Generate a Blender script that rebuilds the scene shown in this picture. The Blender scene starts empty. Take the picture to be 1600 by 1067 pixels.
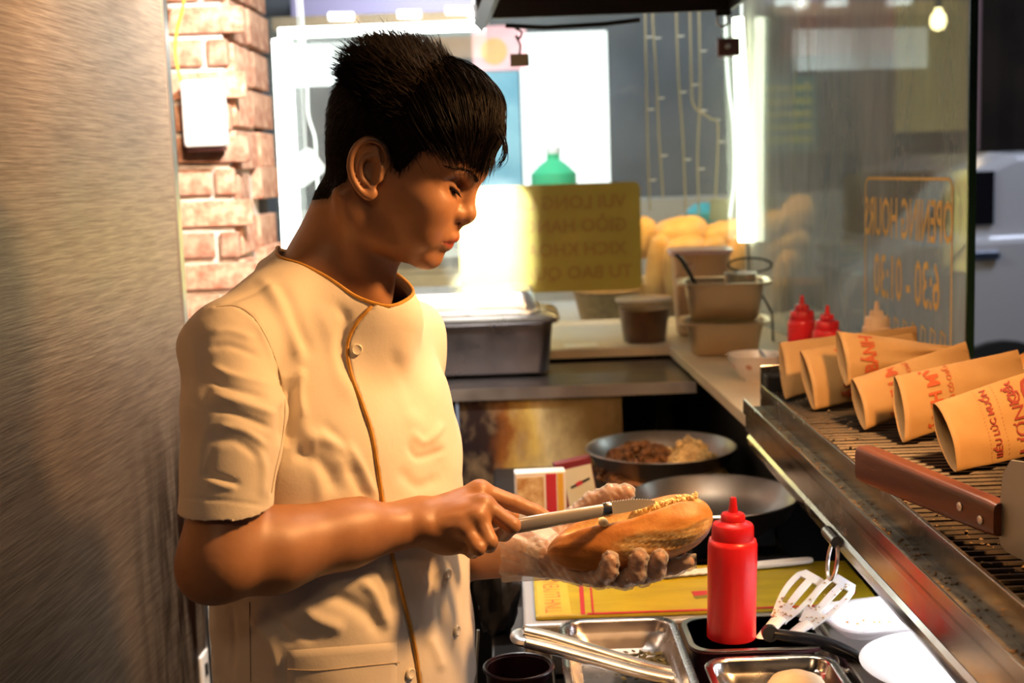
import bpy, math, random
import numpy as np
from mathutils import Vector, Matrix, Euler
from mathutils.bvhtree import BVHTree

sc = bpy.context.scene
COL = sc.collection
rng = random.Random(7)
PI = math.pi

# ------------------------------------------------------------ camera
FPX, CAMZ, PITCH, ROLL = 2000.0, 1.57, math.radians(7.63), -0.035
CAM = Vector((0, 0, CAMZ))
CAMROT = Matrix.Rotation(math.radians(90) - PITCH, 3, 'X') @ Matrix.Rotation(ROLL, 3, 'Z')
cd = bpy.data.cameras.new('camera')
cam = bpy.data.objects.new('camera', cd)
COL.objects.link(cam)
cam.matrix_world = Matrix.Translation(CAM) @ CAMROT.to_4x4()
cd.sensor_width = 36.0
cd.lens = FPX / 1600.0 * 36.0
cd.clip_start = 0.02
cd.dof.use_dof = True
cd.dof.focus_distance = 1.40
cd.dof.aperture_fstop = 5.6
sc.camera = cam

# ------------------------------------------------------------ world + light
w = bpy.data.worlds.new('night'); sc.world = w; w.use_nodes = True
bg = w.node_tree.nodes['Background']
bg.inputs['Color'].default_value = (0.35, 0.42, 0.55, 1)
bg.inputs['Strength'].default_value = 0.045
sc.view_settings.view_transform = 'Standard'
sc.view_settings.look = 'None'
sc.view_settings.exposure = 0.0
sc.view_settings.gamma = 1.0
sc.view_settings.use_curve_mapping = False


def area(name, loc, target, size, size_y, power, color, spread=180):
    l = bpy.data.lights.new(name, 'AREA')
    l.shape = 'RECTANGLE'; l.size = size; l.size_y = size_y
    l.energy = power; l.color = color; l.spread = math.radians(spread)
    o = bpy.data.objects.new(name, l); COL.objects.link(o)
    o.location = loc
    o.rotation_euler = (Vector(target) - Vector(loc)).to_track_quat('-Z', 'Y').to_euler()
    return o


def spot(name, loc, target, power, color, angle, blend=0.3, radius=0.03):
    l = bpy.data.lights.new(name, 'SPOT')
    l.energy = power; l.color = color; l.spot_size = math.radians(angle); l.spot_blend = blend
    l.shadow_soft_size = radius
    o = bpy.data.objects.new(name, l); COL.objects.link(o)
    o.location = loc
    o.rotation_euler = (Vector(target) - Vector(loc)).to_track_quat('-Z', 'Y').to_euler()
    return o


WARM = (1.0, 0.50, 0.18)
# warm heat lamp hung over the bags, right of the cook
area('heat_lamp_light', (0.68, 1.22, 1.97), (0.02, 1.46, 1.22), 0.11, 0.11, 23.0, WARM)
# lamp under the hood over the prep table
area('hood_lamp_light', (0.30, 1.75, 1.87), (0.30, 1.70, 0.9), 0.30, 0.08, 3.8, (1.0, 0.78, 0.56), 150)
# white lamp on the ceiling beyond the cook: bricks, pan lid and the left end of the notice
area('white_lamp_light', (-0.095, 2.16, 2.20), (-0.25, 3.0, 1.40), 0.05, 0.05, 42.0, (1.0, 0.97, 0.92))
spot('notice_boost_light', (-0.095, 2.16, 2.19), (-0.035, 3.69, 1.375), 1700.0, (0.80, 0.93, 1.0), 11.0, 0.15, 0.02)  # added spot with no lamp of its own, whitens the notice's left end
# white lamp under the toaster, over the plate
area('under_lamp_light', (0.56, 1.52, 1.052), (0.50, 1.50, 0.9), 0.24, 0.03, 1.1, (0.95, 0.95, 1.0))
# ceiling lamp behind the photographer
area('ceiling_lamp_light', (-0.25, -0.35, 2.42), (-0.50, 1.7, 1.35), 0.4, 0.4, 5.0, (1.0, 0.62, 0.34))
area('cabinet_fill_light', (-0.05, 1.0, 2.42), (-0.60, 1.85, 2.02), 0.25, 0.25, 9.0, (1.0, 0.66, 0.40), 55)  # added fill without a fixture, brightens the top of the steel cabinet
# street lamp outside
area('street_lamp_light', (3.2, 4.6, 3.6), (2.4, 6.0, 0.9), 0.8, 0.8, 60.0, (0.75, 0.82, 1.0))


# ------------------------------------------------------------ picture point -> place in the room
def ray(px, py):
    return (CAMROT @ Vector(((px - 800) / FPX, (533.5 - py) / FPX, -1)))


def at(px, py, Y):
    d = ray(px, py)
    return CAM + d * (Y / d.y)


def atz(px, py, z):
    d = ray(px, py)
    return CAM + d * ((z - CAMZ) / d.z)


def atx(px, py, x):
    d = ray(px, py)
    return CAM + d * (x / d.x)


CAMINV = np.array(CAMROT.transposed())


def project(P):
    q = (np.asarray(P, float) - np.array(CAM)) @ CAMINV.T
    return np.stack([800 + FPX * q[:, 0] / -q[:, 2], 533.5 - FPX * q[:, 1] / -q[:, 2]], 1)


# ------------------------------------------------------------ materials
def new_mat(name):
    m = bpy.data.materials.new(name); m.use_nodes = True
    return m, m.node_tree.nodes, m.node_tree.links, m.node_tree.nodes['Principled BSDF']


def coords(N, L, scale=(1, 1, 1), rot=(0, 0, 0), kind='Object'):
    tc = N.new('ShaderNodeTexCoord'); mp = N.new('ShaderNodeMapping')
    mp.inputs['Scale'].default_value = scale; mp.inputs['Rotation'].default_value = rot
    L.new(tc.outputs[kind], mp.inputs['Vector'])
    return mp.outputs['Vector']


def noise(N, L, vec, scale, detail=4, rough=0.55):
    n = N.new('ShaderNodeTexNoise'); n.inputs['Scale'].default_value = scale
    n.inputs['Detail'].default_value = detail; n.inputs['Roughness'].default_value = rough
    L.new(vec, n.inputs['Vector'])
    return n.outputs['Fac']


def ramp(N, L, fac, stops):
    r = N.new('ShaderNodeValToRGB'); e = r.color_ramp.elements
    while len(e) < len(stops): e.new(0.5)
    for i, (p, c) in enumerate(stops):
        e[i].position = p; e[i].color = (c[0], c[1], c[2], 1)
    L.new(fac, r.inputs['Fac'])
    return r.outputs['Color']


def mix(N, L, fac, a, b, mode='MIX'):
    m = N.new('ShaderNodeMix'); m.data_type = 'RGBA'; m.blend_type = mode
    for sock, v in ((m.inputs['Factor'], fac), (m.inputs['A'], a), (m.inputs['B'], b)):
        if hasattr(v, 'is_linked') or hasattr(v, 'links'): L.new(v, sock)
        elif isinstance(v, (int, float)): sock.default_value = v
        else: sock.default_value = (v[0], v[1], v[2], 1)
    return m.outputs['Result']


def bump(N, L, b, h, strength, dist=0.002):
    n = N.new('ShaderNodeBump'); n.inputs['Strength'].default_value = strength
    n.inputs['Distance'].default_value = dist
    L.new(h, n.inputs['Height']); L.new(n.outputs['Normal'], b.inputs['Normal'])


MATS = {}


def mat(name, col, rough=0.5, metal=0.0, col2=None, nscale=20, stretch=(1, 1, 1), bstr=0.0, bscale=None,
        lo=0.35, hi=0.65, emit=None, estr=0, trans=0, ior=1.45, alpha=1, rough2=None, sheen=0, sub=0, coat=0, spec=None):
    if name in MATS: return MATS[name]
    m, N, L, b = new_mat(name)
    b.inputs['Base Color'].default_value = (*col, 1)
    b.inputs['Roughness'].default_value = rough; b.inputs['Metallic'].default_value = metal
    b.inputs['IOR'].default_value = ior; b.inputs['Transmission Weight'].default_value = trans
    b.inputs['Alpha'].default_value = alpha
    if spec is not None: b.inputs['Specular IOR Level'].default_value = spec
    if coat: b.inputs['Coat Weight'].default_value = coat; b.inputs['Coat Roughness'].default_value = 0.1
    if sub:
        b.inputs['Subsurface Weight'].default_value = sub
        b.inputs['Subsurface Radius'].default_value = (0.012, 0.005, 0.002)
        b.inputs['Subsurface Scale'].default_value = 0.6
    if emit: b.inputs['Emission Color'].default_value = (*emit, 1); b.inputs['Emission Strength'].default_value = estr
    v = coords(N, L, stretch)
    f = noise(N, L, v, nscale)
    if col2 is not None:
        c = ramp(N, L, f, [(lo, col), (hi, col2)]); L.new(c, b.inputs['Base Color'])
    if rough2 is not None:
        r = ramp(N, L, f, [(lo, (rough,) * 3), (hi, (rough2,) * 3)]); L.new(r, b.inputs['Roughness'])
    if bstr:
        f2 = noise(N, L, v, bscale or nscale, 6)
        bump(N, L, b, f2, bstr)
    MATS[name] = m
    return m


def emis(name, col, s):
    return mat(name, (0.8, 0.8, 0.8), 0.5, emit=col, estr=s)


# ------------------------------------------------------------ mesh helpers
class MB:
    def __init__(s): s.v = []; s.f = []; s.mi = []; s.cur = 0

    def add(s, vs, fs):
        o = len(s.v); s.v += [tuple(v) for v in vs]
        for f in fs: s.f.append(tuple(i + o for i in f)); s.mi.append(s.cur)
        return s

    def box(s, c, size, rot=None, taper=None):
        hx, hy, hz = size[0] / 2, size[1] / 2, size[2] / 2
        vs = []
        for z in (-1, 1):
            t = 1 if (taper is None or z < 0) else taper
            for x, y in ((-1, -1), (1, -1), (1, 1), (-1, 1)):
                vs.append(Vector((x * hx * t, y * hy * t, z * hz)))
        if rot is not None: vs = [rot @ v for v in vs]
        c = Vector(c)
        return s.add([v + c for v in vs], [(3, 2, 1, 0), (4, 5, 6, 7), (0, 1, 5, 4), (1, 2, 6, 5), (2, 3, 7, 6), (3, 0, 4, 7)])

    def hexa(s, b4, t4):
        return s.add(list(b4) + list(t4), [(3, 2, 1, 0), (4, 5, 6, 7), (0, 1, 5, 4), (1, 2, 6, 5), (2, 3, 7, 6), (3, 0, 4, 7)])

    def loft(s, rings, cap0=True, cap1=True, closed=True):
        n = len(rings[0]); o = len(s.v)
        for r in rings: s.v += [tuple(p) for p in r]
        m = n if closed else n - 1
        for i in range(len(rings) - 1):
            for j in range(m):
                k = (j + 1) % n
                s.f.append((o + i * n + j, o + i * n + k, o + (i + 1) * n + k, o + (i + 1) * n + j)); s.mi.append(s.cur)
        if cap0: s.f.append(tuple(o + j for j in reversed(range(n)))); s.mi.append(s.cur)
        if cap1: s.f.append(tuple(o + (len(rings) - 1) * n + j for j in range(n))); s.mi.append(s.cur)
        return s

    def tube(s, pts, r, n=10, cap=True, flat=None):
        pts = [Vector(p) for p in pts]
        rs = r if isinstance(r, (list, tuple)) else [r] * len(pts)
        rings = []; up = None
        for i, p in enumerate(pts):
            t = (pts[min(i + 1, len(pts) - 1)] - pts[max(i - 1, 0)]).normalized()
            if up is None:
                up = Vector((0, 0, 1)) if abs(t.z) < 0.9 else Vector((1, 0, 0))
            a = t.cross(up).normalized(); b = a.cross(t).normalized(); up = b
            fa = 1 if flat is None else flat
            rings.append([p + (a * math.cos(2 * PI * k / n) + b * math.sin(2 * PI * k / n) * fa) * rs[i] for k in range(n)])
        return s.loft(rings, cap, cap)

    def lathe(s, prof, c=(0, 0, 0), n=32, axis=None, cap=True):
        c = Vector(c); rings = []
        M = Matrix.Identity(3) if axis is None else Vector((0, 0, 1)).rotation_difference(Vector(axis)).to_matrix()
        for r, z in prof:
            r = max(r, 1e-5)
            rings.append([c + M @ Vector((r * math.cos(2 * PI * k / n), r * math.sin(2 * PI * k / n), z)) for k in range(n)])
        return s.loft(rings, cap, cap)

    def rrect(s, c, prof, n=6, rot=None):
        """rounded-rectangle rings: prof = [(half_x, half_y, corner_r, z)], centre c"""
        c = Vector(c); rings = []
        for hx, hy, cr, z in prof:
            ring = []
            for q, (sx, sy) in enumerate(((1, 1), (-1, 1), (-1, -1), (1, -1))):
                for k in range(n + 1):
                    a = q * PI / 2 + k / n * PI / 2
                    p = Vector((sx * (hx - cr) + cr * math.cos(a), sy * (hy - cr) + cr * math.sin(a), z))
                    ring.append(c + (rot @ p if rot is not None else p))
            rings.append(ring)
        return s.loft(rings, True, True)

    def build(s, name, m, parent=None, smooth=True, bevel=0, loc=None, seg=2, angle=40):
        if loc is None: loc = parent.matrix_world.translation if (parent and parent.parent is None) else None
        me = bpy.data.meshes.new(name)
        vs = s.v
        if parent is not None:
            M = WM[parent.name].inverted()
            vs = [tuple(M @ Vector(v)) for v in vs]
        elif loc is not None:
            vs = [tuple(Vector(v) - Vector(loc)) for v in vs]
        me.from_pydata(vs, [], s.f)
        ms = m if isinstance(m, (list, tuple)) else [m]
        for x in ms: me.materials.append(x)
        me.polygons.foreach_set('material_index', s.mi)
        me.polygons.foreach_set('use_smooth', [bool(smooth)] * len(s.f))
        me.update()
        o = bpy.data.objects.new(name, me); COL.objects.link(o)
        if parent is not None:
            o.parent = parent; WM[o.name] = WM[parent.name].copy()
        else:
            WM[o.name] = Matrix.Translation(loc) if loc is not None else Matrix.Identity(4)
            if loc is not None: o.location = loc
        if smooth: me.set_sharp_from_angle(angle=math.radians(angle))
        if bevel:
            b = o.modifiers.new('bevel', 'BEVEL'); b.width = bevel; b.segments = seg; b.limit_method = 'ANGLE'; b.angle_limit = math.radians(35)
        return o


WM = {}


def tag(o, label, cat, group=None):
    o['label'] = label; o['category'] = cat
    if group: o['group'] = group
    return o


def thing(name, label, cat, loc=(0, 0, 0), group=None, rot=None):
    o = bpy.data.objects.new(name, None); COL.objects.link(o)
    o.empty_display_size = 0.05
    o.location = loc
    M = Matrix.Translation(loc)
    if rot is not None:
        o.rotation_euler = rot; M = M @ Euler(rot).to_matrix().to_4x4()
    WM[o.name] = M
    return tag(o, label, cat, group)


def struct(o):
    o['kind'] = 'structure'; return o


def stuff(o):
    o['kind'] = 'stuff'; return o


def dup(root, loc, label=None, rot=None, scale=None):
    def cp(o, par):
        c = o.copy(); COL.objects.link(c)
        if par is not None: c.parent = par
        for ch in [x for x in bpy.data.objects if x.parent == o]: cp(ch, c)
        return c
    r = cp(root, None); r.location = loc
    if rot is not None: r.rotation_euler = rot
    if scale is not None: r.scale = scale
    if label: r['label'] = label
    WM[r.name] = Matrix.Translation(loc)
    return r


def text_mesh(s, size, extrude=0.0, spacing=1.0, bold=0.0):
    """flat text as (verts, faces) in the xy plane, centred"""
    c = bpy.data.curves.new('t', 'FONT'); c.body = s; c.size = size; c.extrude = extrude
    c.align_x = 'CENTER'; c.align_y = 'CENTER'; c.space_character = spacing; c.offset = bold
    c.resolution_u = 2
    o = bpy.data.objects.new('t', c); COL.objects.link(o)
    bpy.context.view_layer.update()
    me = bpy.data.meshes.new_from_object(o.evaluated_get(bpy.context.evaluated_depsgraph_get()))
    vs = [tuple(v.co) for v in me.vertices]; fs = [tuple(p.vertices) for p in me.polygons]
    bpy.data.objects.remove(o); bpy.data.curves.remove(c); bpy.data.meshes.remove(me)
    return vs, fs


def text_on(mb, s, size, origin, xdir, ydir, spacing=1.0, sx=1.0, bold=0.0, lift=0.0):
    vs, fs = text_mesh(s, size, spacing=spacing, bold=bold)
    xd = Vector(xdir).normalized(); yd = Vector(ydir).normalized(); n = xd.cross(yd)
    mb.add([Vector(origin) + xd * (v[0] * sx) + yd * v[1] + n * lift for v in vs], fs)


def catmull(P, n=8):
    P = [np.array(p, float) for p in P]
    Q = [2 * P[0] - P[1]] + P + [2 * P[-1] - P[-2]]; out = []
    for i in range(1, len(Q) - 2):
        a, b, c, d = Q[i - 1:i + 3]
        for k in range(n):
            t = k / n
            out.append(0.5 * (2 * b + (c - a) * t + (2 * a - 5 * b + 4 * c - d) * t * t + (3 * b - a - 3 * c + d) * t ** 3))
    out.append(P[-1])
    return out

# ============================================================ SETTING
def glass_mat(name, dirt, tint, scale, streak):
    m = bpy.data.materials.new(name); m.use_nodes = True
    N = m.node_tree.nodes; L = m.node_tree.links; N.clear()
    out = N.new('ShaderNodeOutputMaterial')
    lw = N.new('ShaderNodeLayerWeight'); lw.inputs['Blend'].default_value = 0.5
    pw = N.new('ShaderNodeMath'); pw.operation = 'POWER'; pw.inputs[1].default_value = 4.0
    L.new(lw.outputs['Facing'], pw.inputs[0])
    mp = N.new('ShaderNodeMapRange'); mp.inputs[3].default_value = 0.03; mp.inputs[4].default_value = 0.75
    L.new(pw.outputs[0], mp.inputs[0])
    tr = N.new('ShaderNodeBsdfTransparent'); tr.inputs['Color'].default_value = (*tint, 1)
    gl = N.new('ShaderNodeBsdfGlossy'); gl.inputs['Roughness'].default_value = 0.02
    m1 = N.new('ShaderNodeMixShader')
    L.new(mp.outputs[0], m1.inputs[0]); L.new(tr.outputs[0], m1.inputs[1]); L.new(gl.outputs[0], m1.inputs[2])
    df = N.new('ShaderNodeBsdfDiffuse'); df.inputs['Color'].default_value = (0.72, 0.70, 0.62, 1)
    tl = N.new('ShaderNodeBsdfTranslucent'); tl.inputs['Color'].default_value = (0.62, 0.66, 0.62, 1)
    md = N.new('ShaderNodeMixShader'); md.inputs[0].default_value = 0.5
    L.new(df.outputs[0], md.inputs[1]); L.new(tl.outputs[0], md.inputs[2])
    v = coords(N, L, streak)
    f = noise(N, L, v, scale, 5, 0.65)
    r = N.new('ShaderNodeMapRange'); r.inputs[1].default_value = 0.35; r.inputs[2].default_value = 0.75
    r.inputs[3].default_value = dirt * 0.5; r.inputs[4].default_value = dirt * 1.7
    L.new(f, r.inputs[0])
    m2 = N.new('ShaderNodeMixShader')
    L.new(r.outputs[0], m2.inputs[0]); L.new(m1.outputs[0], m2.inputs[1]); L.new(md.outputs[0], m2.inputs[2])
    L.new(m2.outputs[0], out.inputs['Surface'])
    return m


M_brick = mat('brick_face', (0.32, 0.10, 0.05), 0.9, 0, (0.55, 0.27, 0.16), 38, bstr=0.6, bscale=90)
M_brick2 = mat('brick_face_dark', (0.26, 0.12, 0.07), 0.85, 0, (0.44, 0.22, 0.13), 30, bstr=0.4, bscale=60)
M_mortar = mat('mortar', (0.55, 0.50, 0.44), 0.95, 0, (0.70, 0.66, 0.6), 60, bstr=0.7, bscale=80)
M_dkmortar = mat('dark_joint', (0.03, 0.025, 0.02), 0.95)
M_black = mat('black_matte', (0.006, 0.0055, 0.0055), 0.55)
M_steel = mat('steel', (0.62, 0.60, 0.57), 0.28, 1.0, rough2=0.4, nscale=14, bstr=0.05, bscale=60)
M_tray_st = mat('tray_steel', (0.56, 0.54, 0.52), 0.17, 1.0, rough2=0.30, nscale=22)
M_knife = mat('knife_steel', (0.80, 0.76, 0.70), 0.28, 0.65)
M_steel_sm = mat('steel_polished', (0.72, 0.70, 0.67), 0.26, 0.92, rough2=0.36, nscale=25)
M_cream = mat('cream_worktop', (0.66, 0.54, 0.36), 0.42, 0, (0.72, 0.60, 0.42), 9)


def brushed():
    m, N, L, b = new_mat('brushed_steel')
    v = coords(N, L, (1, 5.5, 150)); f = noise(N, L, v, 2.2, 4, 0.6)
    v2 = coords(N, L, (1.2, 1.2, 0.8)); f2 = noise(N, L, v2, 2.2, 3)
    c = ramp(N, L, f, [(0.30, (0.28, 0.21, 0.155)), (0.70, (0.54, 0.43, 0.33))])
    # brown grime running down towards the foot
    v3 = coords(N, L, (1, 14, 2.2)); f3 = noise(N, L, v3, 2.0, 5, 0.6)
    sx = N.new('ShaderNodeSeparateXYZ'); L.new(coords(N, L), sx.inputs[0])
    mz = N.new('ShaderNodeMapRange'); mz.inputs[1].default_value = 1.22; mz.inputs[2].default_value = 0.98; L.new(sx.outputs['Z'], mz.inputs[0])
    my = N.new('ShaderNodeMapRange'); my.inputs[1].default_value = 0.50; my.inputs[2].default_value = 0.75; L.new(sx.outputs['Y'], my.inputs[0])
    m1 = N.new('ShaderNodeMath'); m1.operation = 'MULTIPLY'; L.new(mz.outputs[0], m1.inputs[0]); L.new(my.outputs[0], m1.inputs[1])
    m2 = N.new('ShaderNodeMath'); m2.operation = 'MULTIPLY'; L.new(m1.outputs[0], m2.inputs[0]); L.new(ramp(N, L, f3, [(0.42, (0, 0, 0)), (0.58, (1, 1, 1))]), m2.inputs[1])
    c = mix(N, L, m2.outputs[0], c, (0.05, 0.022, 0.012))
    L.new(c, b.inputs['Base Color'])
    b.inputs['Metallic'].default_value = 0.85
    r = ramp(N, L, f2, [(0.35, (0.34,) * 3), (0.65, (0.5,) * 3)]); L.new(r, b.inputs['Roughness'])
    b.inputs['Anisotropic'].default_value = 0.5
    bump(N, L, b, f, 0.35, 0.002)
    return m


M_brushed = brushed()

# floor
struct(MB().box((0.3, 2.2, -0.05), (4.4, 5.2, 0.1)).build('floor', mat('floor_tile', (0.09, 0.075, 0.06), 0.5, 0, (0.14, 0.11, 0.09), 6), smooth=False))

# steel cabinet on the left: side face runs away from the camera
pe = Vector((-0.587, 2.30)); dirv = Vector((0.05, 1.0)).normalized(); nrm = Vector((-dirv.y, dirv.x))
t = thing('steel_cabinet', 'tall brushed steel cabinet filling the left edge behind the cook', 'cabinet', (pe.x - 0.3, 1.4, 0))


def prism(mb, xy, z0, z1):
    b = [(p[0], p[1], z0) for p in xy]; tt = [(p[0], p[1], z1) for p in xy]
    n = len(xy); mb.add(b + tt, [tuple(reversed(range(n))), tuple(range(n, 2 * n))] + [(i, (i + 1) % n, n + (i + 1) % n, n + i) for i in range(n)])
    return mb


a0 = pe - dirv * 1.55
c4 = [a0, pe, pe + nrm * 0.62, a0 + nrm * 0.62]
prism(MB(), [tuple(p) for p in c4], 0.06, 2.25).build('cabinet_body', M_brushed, t, smooth=False, bevel=0.006)
e0 = pe - dirv * 0.018 - nrm * 0.003
prism(MB(), [tuple(e0), tuple(e0 + dirv * 0.022), tuple(e0 + dirv * 0.022 + nrm * 0.01), tuple(e0 + nrm * 0.01)], 0.06, 2.25).build('edge_strip', M_steel, t, smooth=False)
prism(MB(), [tuple(p + (-nrm * -0.03)) for p in c4], 0.0, 0.06).build('plinth', M_black, t, smooth=False)
# worn splashes near its foot end
# brick wall: mortar bed with bricks laid in
wl = MB()
wl.box((-1.15, 3.06, 1.2), (1.06, 0.30, 2.4))
wall_left = struct(wl.build('wall_left', M_mortar, smooth=False))
wr = MB().box((-0.82, 3.185, 1.2), (0.39, 0.37, 2.4))
trim_ret = struct(wr.build('wall_corner', M_dkmortar, smooth=False))
bricks_m = [mat('brick_%d' % i, tuple(np.array((0.38, 0.15, 0.09)) * (0.75 + 0.17 * i)), 0.9, 0, tuple(np.array((0.66, 0.42, 0.29)) * (0.85 + 0.1 * i)), 30 + 5 * i, bstr=0.5, bscale=90) for i in range(4)]
ch = 0.071
BR = {}


def brick(parent, c, size, m, jit=0.003):
    key = (tuple(round(x, 3) for x in size), m.name)
    c = Vector(c) + Vector((rng.uniform(-jit, jit), rng.uniform(-jit, jit), 0))
    if key not in BR:
        o = MB().box((0, 0, 0), size).build('brick', m, smooth=False, bevel=0.004)
        BR[key] = o
    else:
        o = BR[key].copy(); COL.objects.link(o)
    o.parent = parent; o.location = c
    o.rotation_euler = (0, 0, rng.uniform(-0.02, 0.02))


for i in range(31):
    z = 0.04 + i * ch + ch / 2
    if z < 0.9: continue
    off = 0.10 if i % 2 else 0.0
    for x0 in (-0.665 - off * 0.9, -0.86 - off * 0.9):
        brick(wall_left, (x0, 2.912, z), (0.185, 0.03, ch - 0.013), bricks_m[rng.randrange(4)])
    if off: brick(wall_left, (-0.633, 2.912, z), (0.042, 0.03, ch - 0.013), bricks_m[rng.randrange(4)])
ch2 = 0.097
for i in range(23):
    z = 0.036 + i * ch2 + ch2 / 2
    if z < 0.9: continue
    low = z < 1.58
    a, b2 = ((2.925, 3.13) if i % 2 else (2.925, 3.17)) if not low else ((2.925, 3.04) if i % 2 else (2.925, 3.10))
    m = bricks_m[rng.randrange(4)]
    brick(trim_ret, (-0.622, (a + b2) / 2, z), (0.034, b2 - a - 0.006, ch2 - 0.010), m, 0.005)
    if not low: brick(trim_ret, (-0.619, 3.275 if i % 2 == 0 else 3.255, z + 0.004), (0.034, 0.195 if i % 2 == 0 else 0.235, ch2 - 0.012), bricks_m[rng.randrange(4)], 0.004)
    else: brick(trim_ret, (-0.615, 3.255, z + (0.02 if i % 2 else 0)), (0.034, 0.225, ch2 - 0.02), bricks_m[rng.randrange(4)], 0.008)

# back and side glass
GY = 3.70
bx0, bx1 = -0.66, 0.68
M_glass_b = glass_mat('window_glass_back', 0.055, (0.93, 0.97, 0.96), 3.5, (1, 1, 0.35))
M_glass_s = glass_mat('window_glass_side', 0.42, (0.86, 0.93, 0.86), 3.0, (1, 1, 0.25))
wb = struct(MB().box(((bx0 + bx1) / 2, GY, 1.57), (bx1 - bx0, 0.006, 0.90)).build('window_1', M_glass_b, smooth=False))
gdir = Vector((0.79 - 0.68, 2.2 - 3.7, 0)); glen = gdir.length; gdir.normalize()


def gpt(Y, z):   # point on the inner face of the side glass
    return Vector((0.68 + (3.7 - Y) * 0.0733, Y, z))


gn = Vector((gdir.y, -gdir.x, 0))   # towards the kitchen (negative x)
if gn.x > 0: gn = -gn
ws = MB(); p0, p1 = gpt(3.69, 0), gpt(2.2, 0)
prism(ws, [tuple(p0.xy), tuple(p1.xy), tuple((p1 - gn * 0.006).xy), tuple((p0 - gn * 0.006).xy)], 1.12, 2.06)
window_2 = struct(ws.build('window_2', M_glass_s, smooth=False))
es = MB(); q = p1 - gdir * 0.002
prism(es, [tuple((q + gn * 0.003).xy), tuple((q + gdir * 0.006 + gn * 0.003).xy), tuple((q + gdir * 0.006 - gn * 0.011).xy), tuple((q - gn * 0.011).xy)], 1.12, 2.06)
es.build('edge_strip', mat('glass_edge', (0.012, 0.03, 0.012), 0.25), window_2, smooth=False)

# lettering on the side glass (reads from the street)
M_letter = mat('gold_letter', (0.80, 0.47, 0.10), 0.6, 0, (0.72, 0.40, 0.08), 30)
lt = MB()


def gl(Y, z): return gpt(Y, z) + gn * 0.0012


def gstrip(mb, pts, wd):
    for (Ya, za), (Yb, zb) in zip(pts[:-1], pts[1:]):
        d = Vector((Yb - Ya, zb - za)); L_ = d.length
        if L_ < 1e-6: continue
        d /= L_; nn = Vector((-d.y, d.x)) * wd / 2; e = d * wd * 0.3
        mb.add([gl(Ya + nn.x - e.x, za + nn.y - e.y), gl(Ya - nn.x - e.x, za - nn.y - e.y), gl(Yb - nn.x + e.x, zb - nn.y + e.y), gl(Yb + nn.x + e.x, zb + nn.y + e.y)], [(0, 1, 2, 3)])


Ya, Yb, za, zb, rr = 2.265, 2.70, 1.15, 1.527, 0.02
pts = [(Ya, za), (Ya, zb - rr)] + [(Ya + rr - rr * math.cos(a), zb - rr + rr * math.sin(a)) for a in np.linspace(0, PI / 2, 6)] + \
      [(Yb - rr, zb)] + [(Yb - rr + rr * math.sin(a), zb - rr + rr * math.cos(a)) for a in np.linspace(0, PI / 2, 6)] + [(Yb, za)]
gstrip(lt, pts, 0.006)
back = -gdir
text_on(lt, 'OPENING HOURS', 0.112, gl(2.482, 1.445), back, (0, 0, 1), sx=0.50, bold=0.0012)
text_on(lt, '6:30 - 01:30', 0.125, gl(2.482, 1.325), back, (0, 0, 1), sx=0.56, bold=0.0012)
for k in range(9):
    y_ = 2.29 + k * 0.045
    gstrip(lt, [(y_, 1.215), (y_, 1.245), (y_ + 0.018, 1.252), (y_ + 0.022, 1.215)], 0.004)
lt.build('lettering', M_letter, window_2, smooth=False)

# yellow notice on the back glass, read from outside
t = tag(MB().rrect((0.12, GY - 0.008, 1.37), [(0.262, 0.155, 0.02, -0.0012), (0.262, 0.155, 0.02, 0.0012)],
        rot=Matrix.Rotation(math.radians(90), 3, 'X')).build('notice', mat('yellow_card', (0.36, 0.265, 0.045), 0.5, 0, (0.40, 0.30, 0.055), 6), smooth=False),
        'yellow notice sheet with faint red reversed lettering stuck on the back glass', 'notice')
for s, z_, x_ in (('VUI LONG L\u1ea4Y', 1.470, 0.165), ('GI\u1eceO HANG T', 1.403, 0.17), ('XICH KHOA', 1.335, 0.195), ('TU BAO QU\u1ea2N', 1.268, 0.175)):
    lt = MB(); text_on(lt, s, 0.052, (x_, GY - 0.0105, z_), (-1, 0, 0), (0, 0, 1), sx=1.0, bold=0.001)
    lt.build('lettering', mat('faint_red', (0.33, 0.19, 0.045), 0.6), t, smooth=False)

# cream L-shaped worktop with its bases
t = thing('worktop', 'cream L-shaped worktop running under the glass to the toaster', 'counter', (0.2, 3.4, 0))
prism(MB(), [(-0.575, 3.17), (0.392, 3.17), (0.415, 2.2), (0.86, 2.2), (0.78, 3.78), (-0.575, 3.78)], 1.097, 1.12).build('counter_top', M_cream, t, smooth=False, bevel=0.002)
prism(MB(), [(-0.57, 3.22), (0.45, 3.22), (0.47, 2.25), (0.84, 2.25), (0.76, 3.76), (-0.57, 3.76)], 0.0, 1.097).build('counter_base', mat('dark_base', (0.007, 0.006, 0.005), 0.6), t, smooth=False)
MB().box((0.375, 3.205, 0.86), (0.035, 0.03, 0.47)).build('upright', mat('dull_upright', (0.018, 0.015, 0.012), 0.5), t, smooth=False)

# shelf with stained splash panel
t = thing('shelf_unit', 'steel shelf with grease stained splash panel below the pans', 'shelf', (-0.1, 2.95, 0))
MB().box((-0.12, 2.975, 1.079), (1.05, 0.35, 0.022)).build('shelf', mat('shelf_steel', (0.10, 0.085, 0.085), 0.33, 0.8, (0.16, 0.14, 0.13), 10), t, smooth=False, bevel=0.002)
MB().box((-0.12, 2.797, 1.079), (1.05, 0.004, 0.026)).build('front_lip', M_steel, t, smooth=False)


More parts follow.
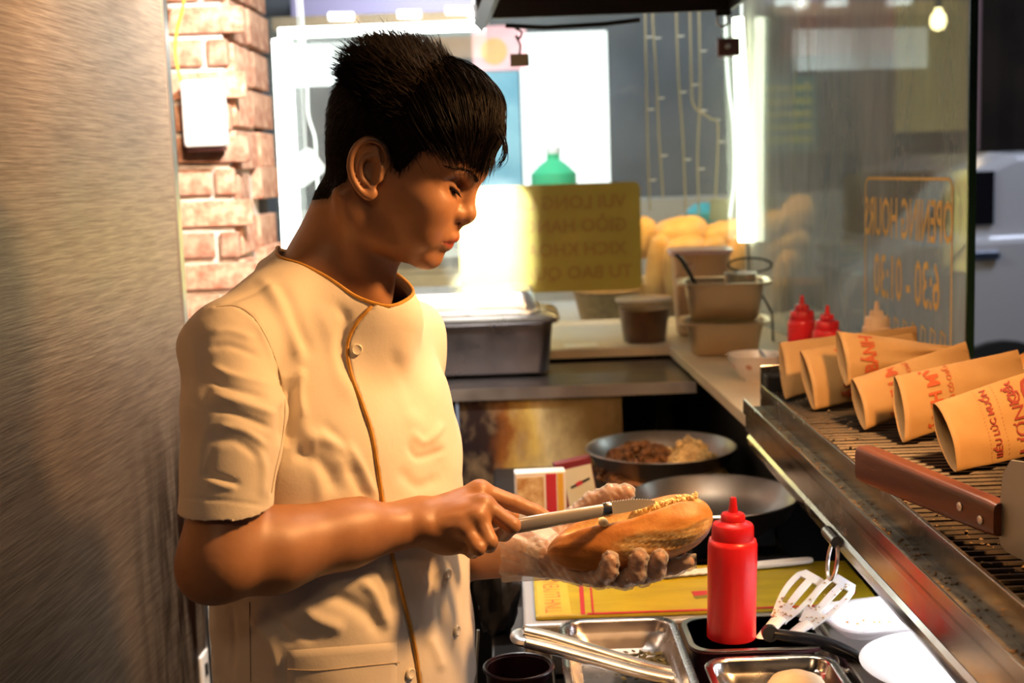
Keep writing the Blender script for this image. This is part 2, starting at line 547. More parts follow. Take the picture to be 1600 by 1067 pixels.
def stained():
    m, N, L, b = new_mat('stained_panel')
    v = coords(N, L, (1, 1, 0.6))
    tcs = N.new('ShaderNodeSeparateXYZ'); L.new(v, tcs.inputs[0])
    f = noise(N, L, v, 5, 6, 0.6)
    ad = N.new('ShaderNodeMath'); ad.operation = 'MULTIPLY_ADD'; ad.inputs[1].default_value = 0.30; ad.inputs[2].default_value = -0.15
    L.new(f, ad.inputs[0])
    sm = N.new('ShaderNodeMath'); sm.operation = 'ADD'; L.new(tcs.outputs['X'], sm.inputs[0]); L.new(ad.outputs[0], sm.inputs[1])
    mr = N.new('ShaderNodeMapRange'); mr.inputs[1].default_value = -0.06; mr.inputs[2].default_value = 0.36
    L.new(sm.outputs[0], mr.inputs[0])
    c = ramp(N, L, mr.outputs[0], [(0.0, (0.010, 0.006, 0.008)), (0.20, (0.022, 0.008, 0.006)), (0.33, (0.20, 0.06, 0.008)), (0.48, (0.62, 0.42, 0.10)), (0.58, (0.66, 0.53, 0.25)), (0.70, (0.26, 0.18, 0.07)), (1.0, (0.06, 0.042, 0.024))])
    f3 = noise(N, L, v, 26, 5)
    c2 = mix(N, L, ramp(N, L, f3, [(0.5, (0, 0, 0)), (0.72, (0.6, 0.6, 0.6))]), c, (0.30, 0.20, 0.10))
    L.new(c2, b.inputs['Base Color'])
    b.inputs['Metallic'].default_value = 0.25; b.inputs['Roughness'].default_value = 0.45
    bump(N, L, b, f3, 0.15)
    return m


MB().box((0.055, 2.815, 0.955), (0.37, 0.012, 0.225)).build('splash_panel', stained(), t, smooth=False)
MB().box((-0.127, 2.806, 0.955), (0.006, 0.012, 0.225)).build('panel_edge', mat('blue_edge', (0.35, 0.45, 0.62), 0.3, 0.6), t, smooth=False)
MB().box((-0.42, 2.83, 0.95), (0.55, 0.02, 0.24)).build('back_panel', M_black, t, smooth=False)
for x in (-0.55, 0.36):
    MB().box((x, 3.05, 0.535), (0.04, 0.04, 1.07)).build('leg', mat('dull_upright', (0.018, 0.015, 0.012), 0.5), t, smooth=False)

# stove and prep table
t = thing('stove', 'low black stove top carrying the two frying pans', 'stove', (0.3, 2.4, 0))
MB().box((0.2, 2.41, 0.46), (0.50, 0.70, 0.92)).build('stove_body', M_black, t, smooth=False, bevel=0.006)
for (x, y) in ((0.295, 2.52), (0.33, 2.12)):
    mbu = MB()
    for k in range(6):
        a = k * PI / 3
        mbu.box((x + 0.06 * math.cos(a), y + 0.06 * math.sin(a), 0.935), (0.09, 0.01, 0.03), Matrix.Rotation(a, 3, 'Z'))
    mbu.build('pan_support', mat('cast_iron', (0.02, 0.02, 0.02), 0.7), t, smooth=False)

t = thing('prep_table', 'black topped prep table holding the steel food trays', 'table', (0.4, 1.6, 0))
MB().box((0.455, 1.43, 0.86), (1.0, 1.24, 0.04)).build('table_top', mat('table_black', (0.007, 0.0065, 0.007), 0.35), t, smooth=False, bevel=0.004)
MB().box((0.455, 1.43, 0.25), (0.93, 1.16, 0.03)).build('lower_shelf', M_steel, t, smooth=False)
for sx in (0.0, 0.91):
    for sy in (0.86, 2.0):
        MB().box((sx, sy, 0.42), (0.04, 0.04, 0.84)).build('leg', M_steel, t, smooth=False, bevel=0.003)

# hood above
t = thing('hood', 'dark extraction hood hanging above the prep table', 'hood', (0.2, 2.1, 1.87))
M_hood = mat('hood_dark', (0.016, 0.014, 0.014), 0.5)
MB().box((0.2, 2.08, 2.03), (0.51, 1.04, 0.19)).build('hood_body', M_hood, t, smooth=False)
MB().box((0.2, 2.08, 1.927), (0.50, 1.03, 0.012)).build('hood_panel', mat('hood_brown', (0.10, 0.055, 0.045), 0.5, 0.3), t, smooth=False)
MB().box((0.2, 2.595, 1.9), (0.51, 0.012, 0.064)).build('front_lip', M_hood, t, smooth=False)
MB().box((0.2, 1.565, 1.9), (0.51, 0.012, 0.064)).build('front_lip', M_hood, t, smooth=False)
MB().box((0.455, 2.08, 1.9), (0.008, 1.03, 0.064)).build('side_lip', M_hood, t, smooth=False)
e = MB(); pa, pb = at(752, 37, 2.6), at(782, -40, 2.15)
e.tube([pa, pb], 0.016, 4).build('side_lip', mat('hood_grey', (0.20, 0.23, 0.27), 0.4, 0.7), t, smooth=False)
lamp = MB().box((0.38, 1.78, 1.898), (0.34, 0.10, 0.03)); lamp.build('lamp_housing', M_steel, t, smooth=False, bevel=0.004)
for sx in (0.02, 0.40):
    MB().box((sx, 2.3, 2.12), (0.02, 0.02, 0.40)).build('hanger', M_hood, t, smooth=False)
M_bl = mat('cable_black', (0.01, 0.01, 0.01), 0.6)
MB().tube([at(790, 40, 2.62), at(850, 43, 2.62), at(940, 38, 2.62), at(1000, 31, 2.62)], 0.0045, 8).build('cable', M_bl, t)

# the lamps that light the kitchen, all out of frame
t = thing('heat_lamp', 'small heat lamp hanging above the paper bags', 'lamp', (0.70, 1.22, 2.02))
MB().lathe([(0.012, 0.14), (0.05, 0.12), (0.085, 0.08), (0.115, 0.0)], (0.648, 1.22, 1.916), 24, (0.5, 0, 0.85), cap=False).build('lamp_shade', mat('shade_metal', (0.05, 0.05, 0.05), 0.4, 0.6), t)
MB().tube([(0.715, 1.22, 2.03), (0.72, 1.22, 2.5)], 0.004, 8).build('cord', M_bl, t)
t = thing('spot_lamp', 'white ceiling spot lamp beyond the cook', 'lamp', (-0.12, 2.13, 2.14))
MB().lathe([(0.02, 0.08), (0.045, 0.06), (0.055, 0.0)], (-0.095, 2.155, 2.205), 20, (0.1, -0.6, 0.75), cap=False).build('lamp_shade', mat('shade_metal', (0.05, 0.05, 0.05), 0.4, 0.6), t)
MB().tube([(-0.09, 2.11, 2.26), (-0.09, 2.11, 2.5)], 0.006, 8).build('stem', M_bl, t)
t = thing('ceiling_lamp', 'square ceiling lamp behind the photographer', 'lamp', (-0.25, -0.35, 2.46))
MB().box((-0.25, -0.35, 2.47), (0.44, 0.44, 0.05)).build('lamp_housing', M_steel, t, smooth=False)
struct(MB().box((-0.3, 2.6, 2.55), (3.0, 6.9, 0.1)).build('ceiling', mat('ceiling_paint', (0.10, 0.085, 0.07), 0.8), smooth=False))

# LED strips round the glass
M_led = emis('led_white', (0.93, 1.0, 0.93), 9.0)
M_led_r = emis('led_green_white', (0.90, 1.0, 0.72), 8.0)
p = [at(440, 62, 3.64), at(457, 395, 3.64)]
tag(MB().tube([p[0], p[1], p[1] + (p[1] - p[0]) * 0.25], 0.027, 12).build('led_strip', M_led), 'glowing white LED strip standing upright beside the brick pillar', 'light strip', 'LED strips')
p = [at(436, 52, 3.63), at(742, 40, 3.63)]
p2 = p[1] + (p[1] - p[0]) * 0.05
tag(MB().tube([p[0], p2], 0.014, 12).build('led_strip', M_led), 'glowing white LED strip running along the top of the glass', 'light strip', 'LED strips')
p = [at(1153, 28, 3.62), at(1168, 377, 3.62)]
tag(MB().tube([p[0], p[0].lerp(p[1], 0.5), p[1]], [0.015, 0.018, 0.026], 12).build('led_strip', M_led_r), 'greenish white LED strip hanging in the glass corner', 'light strip', 'LED strips')
MB_st = MB().tube([at(1169, 380, 3.62), at(1170, 425, 3.62)], 0.003, 6)
tag(MB_st.build('lamp_rod', M_bl), 'thin black rod below the corner LED strip', 'rod')

# corner clamp and hanging tag
t = thing('glass_clamp', 'brown metal clamp gripping the glass at the corner strip', 'clamp', at(1138, 74, 3.58))
Mcl = mat('clamp_brown', (0.13, 0.06, 0.05), 0.4, 0.5)
MB().box(at(1138, 74, 3.58), (0.062, 0.03, 0.05)).build('jaw', Mcl, t, smooth=False, bevel=0.004)
MB().lathe([(0.006, 0), (0.006, 0.02), (0.003, 0.022)], at(1136, 73, 3.565), 12, (0, -1, 0)).build('screw', M_steel, t)
t = thing('hanging_tag', 'small grey tag on a hook under the dark hood', 'tag', at(812, 94, 2.7))
MB().box(at(812, 94, 2.66), (0.038, 0.004, 0.025)).build('tag_plate', mat('tag_grey', (0.30, 0.28, 0.20), 0.5, 0.3), t, smooth=False)
hk = [at(805, 44, 2.66), at(815, 50, 2.66), at(812, 60, 2.66), at(806, 56, 2.66), at(813, 70, 2.66), at(812, 86, 2.66)]
MB().tube(catmull(hk, 5), 0.0022, 8).build('hook', M_bl, t)
t = thing('hanging_hook', 'small steel hook under the right end of the hood', 'hook', at(1130, 30, 2.62))
MB().tube(catmull([at(1122, 25, 2.6), at(1121, 36, 2.6), at(1128, 42, 2.6), at(1137, 36, 2.6), at(1136, 25, 2.6)], 5), 0.002, 8).build('wire', M_steel, t)
MB().box(at(1130, 20, 2.6), (0.03, 0.01, 0.012)).build('plate', M_hood, t, smooth=False)

# white wall box with yellow cable
t = thing('wall_box', 'white plastic box mounted on the brick wall', 'box', at(320, 178, 2.88))
c = at(320, 178, 2.86)
MB().box(c, (0.088, 0.06, 0.145)).build('box_body', mat('white_plastic', (0.85, 0.85, 0.83), 0.4), t, smooth=False, bevel=0.008)
MB().box(c + Vector((0, 0.004, -0.076)), (0.078, 0.04, 0.010)).build('base', mat('dark_red_base', (0.05, 0.01, 0.01), 0.5), t, smooth=False)
yc = [at(289, -30, 2.84), at(286, 10, 2.84), at(276, 50, 2.84), at(274, 85, 2.84), at(281, 120, 2.84), at(288, 133, 2.84)]
tag(MB().tube(catmull(yc, 6), 0.0032, 8).build('cable', mat('yellow_cable', (0.75, 0.45, 0.02), 0.5)), 'thin yellow cable dropping into the white wall box', 'cable')

cw = atx(309, 1046, -0.60)
t = thing('socket_box', 'small white plastic socket at the foot of the steel cabinet edge', 'socket', tuple(cw))
MB().box(cw + Vector((0.004, 0.0, -0.01)), (0.022, 0.05, 0.085)).build('box_body', mat('white_plastic', (0.85, 0.85, 0.83), 0.4), t, smooth=False, bevel=0.004)
MB().box(cw + Vector((0.016, 0.0, 0.0)), (0.004, 0.012, 0.022)).build('switch', M_black, t, smooth=False)

# ============================================================ BEYOND THE GLASS
struct(MB().box((1.0, 12.0, -0.25), (16, 14, 0.1)).build('ground', mat('asphalt', (0.05, 0.05, 0.055), 0.8, 0, (0.08, 0.08, 0.08), 40), smooth=False))


def panel(name, px0, py0, px1, py1, Y, m, label, cat, th=0.02, kind=None, frame=None):
    a, b = at(px0, (py0 + py1) / 2, Y), at(px1, (py0 + py1) / 2, Y)
    z0, z1 = at((px0 + px1) / 2, py1, Y).z, at((px0 + px1) / 2, py0, Y).z
    o = MB().box(((a.x + b.x) / 2, Y + th / 2, (z0 + z1) / 2), (b.x - a.x, th, z1 - z0)).build(name, m, smooth=False)
    if kind: o['kind'] = kind
    else: tag(o, label, cat)
    return o


def bwall():
    m, N, L, b = new_mat('shop_wall_grey')
    v = coords(N, L); f = noise(N, L, v, 2.5, 5)
    c = ramp(N, L, f, [(0.3, (0.05, 0.06, 0.075)), (0.7, (0.11, 0.12, 0.14))]); L.new(c, b.inputs['Base Color'])
    b.inputs['Roughness'].default_value = 0.7
    return m


# the shop interior beyond the back glass
struct(MB().box((-0.35, 6.05, 1.5), (2.9, 0.1, 3.0)).build('wall_back', bwall(), smooth=False))
area('far_room_light', (-0.2, 4.9, 2.4), (0.0, 5.95, 1.2), 0.8, 0.3, 22.0, (0.85, 0.95, 1.0))
panel('light_box', 440, 66, 665, 132, 5.98, emis('panel_white', (0.95, 1, 0.97), 1.6), 'bright white light box at upper left beyond the glass', 'light box')
tp = panel('lit_doorway', 815, 50, 951, 292, 5.98, emis('door_white', (0.97, 1.0, 0.96), 1.35), 'tall glowing white doorway panel beyond the back glass', 'light box')
panel('blue_poster', 738, 112, 813, 300, 5.98, mat('teal_poster', (0.10, 0.30, 0.42), 0.5, 0, (0.25, 0.48, 0.58), 5, emit=(0.10, 0.33, 0.45), estr=0.35), 'teal blue lit poster left of the glowing doorway', 'poster')
t = panel('pink_sign', 738, 40, 822, 110, 5.98, mat('pink_sign', (0.75, 0.25, 0.30), 0.5, 0, (0.85, 0.60, 0.62), 3, emit=(0.80, 0.35, 0.38), estr=0.6), 'blurred pink lit sign high beyond the glass', 'sign')
a = at(772, 80, 5.975)
MB().lathe([(0.06, 0), (0.06, 0.006)], a, 20, (0, -1, 0)).build('emblem', mat('sign_orange', (0.8, 0.4, 0.12), 0.5, emit=(0.9, 0.5, 0.2), estr=0.4), t)
t = thing('green_bottle', 'bright green bottle standing before the glowing doorway', 'bottle', at(866, 300, 5.6))
p = at(866, 300, 5.6)
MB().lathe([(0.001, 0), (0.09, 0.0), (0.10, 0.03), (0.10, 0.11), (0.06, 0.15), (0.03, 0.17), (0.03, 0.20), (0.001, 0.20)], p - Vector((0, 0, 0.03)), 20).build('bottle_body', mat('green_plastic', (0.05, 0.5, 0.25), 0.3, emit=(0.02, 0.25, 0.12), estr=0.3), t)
MB().lathe([(0.034, 0.0), (0.034, 0.03), (0.001, 0.03)], p + Vector((0, 0, 0.165)), 16).build('cap', mat('white_plastic', (0.85, 0.85, 0.83), 0.4), t)
tag(MB().box(p + Vector((-0.15, 0.16, -0.62)), (1.9, 0.42, 1.15)).build('counter', mat('pale_counter', (0.40, 0.38, 0.34), 0.6), smooth=False), 'pale serving counter beyond the glass below the doorway', 'counter')
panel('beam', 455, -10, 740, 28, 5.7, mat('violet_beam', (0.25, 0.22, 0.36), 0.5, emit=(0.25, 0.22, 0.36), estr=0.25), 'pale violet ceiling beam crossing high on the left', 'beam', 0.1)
panel('beam', 425, 22, 742, 42, 5.6, mat('brown_beam', (0.30, 0.18, 0.09), 0.6), 'brown wooden beam below the violet beam', 'beam', 0.08)
for k, (x0, x1, y0, y1, g) in enumerate(((514, 552, 20, 32, 0), (622, 657, 17, 28, 1), (697, 740, 13, 20, 2))):
    a, b = at(x0, (y0 + y1) / 2, 5.585), at(x1, (y0 + y1) / 2, 5.585)
    tag(MB().tube([a, b], 0.017, 10).build('tube_lamp', emis('lamp_white', (1, 1, 0.95), 4)), ['short glowing tube lamp on the beam, leftmost of three', 'short glowing tube lamp on the beam, middle of three', 'short glowing tube lamp on the beam, nearest the hood'][k], 'lamp', 'tube lamps on the beam')
# wooden display box seen below the chin
t = thing('wooden_crate', 'pale wooden display crate beyond the glass below the chin', 'crate', at(680, 480, 4.3))
ca, cb = at(600, 402, 4.3), at(790, 470, 4.3); cb.z = 1.061
for k in range(4):
    z = ca.z - (ca.z - cb.z) * (k + 0.5) / 4
    MB().box(((ca.x + cb.x) / 2, 4.31, z), (cb.x - ca.x, 0.02, (ca.z - cb.z) / 4 - 0.004)).build('plank', mat('crate_wood', (0.55, 0.34, 0.15), 0.6, 0, (0.66, 0.44, 0.22), 9, (1, 1, 6)), t, smooth=False)
MB().box(((ca.x + cb.x) / 2, 4.46, (ca.z + cb.z) / 2), (cb.x - ca.x - 0.02, 0.28, ca.z - cb.z - 0.01)).build('crate_body', mat('crate_dark', (0.30, 0.19, 0.09), 0.7), t, smooth=False)
MB().box(((ca.x + cb.x) / 2, 4.25, ca.z + 0.01), (cb.x - ca.x, 0.1, 0.02)).build('rim', mat('rim_grey', (0.5, 0.5, 0.46), 0.5), t, smooth=False)
area('display_light', (-0.15, 3.95, 1.75), (-0.25, 4.3, 1.2), 0.5, 0.05, 1.3, (1.0, 0.80, 0.5))

# stand that carries the bread display
tag(MB().box((0.22, 4.55, 0.53), (1.64, 0.75, 1.06)).build('display_base', mat('display_grey', (0.42, 0.42, 0.42), 0.6), smooth=False), 'pale grey display base carrying the loaves outside the glass', 'display case')
area('bread_light', (0.55, 4.1, 1.95), (0.55, 4.4, 1.2), 0.9, 0.06, 12.0, (1.0, 0.60, 0.18))
t = thing('wicker_basket', 'low wicker basket beyond the glass beside the sauce tub', 'basket', at(950, 500, 4.25))
b0 = Vector((at(948, 500, 4.25).x, 4.25, 1.06))
bk = MB()
bk.lathe([(0.085, 0), (0.10, 0.06), (0.107, 0.10), (0.10, 0.10), (0.092, 0.06), (0.07, 0.012)], b0, 28)
bk.build('basket_body', mat('wicker', (0.38, 0.22, 0.08), 0.7, 0, (0.55, 0.34, 0.14), 60, bstr=0.8), t)
bk = MB(); bk.tube([b0 + Vector((0.106 * math.cos(a), 0.106 * math.sin(a), 0.10)) for a in np.linspace(0, 2 * PI, 29)], 0.006, 8).build('rim', mat('wicker_rim', (0.33, 0.19, 0.07), 0.7), t)

# loaves
M_loaf = mat('loaf_crust', (0.62, 0.30, 0.06), 0.5, 0, (0.82, 0.52, 0.18), 8, bstr=0.25, bscale=30)


def loaf(c, axis, L_, r, label):
    axis = Vector(axis).normalized(); rings = []; n = 16
    a = axis.cross(Vector((0, 1, 0.2))).normalized(); b = a.cross(axis)
    for k in range(15):
        s = -1 + 2 * k / 14
        rad = r * max(1 - abs(s) ** 3.2, 0.0) ** 0.5
        rad = max(rad, 0.002)
        ring = []
        for j in range(n):
            th = 2 * PI * j / n
            g = 1 - 0.16 * math.exp(-((th - PI / 2) / 0.35) ** 2)
            ring.append(Vector(c) + axis * (s * L_ / 2) + (a * math.cos(th) + b * math.sin(th)) * rad * g)
        rings.append(ring)
    tag(MB().loft(rings).build('bread_loaf', M_loaf, loc=c), label, 'bread', 'loaves in the outside display')


LV = [(1003, 372, 4.40, (0.2, 0, 1), 0.15, 0.052, 'golden loaf peeping out beside the yellow notice'),
      (1062, 372, 4.35, (1, 0.3, 0.2), 0.22, 0.072, 'big round golden loaf left of the blue bag'),
      (1072, 392, 4.25, (1, 0.5, 0.1), 0.17, 0.05, 'small shiny loaf in front of the big round loaf'),
      (1030, 420, 4.28, (0.1, 0, 1), 0.24, 0.045, 'upright loaf right of the notice, behind the tub'),
      (1055, 428, 4.20, (-0.1, 0, 1), 0.20, 0.038, 'upright loaf behind the plastic lidded box'),
      (1128, 372, 4.35, (1, 0, 0.3), 0.18, 0.058, 'golden loaf below the blue bag, left of the LED strip'),
      (1152, 405, 4.28, (0.5, 0, 1), 0.20, 0.050, 'tilted golden loaf under the corner LED strip'),
      (1112, 410, 4.22, (0.3, 0, 1), 0.18, 0.045, 'golden loaf behind the lidded box, right end'),
      (1192, 360, 4.30, (1, 0, 0.4), 0.20, 0.056, 'hazy loaf right of the corner strip'),
      (1240, 345, 4.45, (0.6, 0, 1), 0.20, 0.060, 'hazy loaf topmost behind the side glass'),
      (1222, 385, 4.30, (1, 0, 0.2), 0.20, 0.055, 'hazy loaf in the middle behind the side glass'),
      (1228, 440, 4.15, (0.2, 0, 1), 0.22, 0.050, 'hazy upright loaf lowest behind the side glass'),
      (1200, 430, 4.35, (0.2, 0, 1), 0.22, 0.050, 'hazy upright loaf nearest the steel pans behind glass')]
for px, py, Y, ax, l_, r_, lab in LV: loaf(at(px, py, Y), ax, l_, r_, lab)
for px, py, Y, lab in ((1085, 440, 4.45, 'a'), ):
    pass
# support crate under the loaves
t = thing('bread_crate', 'clear sided bread crate under the golden loaves', 'crate', (0.56, 4.42, 1.06))
MB().box((0.66, 4.50, 1.115), (0.50, 0.34, 0.11)).build('crate_body', mat('crate_amber', (0.45, 0.26, 0.08), 0.5), t, smooth=False)
c = at(1100, 345, 4.5)
tag(MB().lathe([(0.001, -0.06), (0.05, -0.05), (0.075, -0.01), (0.07, 0.03), (0.035, 0.06), (0.001, 0.065)], c, 18).build('blue_bag', mat('blue_plastic', (0.01, 0.25, 0.55), 0.4)), 'bright blue plastic bag knot above the loaves', 'bag')
c = at(1124, 328, 3.706)
tag(MB().box(c, (0.055, 0.003, 0.062), Matrix.Rotation(0.06, 3, 'Y')).build('paper_tag', mat('brown_tag', (0.30, 0.22, 0.13), 0.7), smooth=False), 'small brown paper tag on the glass left of the corner strip', 'tag')

# curtain of string lights beyond the back glass
M_wire = mat('string_wire', (0.52, 0.40, 0.24), 0.6, emit=(0.5, 0.36, 0.2), estr=0.12)
for k, (pts, lab) in enumerate((
        ([(1008, 30), (1010, 140), (1013, 260), (1016, 330)], 'first pale light string from the left, right of the glowing doorway'),
        ([(1020, 35), (1026, 130), (1030, 220), (1036, 310)], 'second pale light string, close beside the first'),
        ([(1057, 35), (1060, 120), (1067, 220), (1072, 340)], 'third pale light string, in the middle of the dark pane'),
        ([(1093, 55), (1094, 150), (1090, 240), (1092, 335)], 'fourth pale light string, fairly straight'),
        ([(1080, 120), (1084, 165), (1110, 185), (1122, 200), (1118, 310)], 'kinked pale light string jutting sideways near the clamp'))):
    t = thing('light_string', lab, 'string light', at(*pts[0], 3.85), 'curtain of light strings')
    P = catmull([at(x, y, 3.85 + 0.02 * k) for x, y in pts], 8)
    P = [np.array((P[0][0] - 0.004, P[0][1], 2.5))] + P
    MB().tube(P, 0.0030, 6).build('wire', M_wire, t)
    for j in range(3, len(P) - 2, 8):
        s = 1 if j % 4 else -1
        MB().tube([P[j], Vector(P[j]) + Vector((0.012 * s, 0.0, -0.002)), Vector(P[j]) + Vector((0.022 * s, 0, 0))], [0.0015, 0.0026, 0.0015], 6).build('bulb', emis('string_bulb', (0.7, 0.42, 0.22), 0.35), t)
Mcw = emis('cord_white', (0.95, 1, 0.95), 1.3)
for pts, lab in (([(480, 140), (482, 180), (492, 215), (494, 250), (497, 300), (500, 350)], 'bright white curly cord hanging left of the cook'),
                 ([(1135, 90), (1139, 140), (1146, 200), (1147, 280), (1140, 340)], 'white cord hanging just left of the corner LED strip'),
                 ([(1160, 60), (1172, 200), (1180, 300), (1186, 340)], 'white cord hanging just right of the corner LED strip')):
    P = catmull([at(x, y, 3.8) for x, y in pts], 6)
    P = [np.array((P[0][0] - 0.01, P[0][1], 2.5))] + P
    tag(MB().tube(P, 0.004, 6).build('cord', Mcw), lab, 'cord')
wx = MB().rrect(at(478, 262, 4.6), [(0.055, 0.05, 0.02, 0), (0.06, 0.05, 0.02, 0.03)], rot=Matrix.Rotation(math.radians(90), 3, 'X') @ Matrix.Rotation(0.6, 3, 'Z'))
wt_ = at(478, 245, 4.6); wx.tube([wt_, Vector((wt_.x, wt_.y, 2.5))], 0.003, 6)
tag(wx.build('lit_sign', emis('arrow_white', (1, 1, 0.98), 1.3)), 'glowing white sign with a cut corner left of the neck', 'sign')

# ---------------------------------------------------------------- street seen past the side glass
struct(MB().box((4.5, 9.6, 2.0), (8.0, 0.1, 5.0)).build('wall_street', mat('street_wall', (0.03, 0.022, 0.018), 0.8, 0, (0.055, 0.04, 0.03), 2), smooth=False))
panel('shop_sign', 1226, -12, 1396, 84, 9.46, mat('red_sign', (0.45, 0.05, 0.04), 0.5, 0, (0.55, 0.22, 0.12), 3, emit=(0.55, 0.10, 0.06), estr=0.30), 'red shop sign across the street, seen through the side glass', 'sign', 0.09)
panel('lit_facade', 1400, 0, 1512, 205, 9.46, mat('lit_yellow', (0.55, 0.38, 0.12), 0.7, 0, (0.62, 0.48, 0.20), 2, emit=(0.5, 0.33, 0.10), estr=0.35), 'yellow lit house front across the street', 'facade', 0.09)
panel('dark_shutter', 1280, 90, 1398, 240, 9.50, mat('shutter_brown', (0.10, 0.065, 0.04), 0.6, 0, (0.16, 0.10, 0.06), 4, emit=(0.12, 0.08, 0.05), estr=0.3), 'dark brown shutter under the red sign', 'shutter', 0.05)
t = panel('street_board', 1180, 120, 1276, 240, 9.46, mat('board_green', (0.05, 0.16, 0.12), 0.5, emit=(0.05, 0.16, 0.12), estr=0.5), 'green board with yellow lines across the street', 'sign', 0.09)
for k in range(5):
    y = 138 + k * 20
    a, b = at(1190 + 2 * k, y, 9.45), at(1268, y, 9.45)
    MB().box((a + b) / 2, (b.x - a.x, 0.02, 0.045)).build('text_line', mat('board_yellow', (0.5, 0.42, 0.03), 0.5, emit=(0.5, 0.42, 0.04), estr=0.5), t, smooth=False)
p = at(1466, 32, 6.5)
t = thing('street_bulb', 'glowing warm bulb high in the side glass', 'lamp', p)
MB().lathe([(0.001, -0.05), (0.028, -0.04), (0.04, -0.01), (0.036, 0.02), (0.018, 0.05), (0.016, 0.07)], p, 16).build('bulb', emis('bulb_warm', (1, 0.72, 0.35), 9), t)
MB().lathe([(0.018, 0.06), (0.018, 0.10), (0.004, 0.11)], p, 12).build('socket', M_black, t)
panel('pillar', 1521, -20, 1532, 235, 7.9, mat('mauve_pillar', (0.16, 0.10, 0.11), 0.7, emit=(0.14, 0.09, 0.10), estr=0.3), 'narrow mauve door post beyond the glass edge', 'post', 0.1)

# parked car: side towards us
cx0, cy = 1.42, 5.75
t = thing('car', 'pale silver van parked in the street beyond the glass', 'car', (3.2, 6.5, 0))
M_car = mat('car_paint', (0.55, 0.56, 0.60), 0.25, 0.2, coat=0.6)
M_carblk = mat('car_glass', (0.006, 0.006, 0.008), 0.1)
low = [(0, 0.35), (0.02, 0.92), (0.10, 1.06), (0.35, 1.20), (3.9, 1.24), (4.0, 1.16), (4.05, 0.40)]
up = [(0.28, 1.16), (0.56, 1.48), (0.80, 1.575), (3.5, 1.58), (3.8, 1.50), (3.95, 1.2)]


def side_loft(pf, y0, y1, ins):
    n = len(pf); cxm = sum(p[0] for p in pf) / n; czm = min(p[1] for p in pf)
    rings = []
    for y, s in ((y0, 1 - ins), (y0 + 0.12, 1), (y1 - 0.12, 1), (y1, 1 - ins)):
        rings.append([Vector((cx0 + cxm + (x - cxm) * s, y, czm + (z - czm) * (1 - (1 - s) * 0.6))) for x, z in pf])
    return rings


MB().loft(side_loft(low, cy, cy + 1.7, 0.02)).build('car_body', M_car, t, smooth=False, bevel=0.03)
MB().loft(side_loft(up, cy + 0.06, cy + 1.64, 0.06)).build('cabin', M_car, t, smooth=False, bevel=0.03)
for wn in ([(0.44, 1.25), (0.60, 1.44), (0.67, 1.49), (0.775, 1.49), (0.775, 1.25)], [(1.00, 1.25), (1.00, 1.49), (1.95, 1.49), (1.95, 1.25)], [(2.1, 1.25), (2.1, 1.49), (3.3, 1.49), (3.5, 1.25)]):
    mw = MB(); mw.loft([[Vector((cx0 + x, cy + 0.075, z)) for x, z in wn], [Vector((cx0 + x, cy + 0.045, z)) for x, z in wn]])
    mw.build('side_window', M_carblk, t, smooth=False)
ws_ = MB().hexa([(cx0 + .33, cy + .2, 1.20), (cx0 + .33, cy + 1.5, 1.20), (cx0 + .60, cy + 1.45, 1.48), (cx0 + .60, cy + .25, 1.48)],
                [(cx0 + .29, cy + .2, 1.21), (cx0 + .29, cy + 1.5, 1.21), (cx0 + .56, cy + 1.45, 1.495), (cx0 + .56, cy + .25, 1.495)])
ws_.build('windscreen', M_carblk, t, smooth=False)
for hx in (0.80, 3.18):
    MB().lathe([(0.001, 0), (0.2, 0), (0.31, 0.01), (0.33, 0.05), (0.33, 0.2)], (cx0 + hx, cy + 0.15, 0.40), 28, (0, -1, 0)).build('wheel', mat('tyre', (0.015, 0.015, 0.015), 0.7), t)
MB().box((cx0 + 0.72, cy - 0.012, 1.115), (0.12, 0.03, 0.035)).build('door_handle', mat('chrome_blue', (0.5, 0.58, 0.75), 0.15, 1.0), t, smooth=False, bevel=0.008)
MB().box((cx0 + 0.93, cy - 0.002, 0.82), (0.012, 0.012, 0.72)).build('door_seam', M_black, t, smooth=False)
MB().box((cx0 + 0.05, cy + 0.25, 0.72), (0.12, 0.30, 0.14)).build('headlamp', mat('lamp_glass', (0.7, 0.7, 0.72), 0.1), t, smooth=False, bevel=0.02)

# ============================================================ implicit-surface modeller
def seg(a, b, c):
    """piecewise grid axis: list of (start, end, step)"""
    return None


def axis_pts(parts):
    out = [parts[0][0]]
    for s, e, st in parts:
        n = max(1, int(round((e - s) / st)))
        out += list(np.linspace(s, e, n + 1)[1:])
    return np.array(out, np.float32)


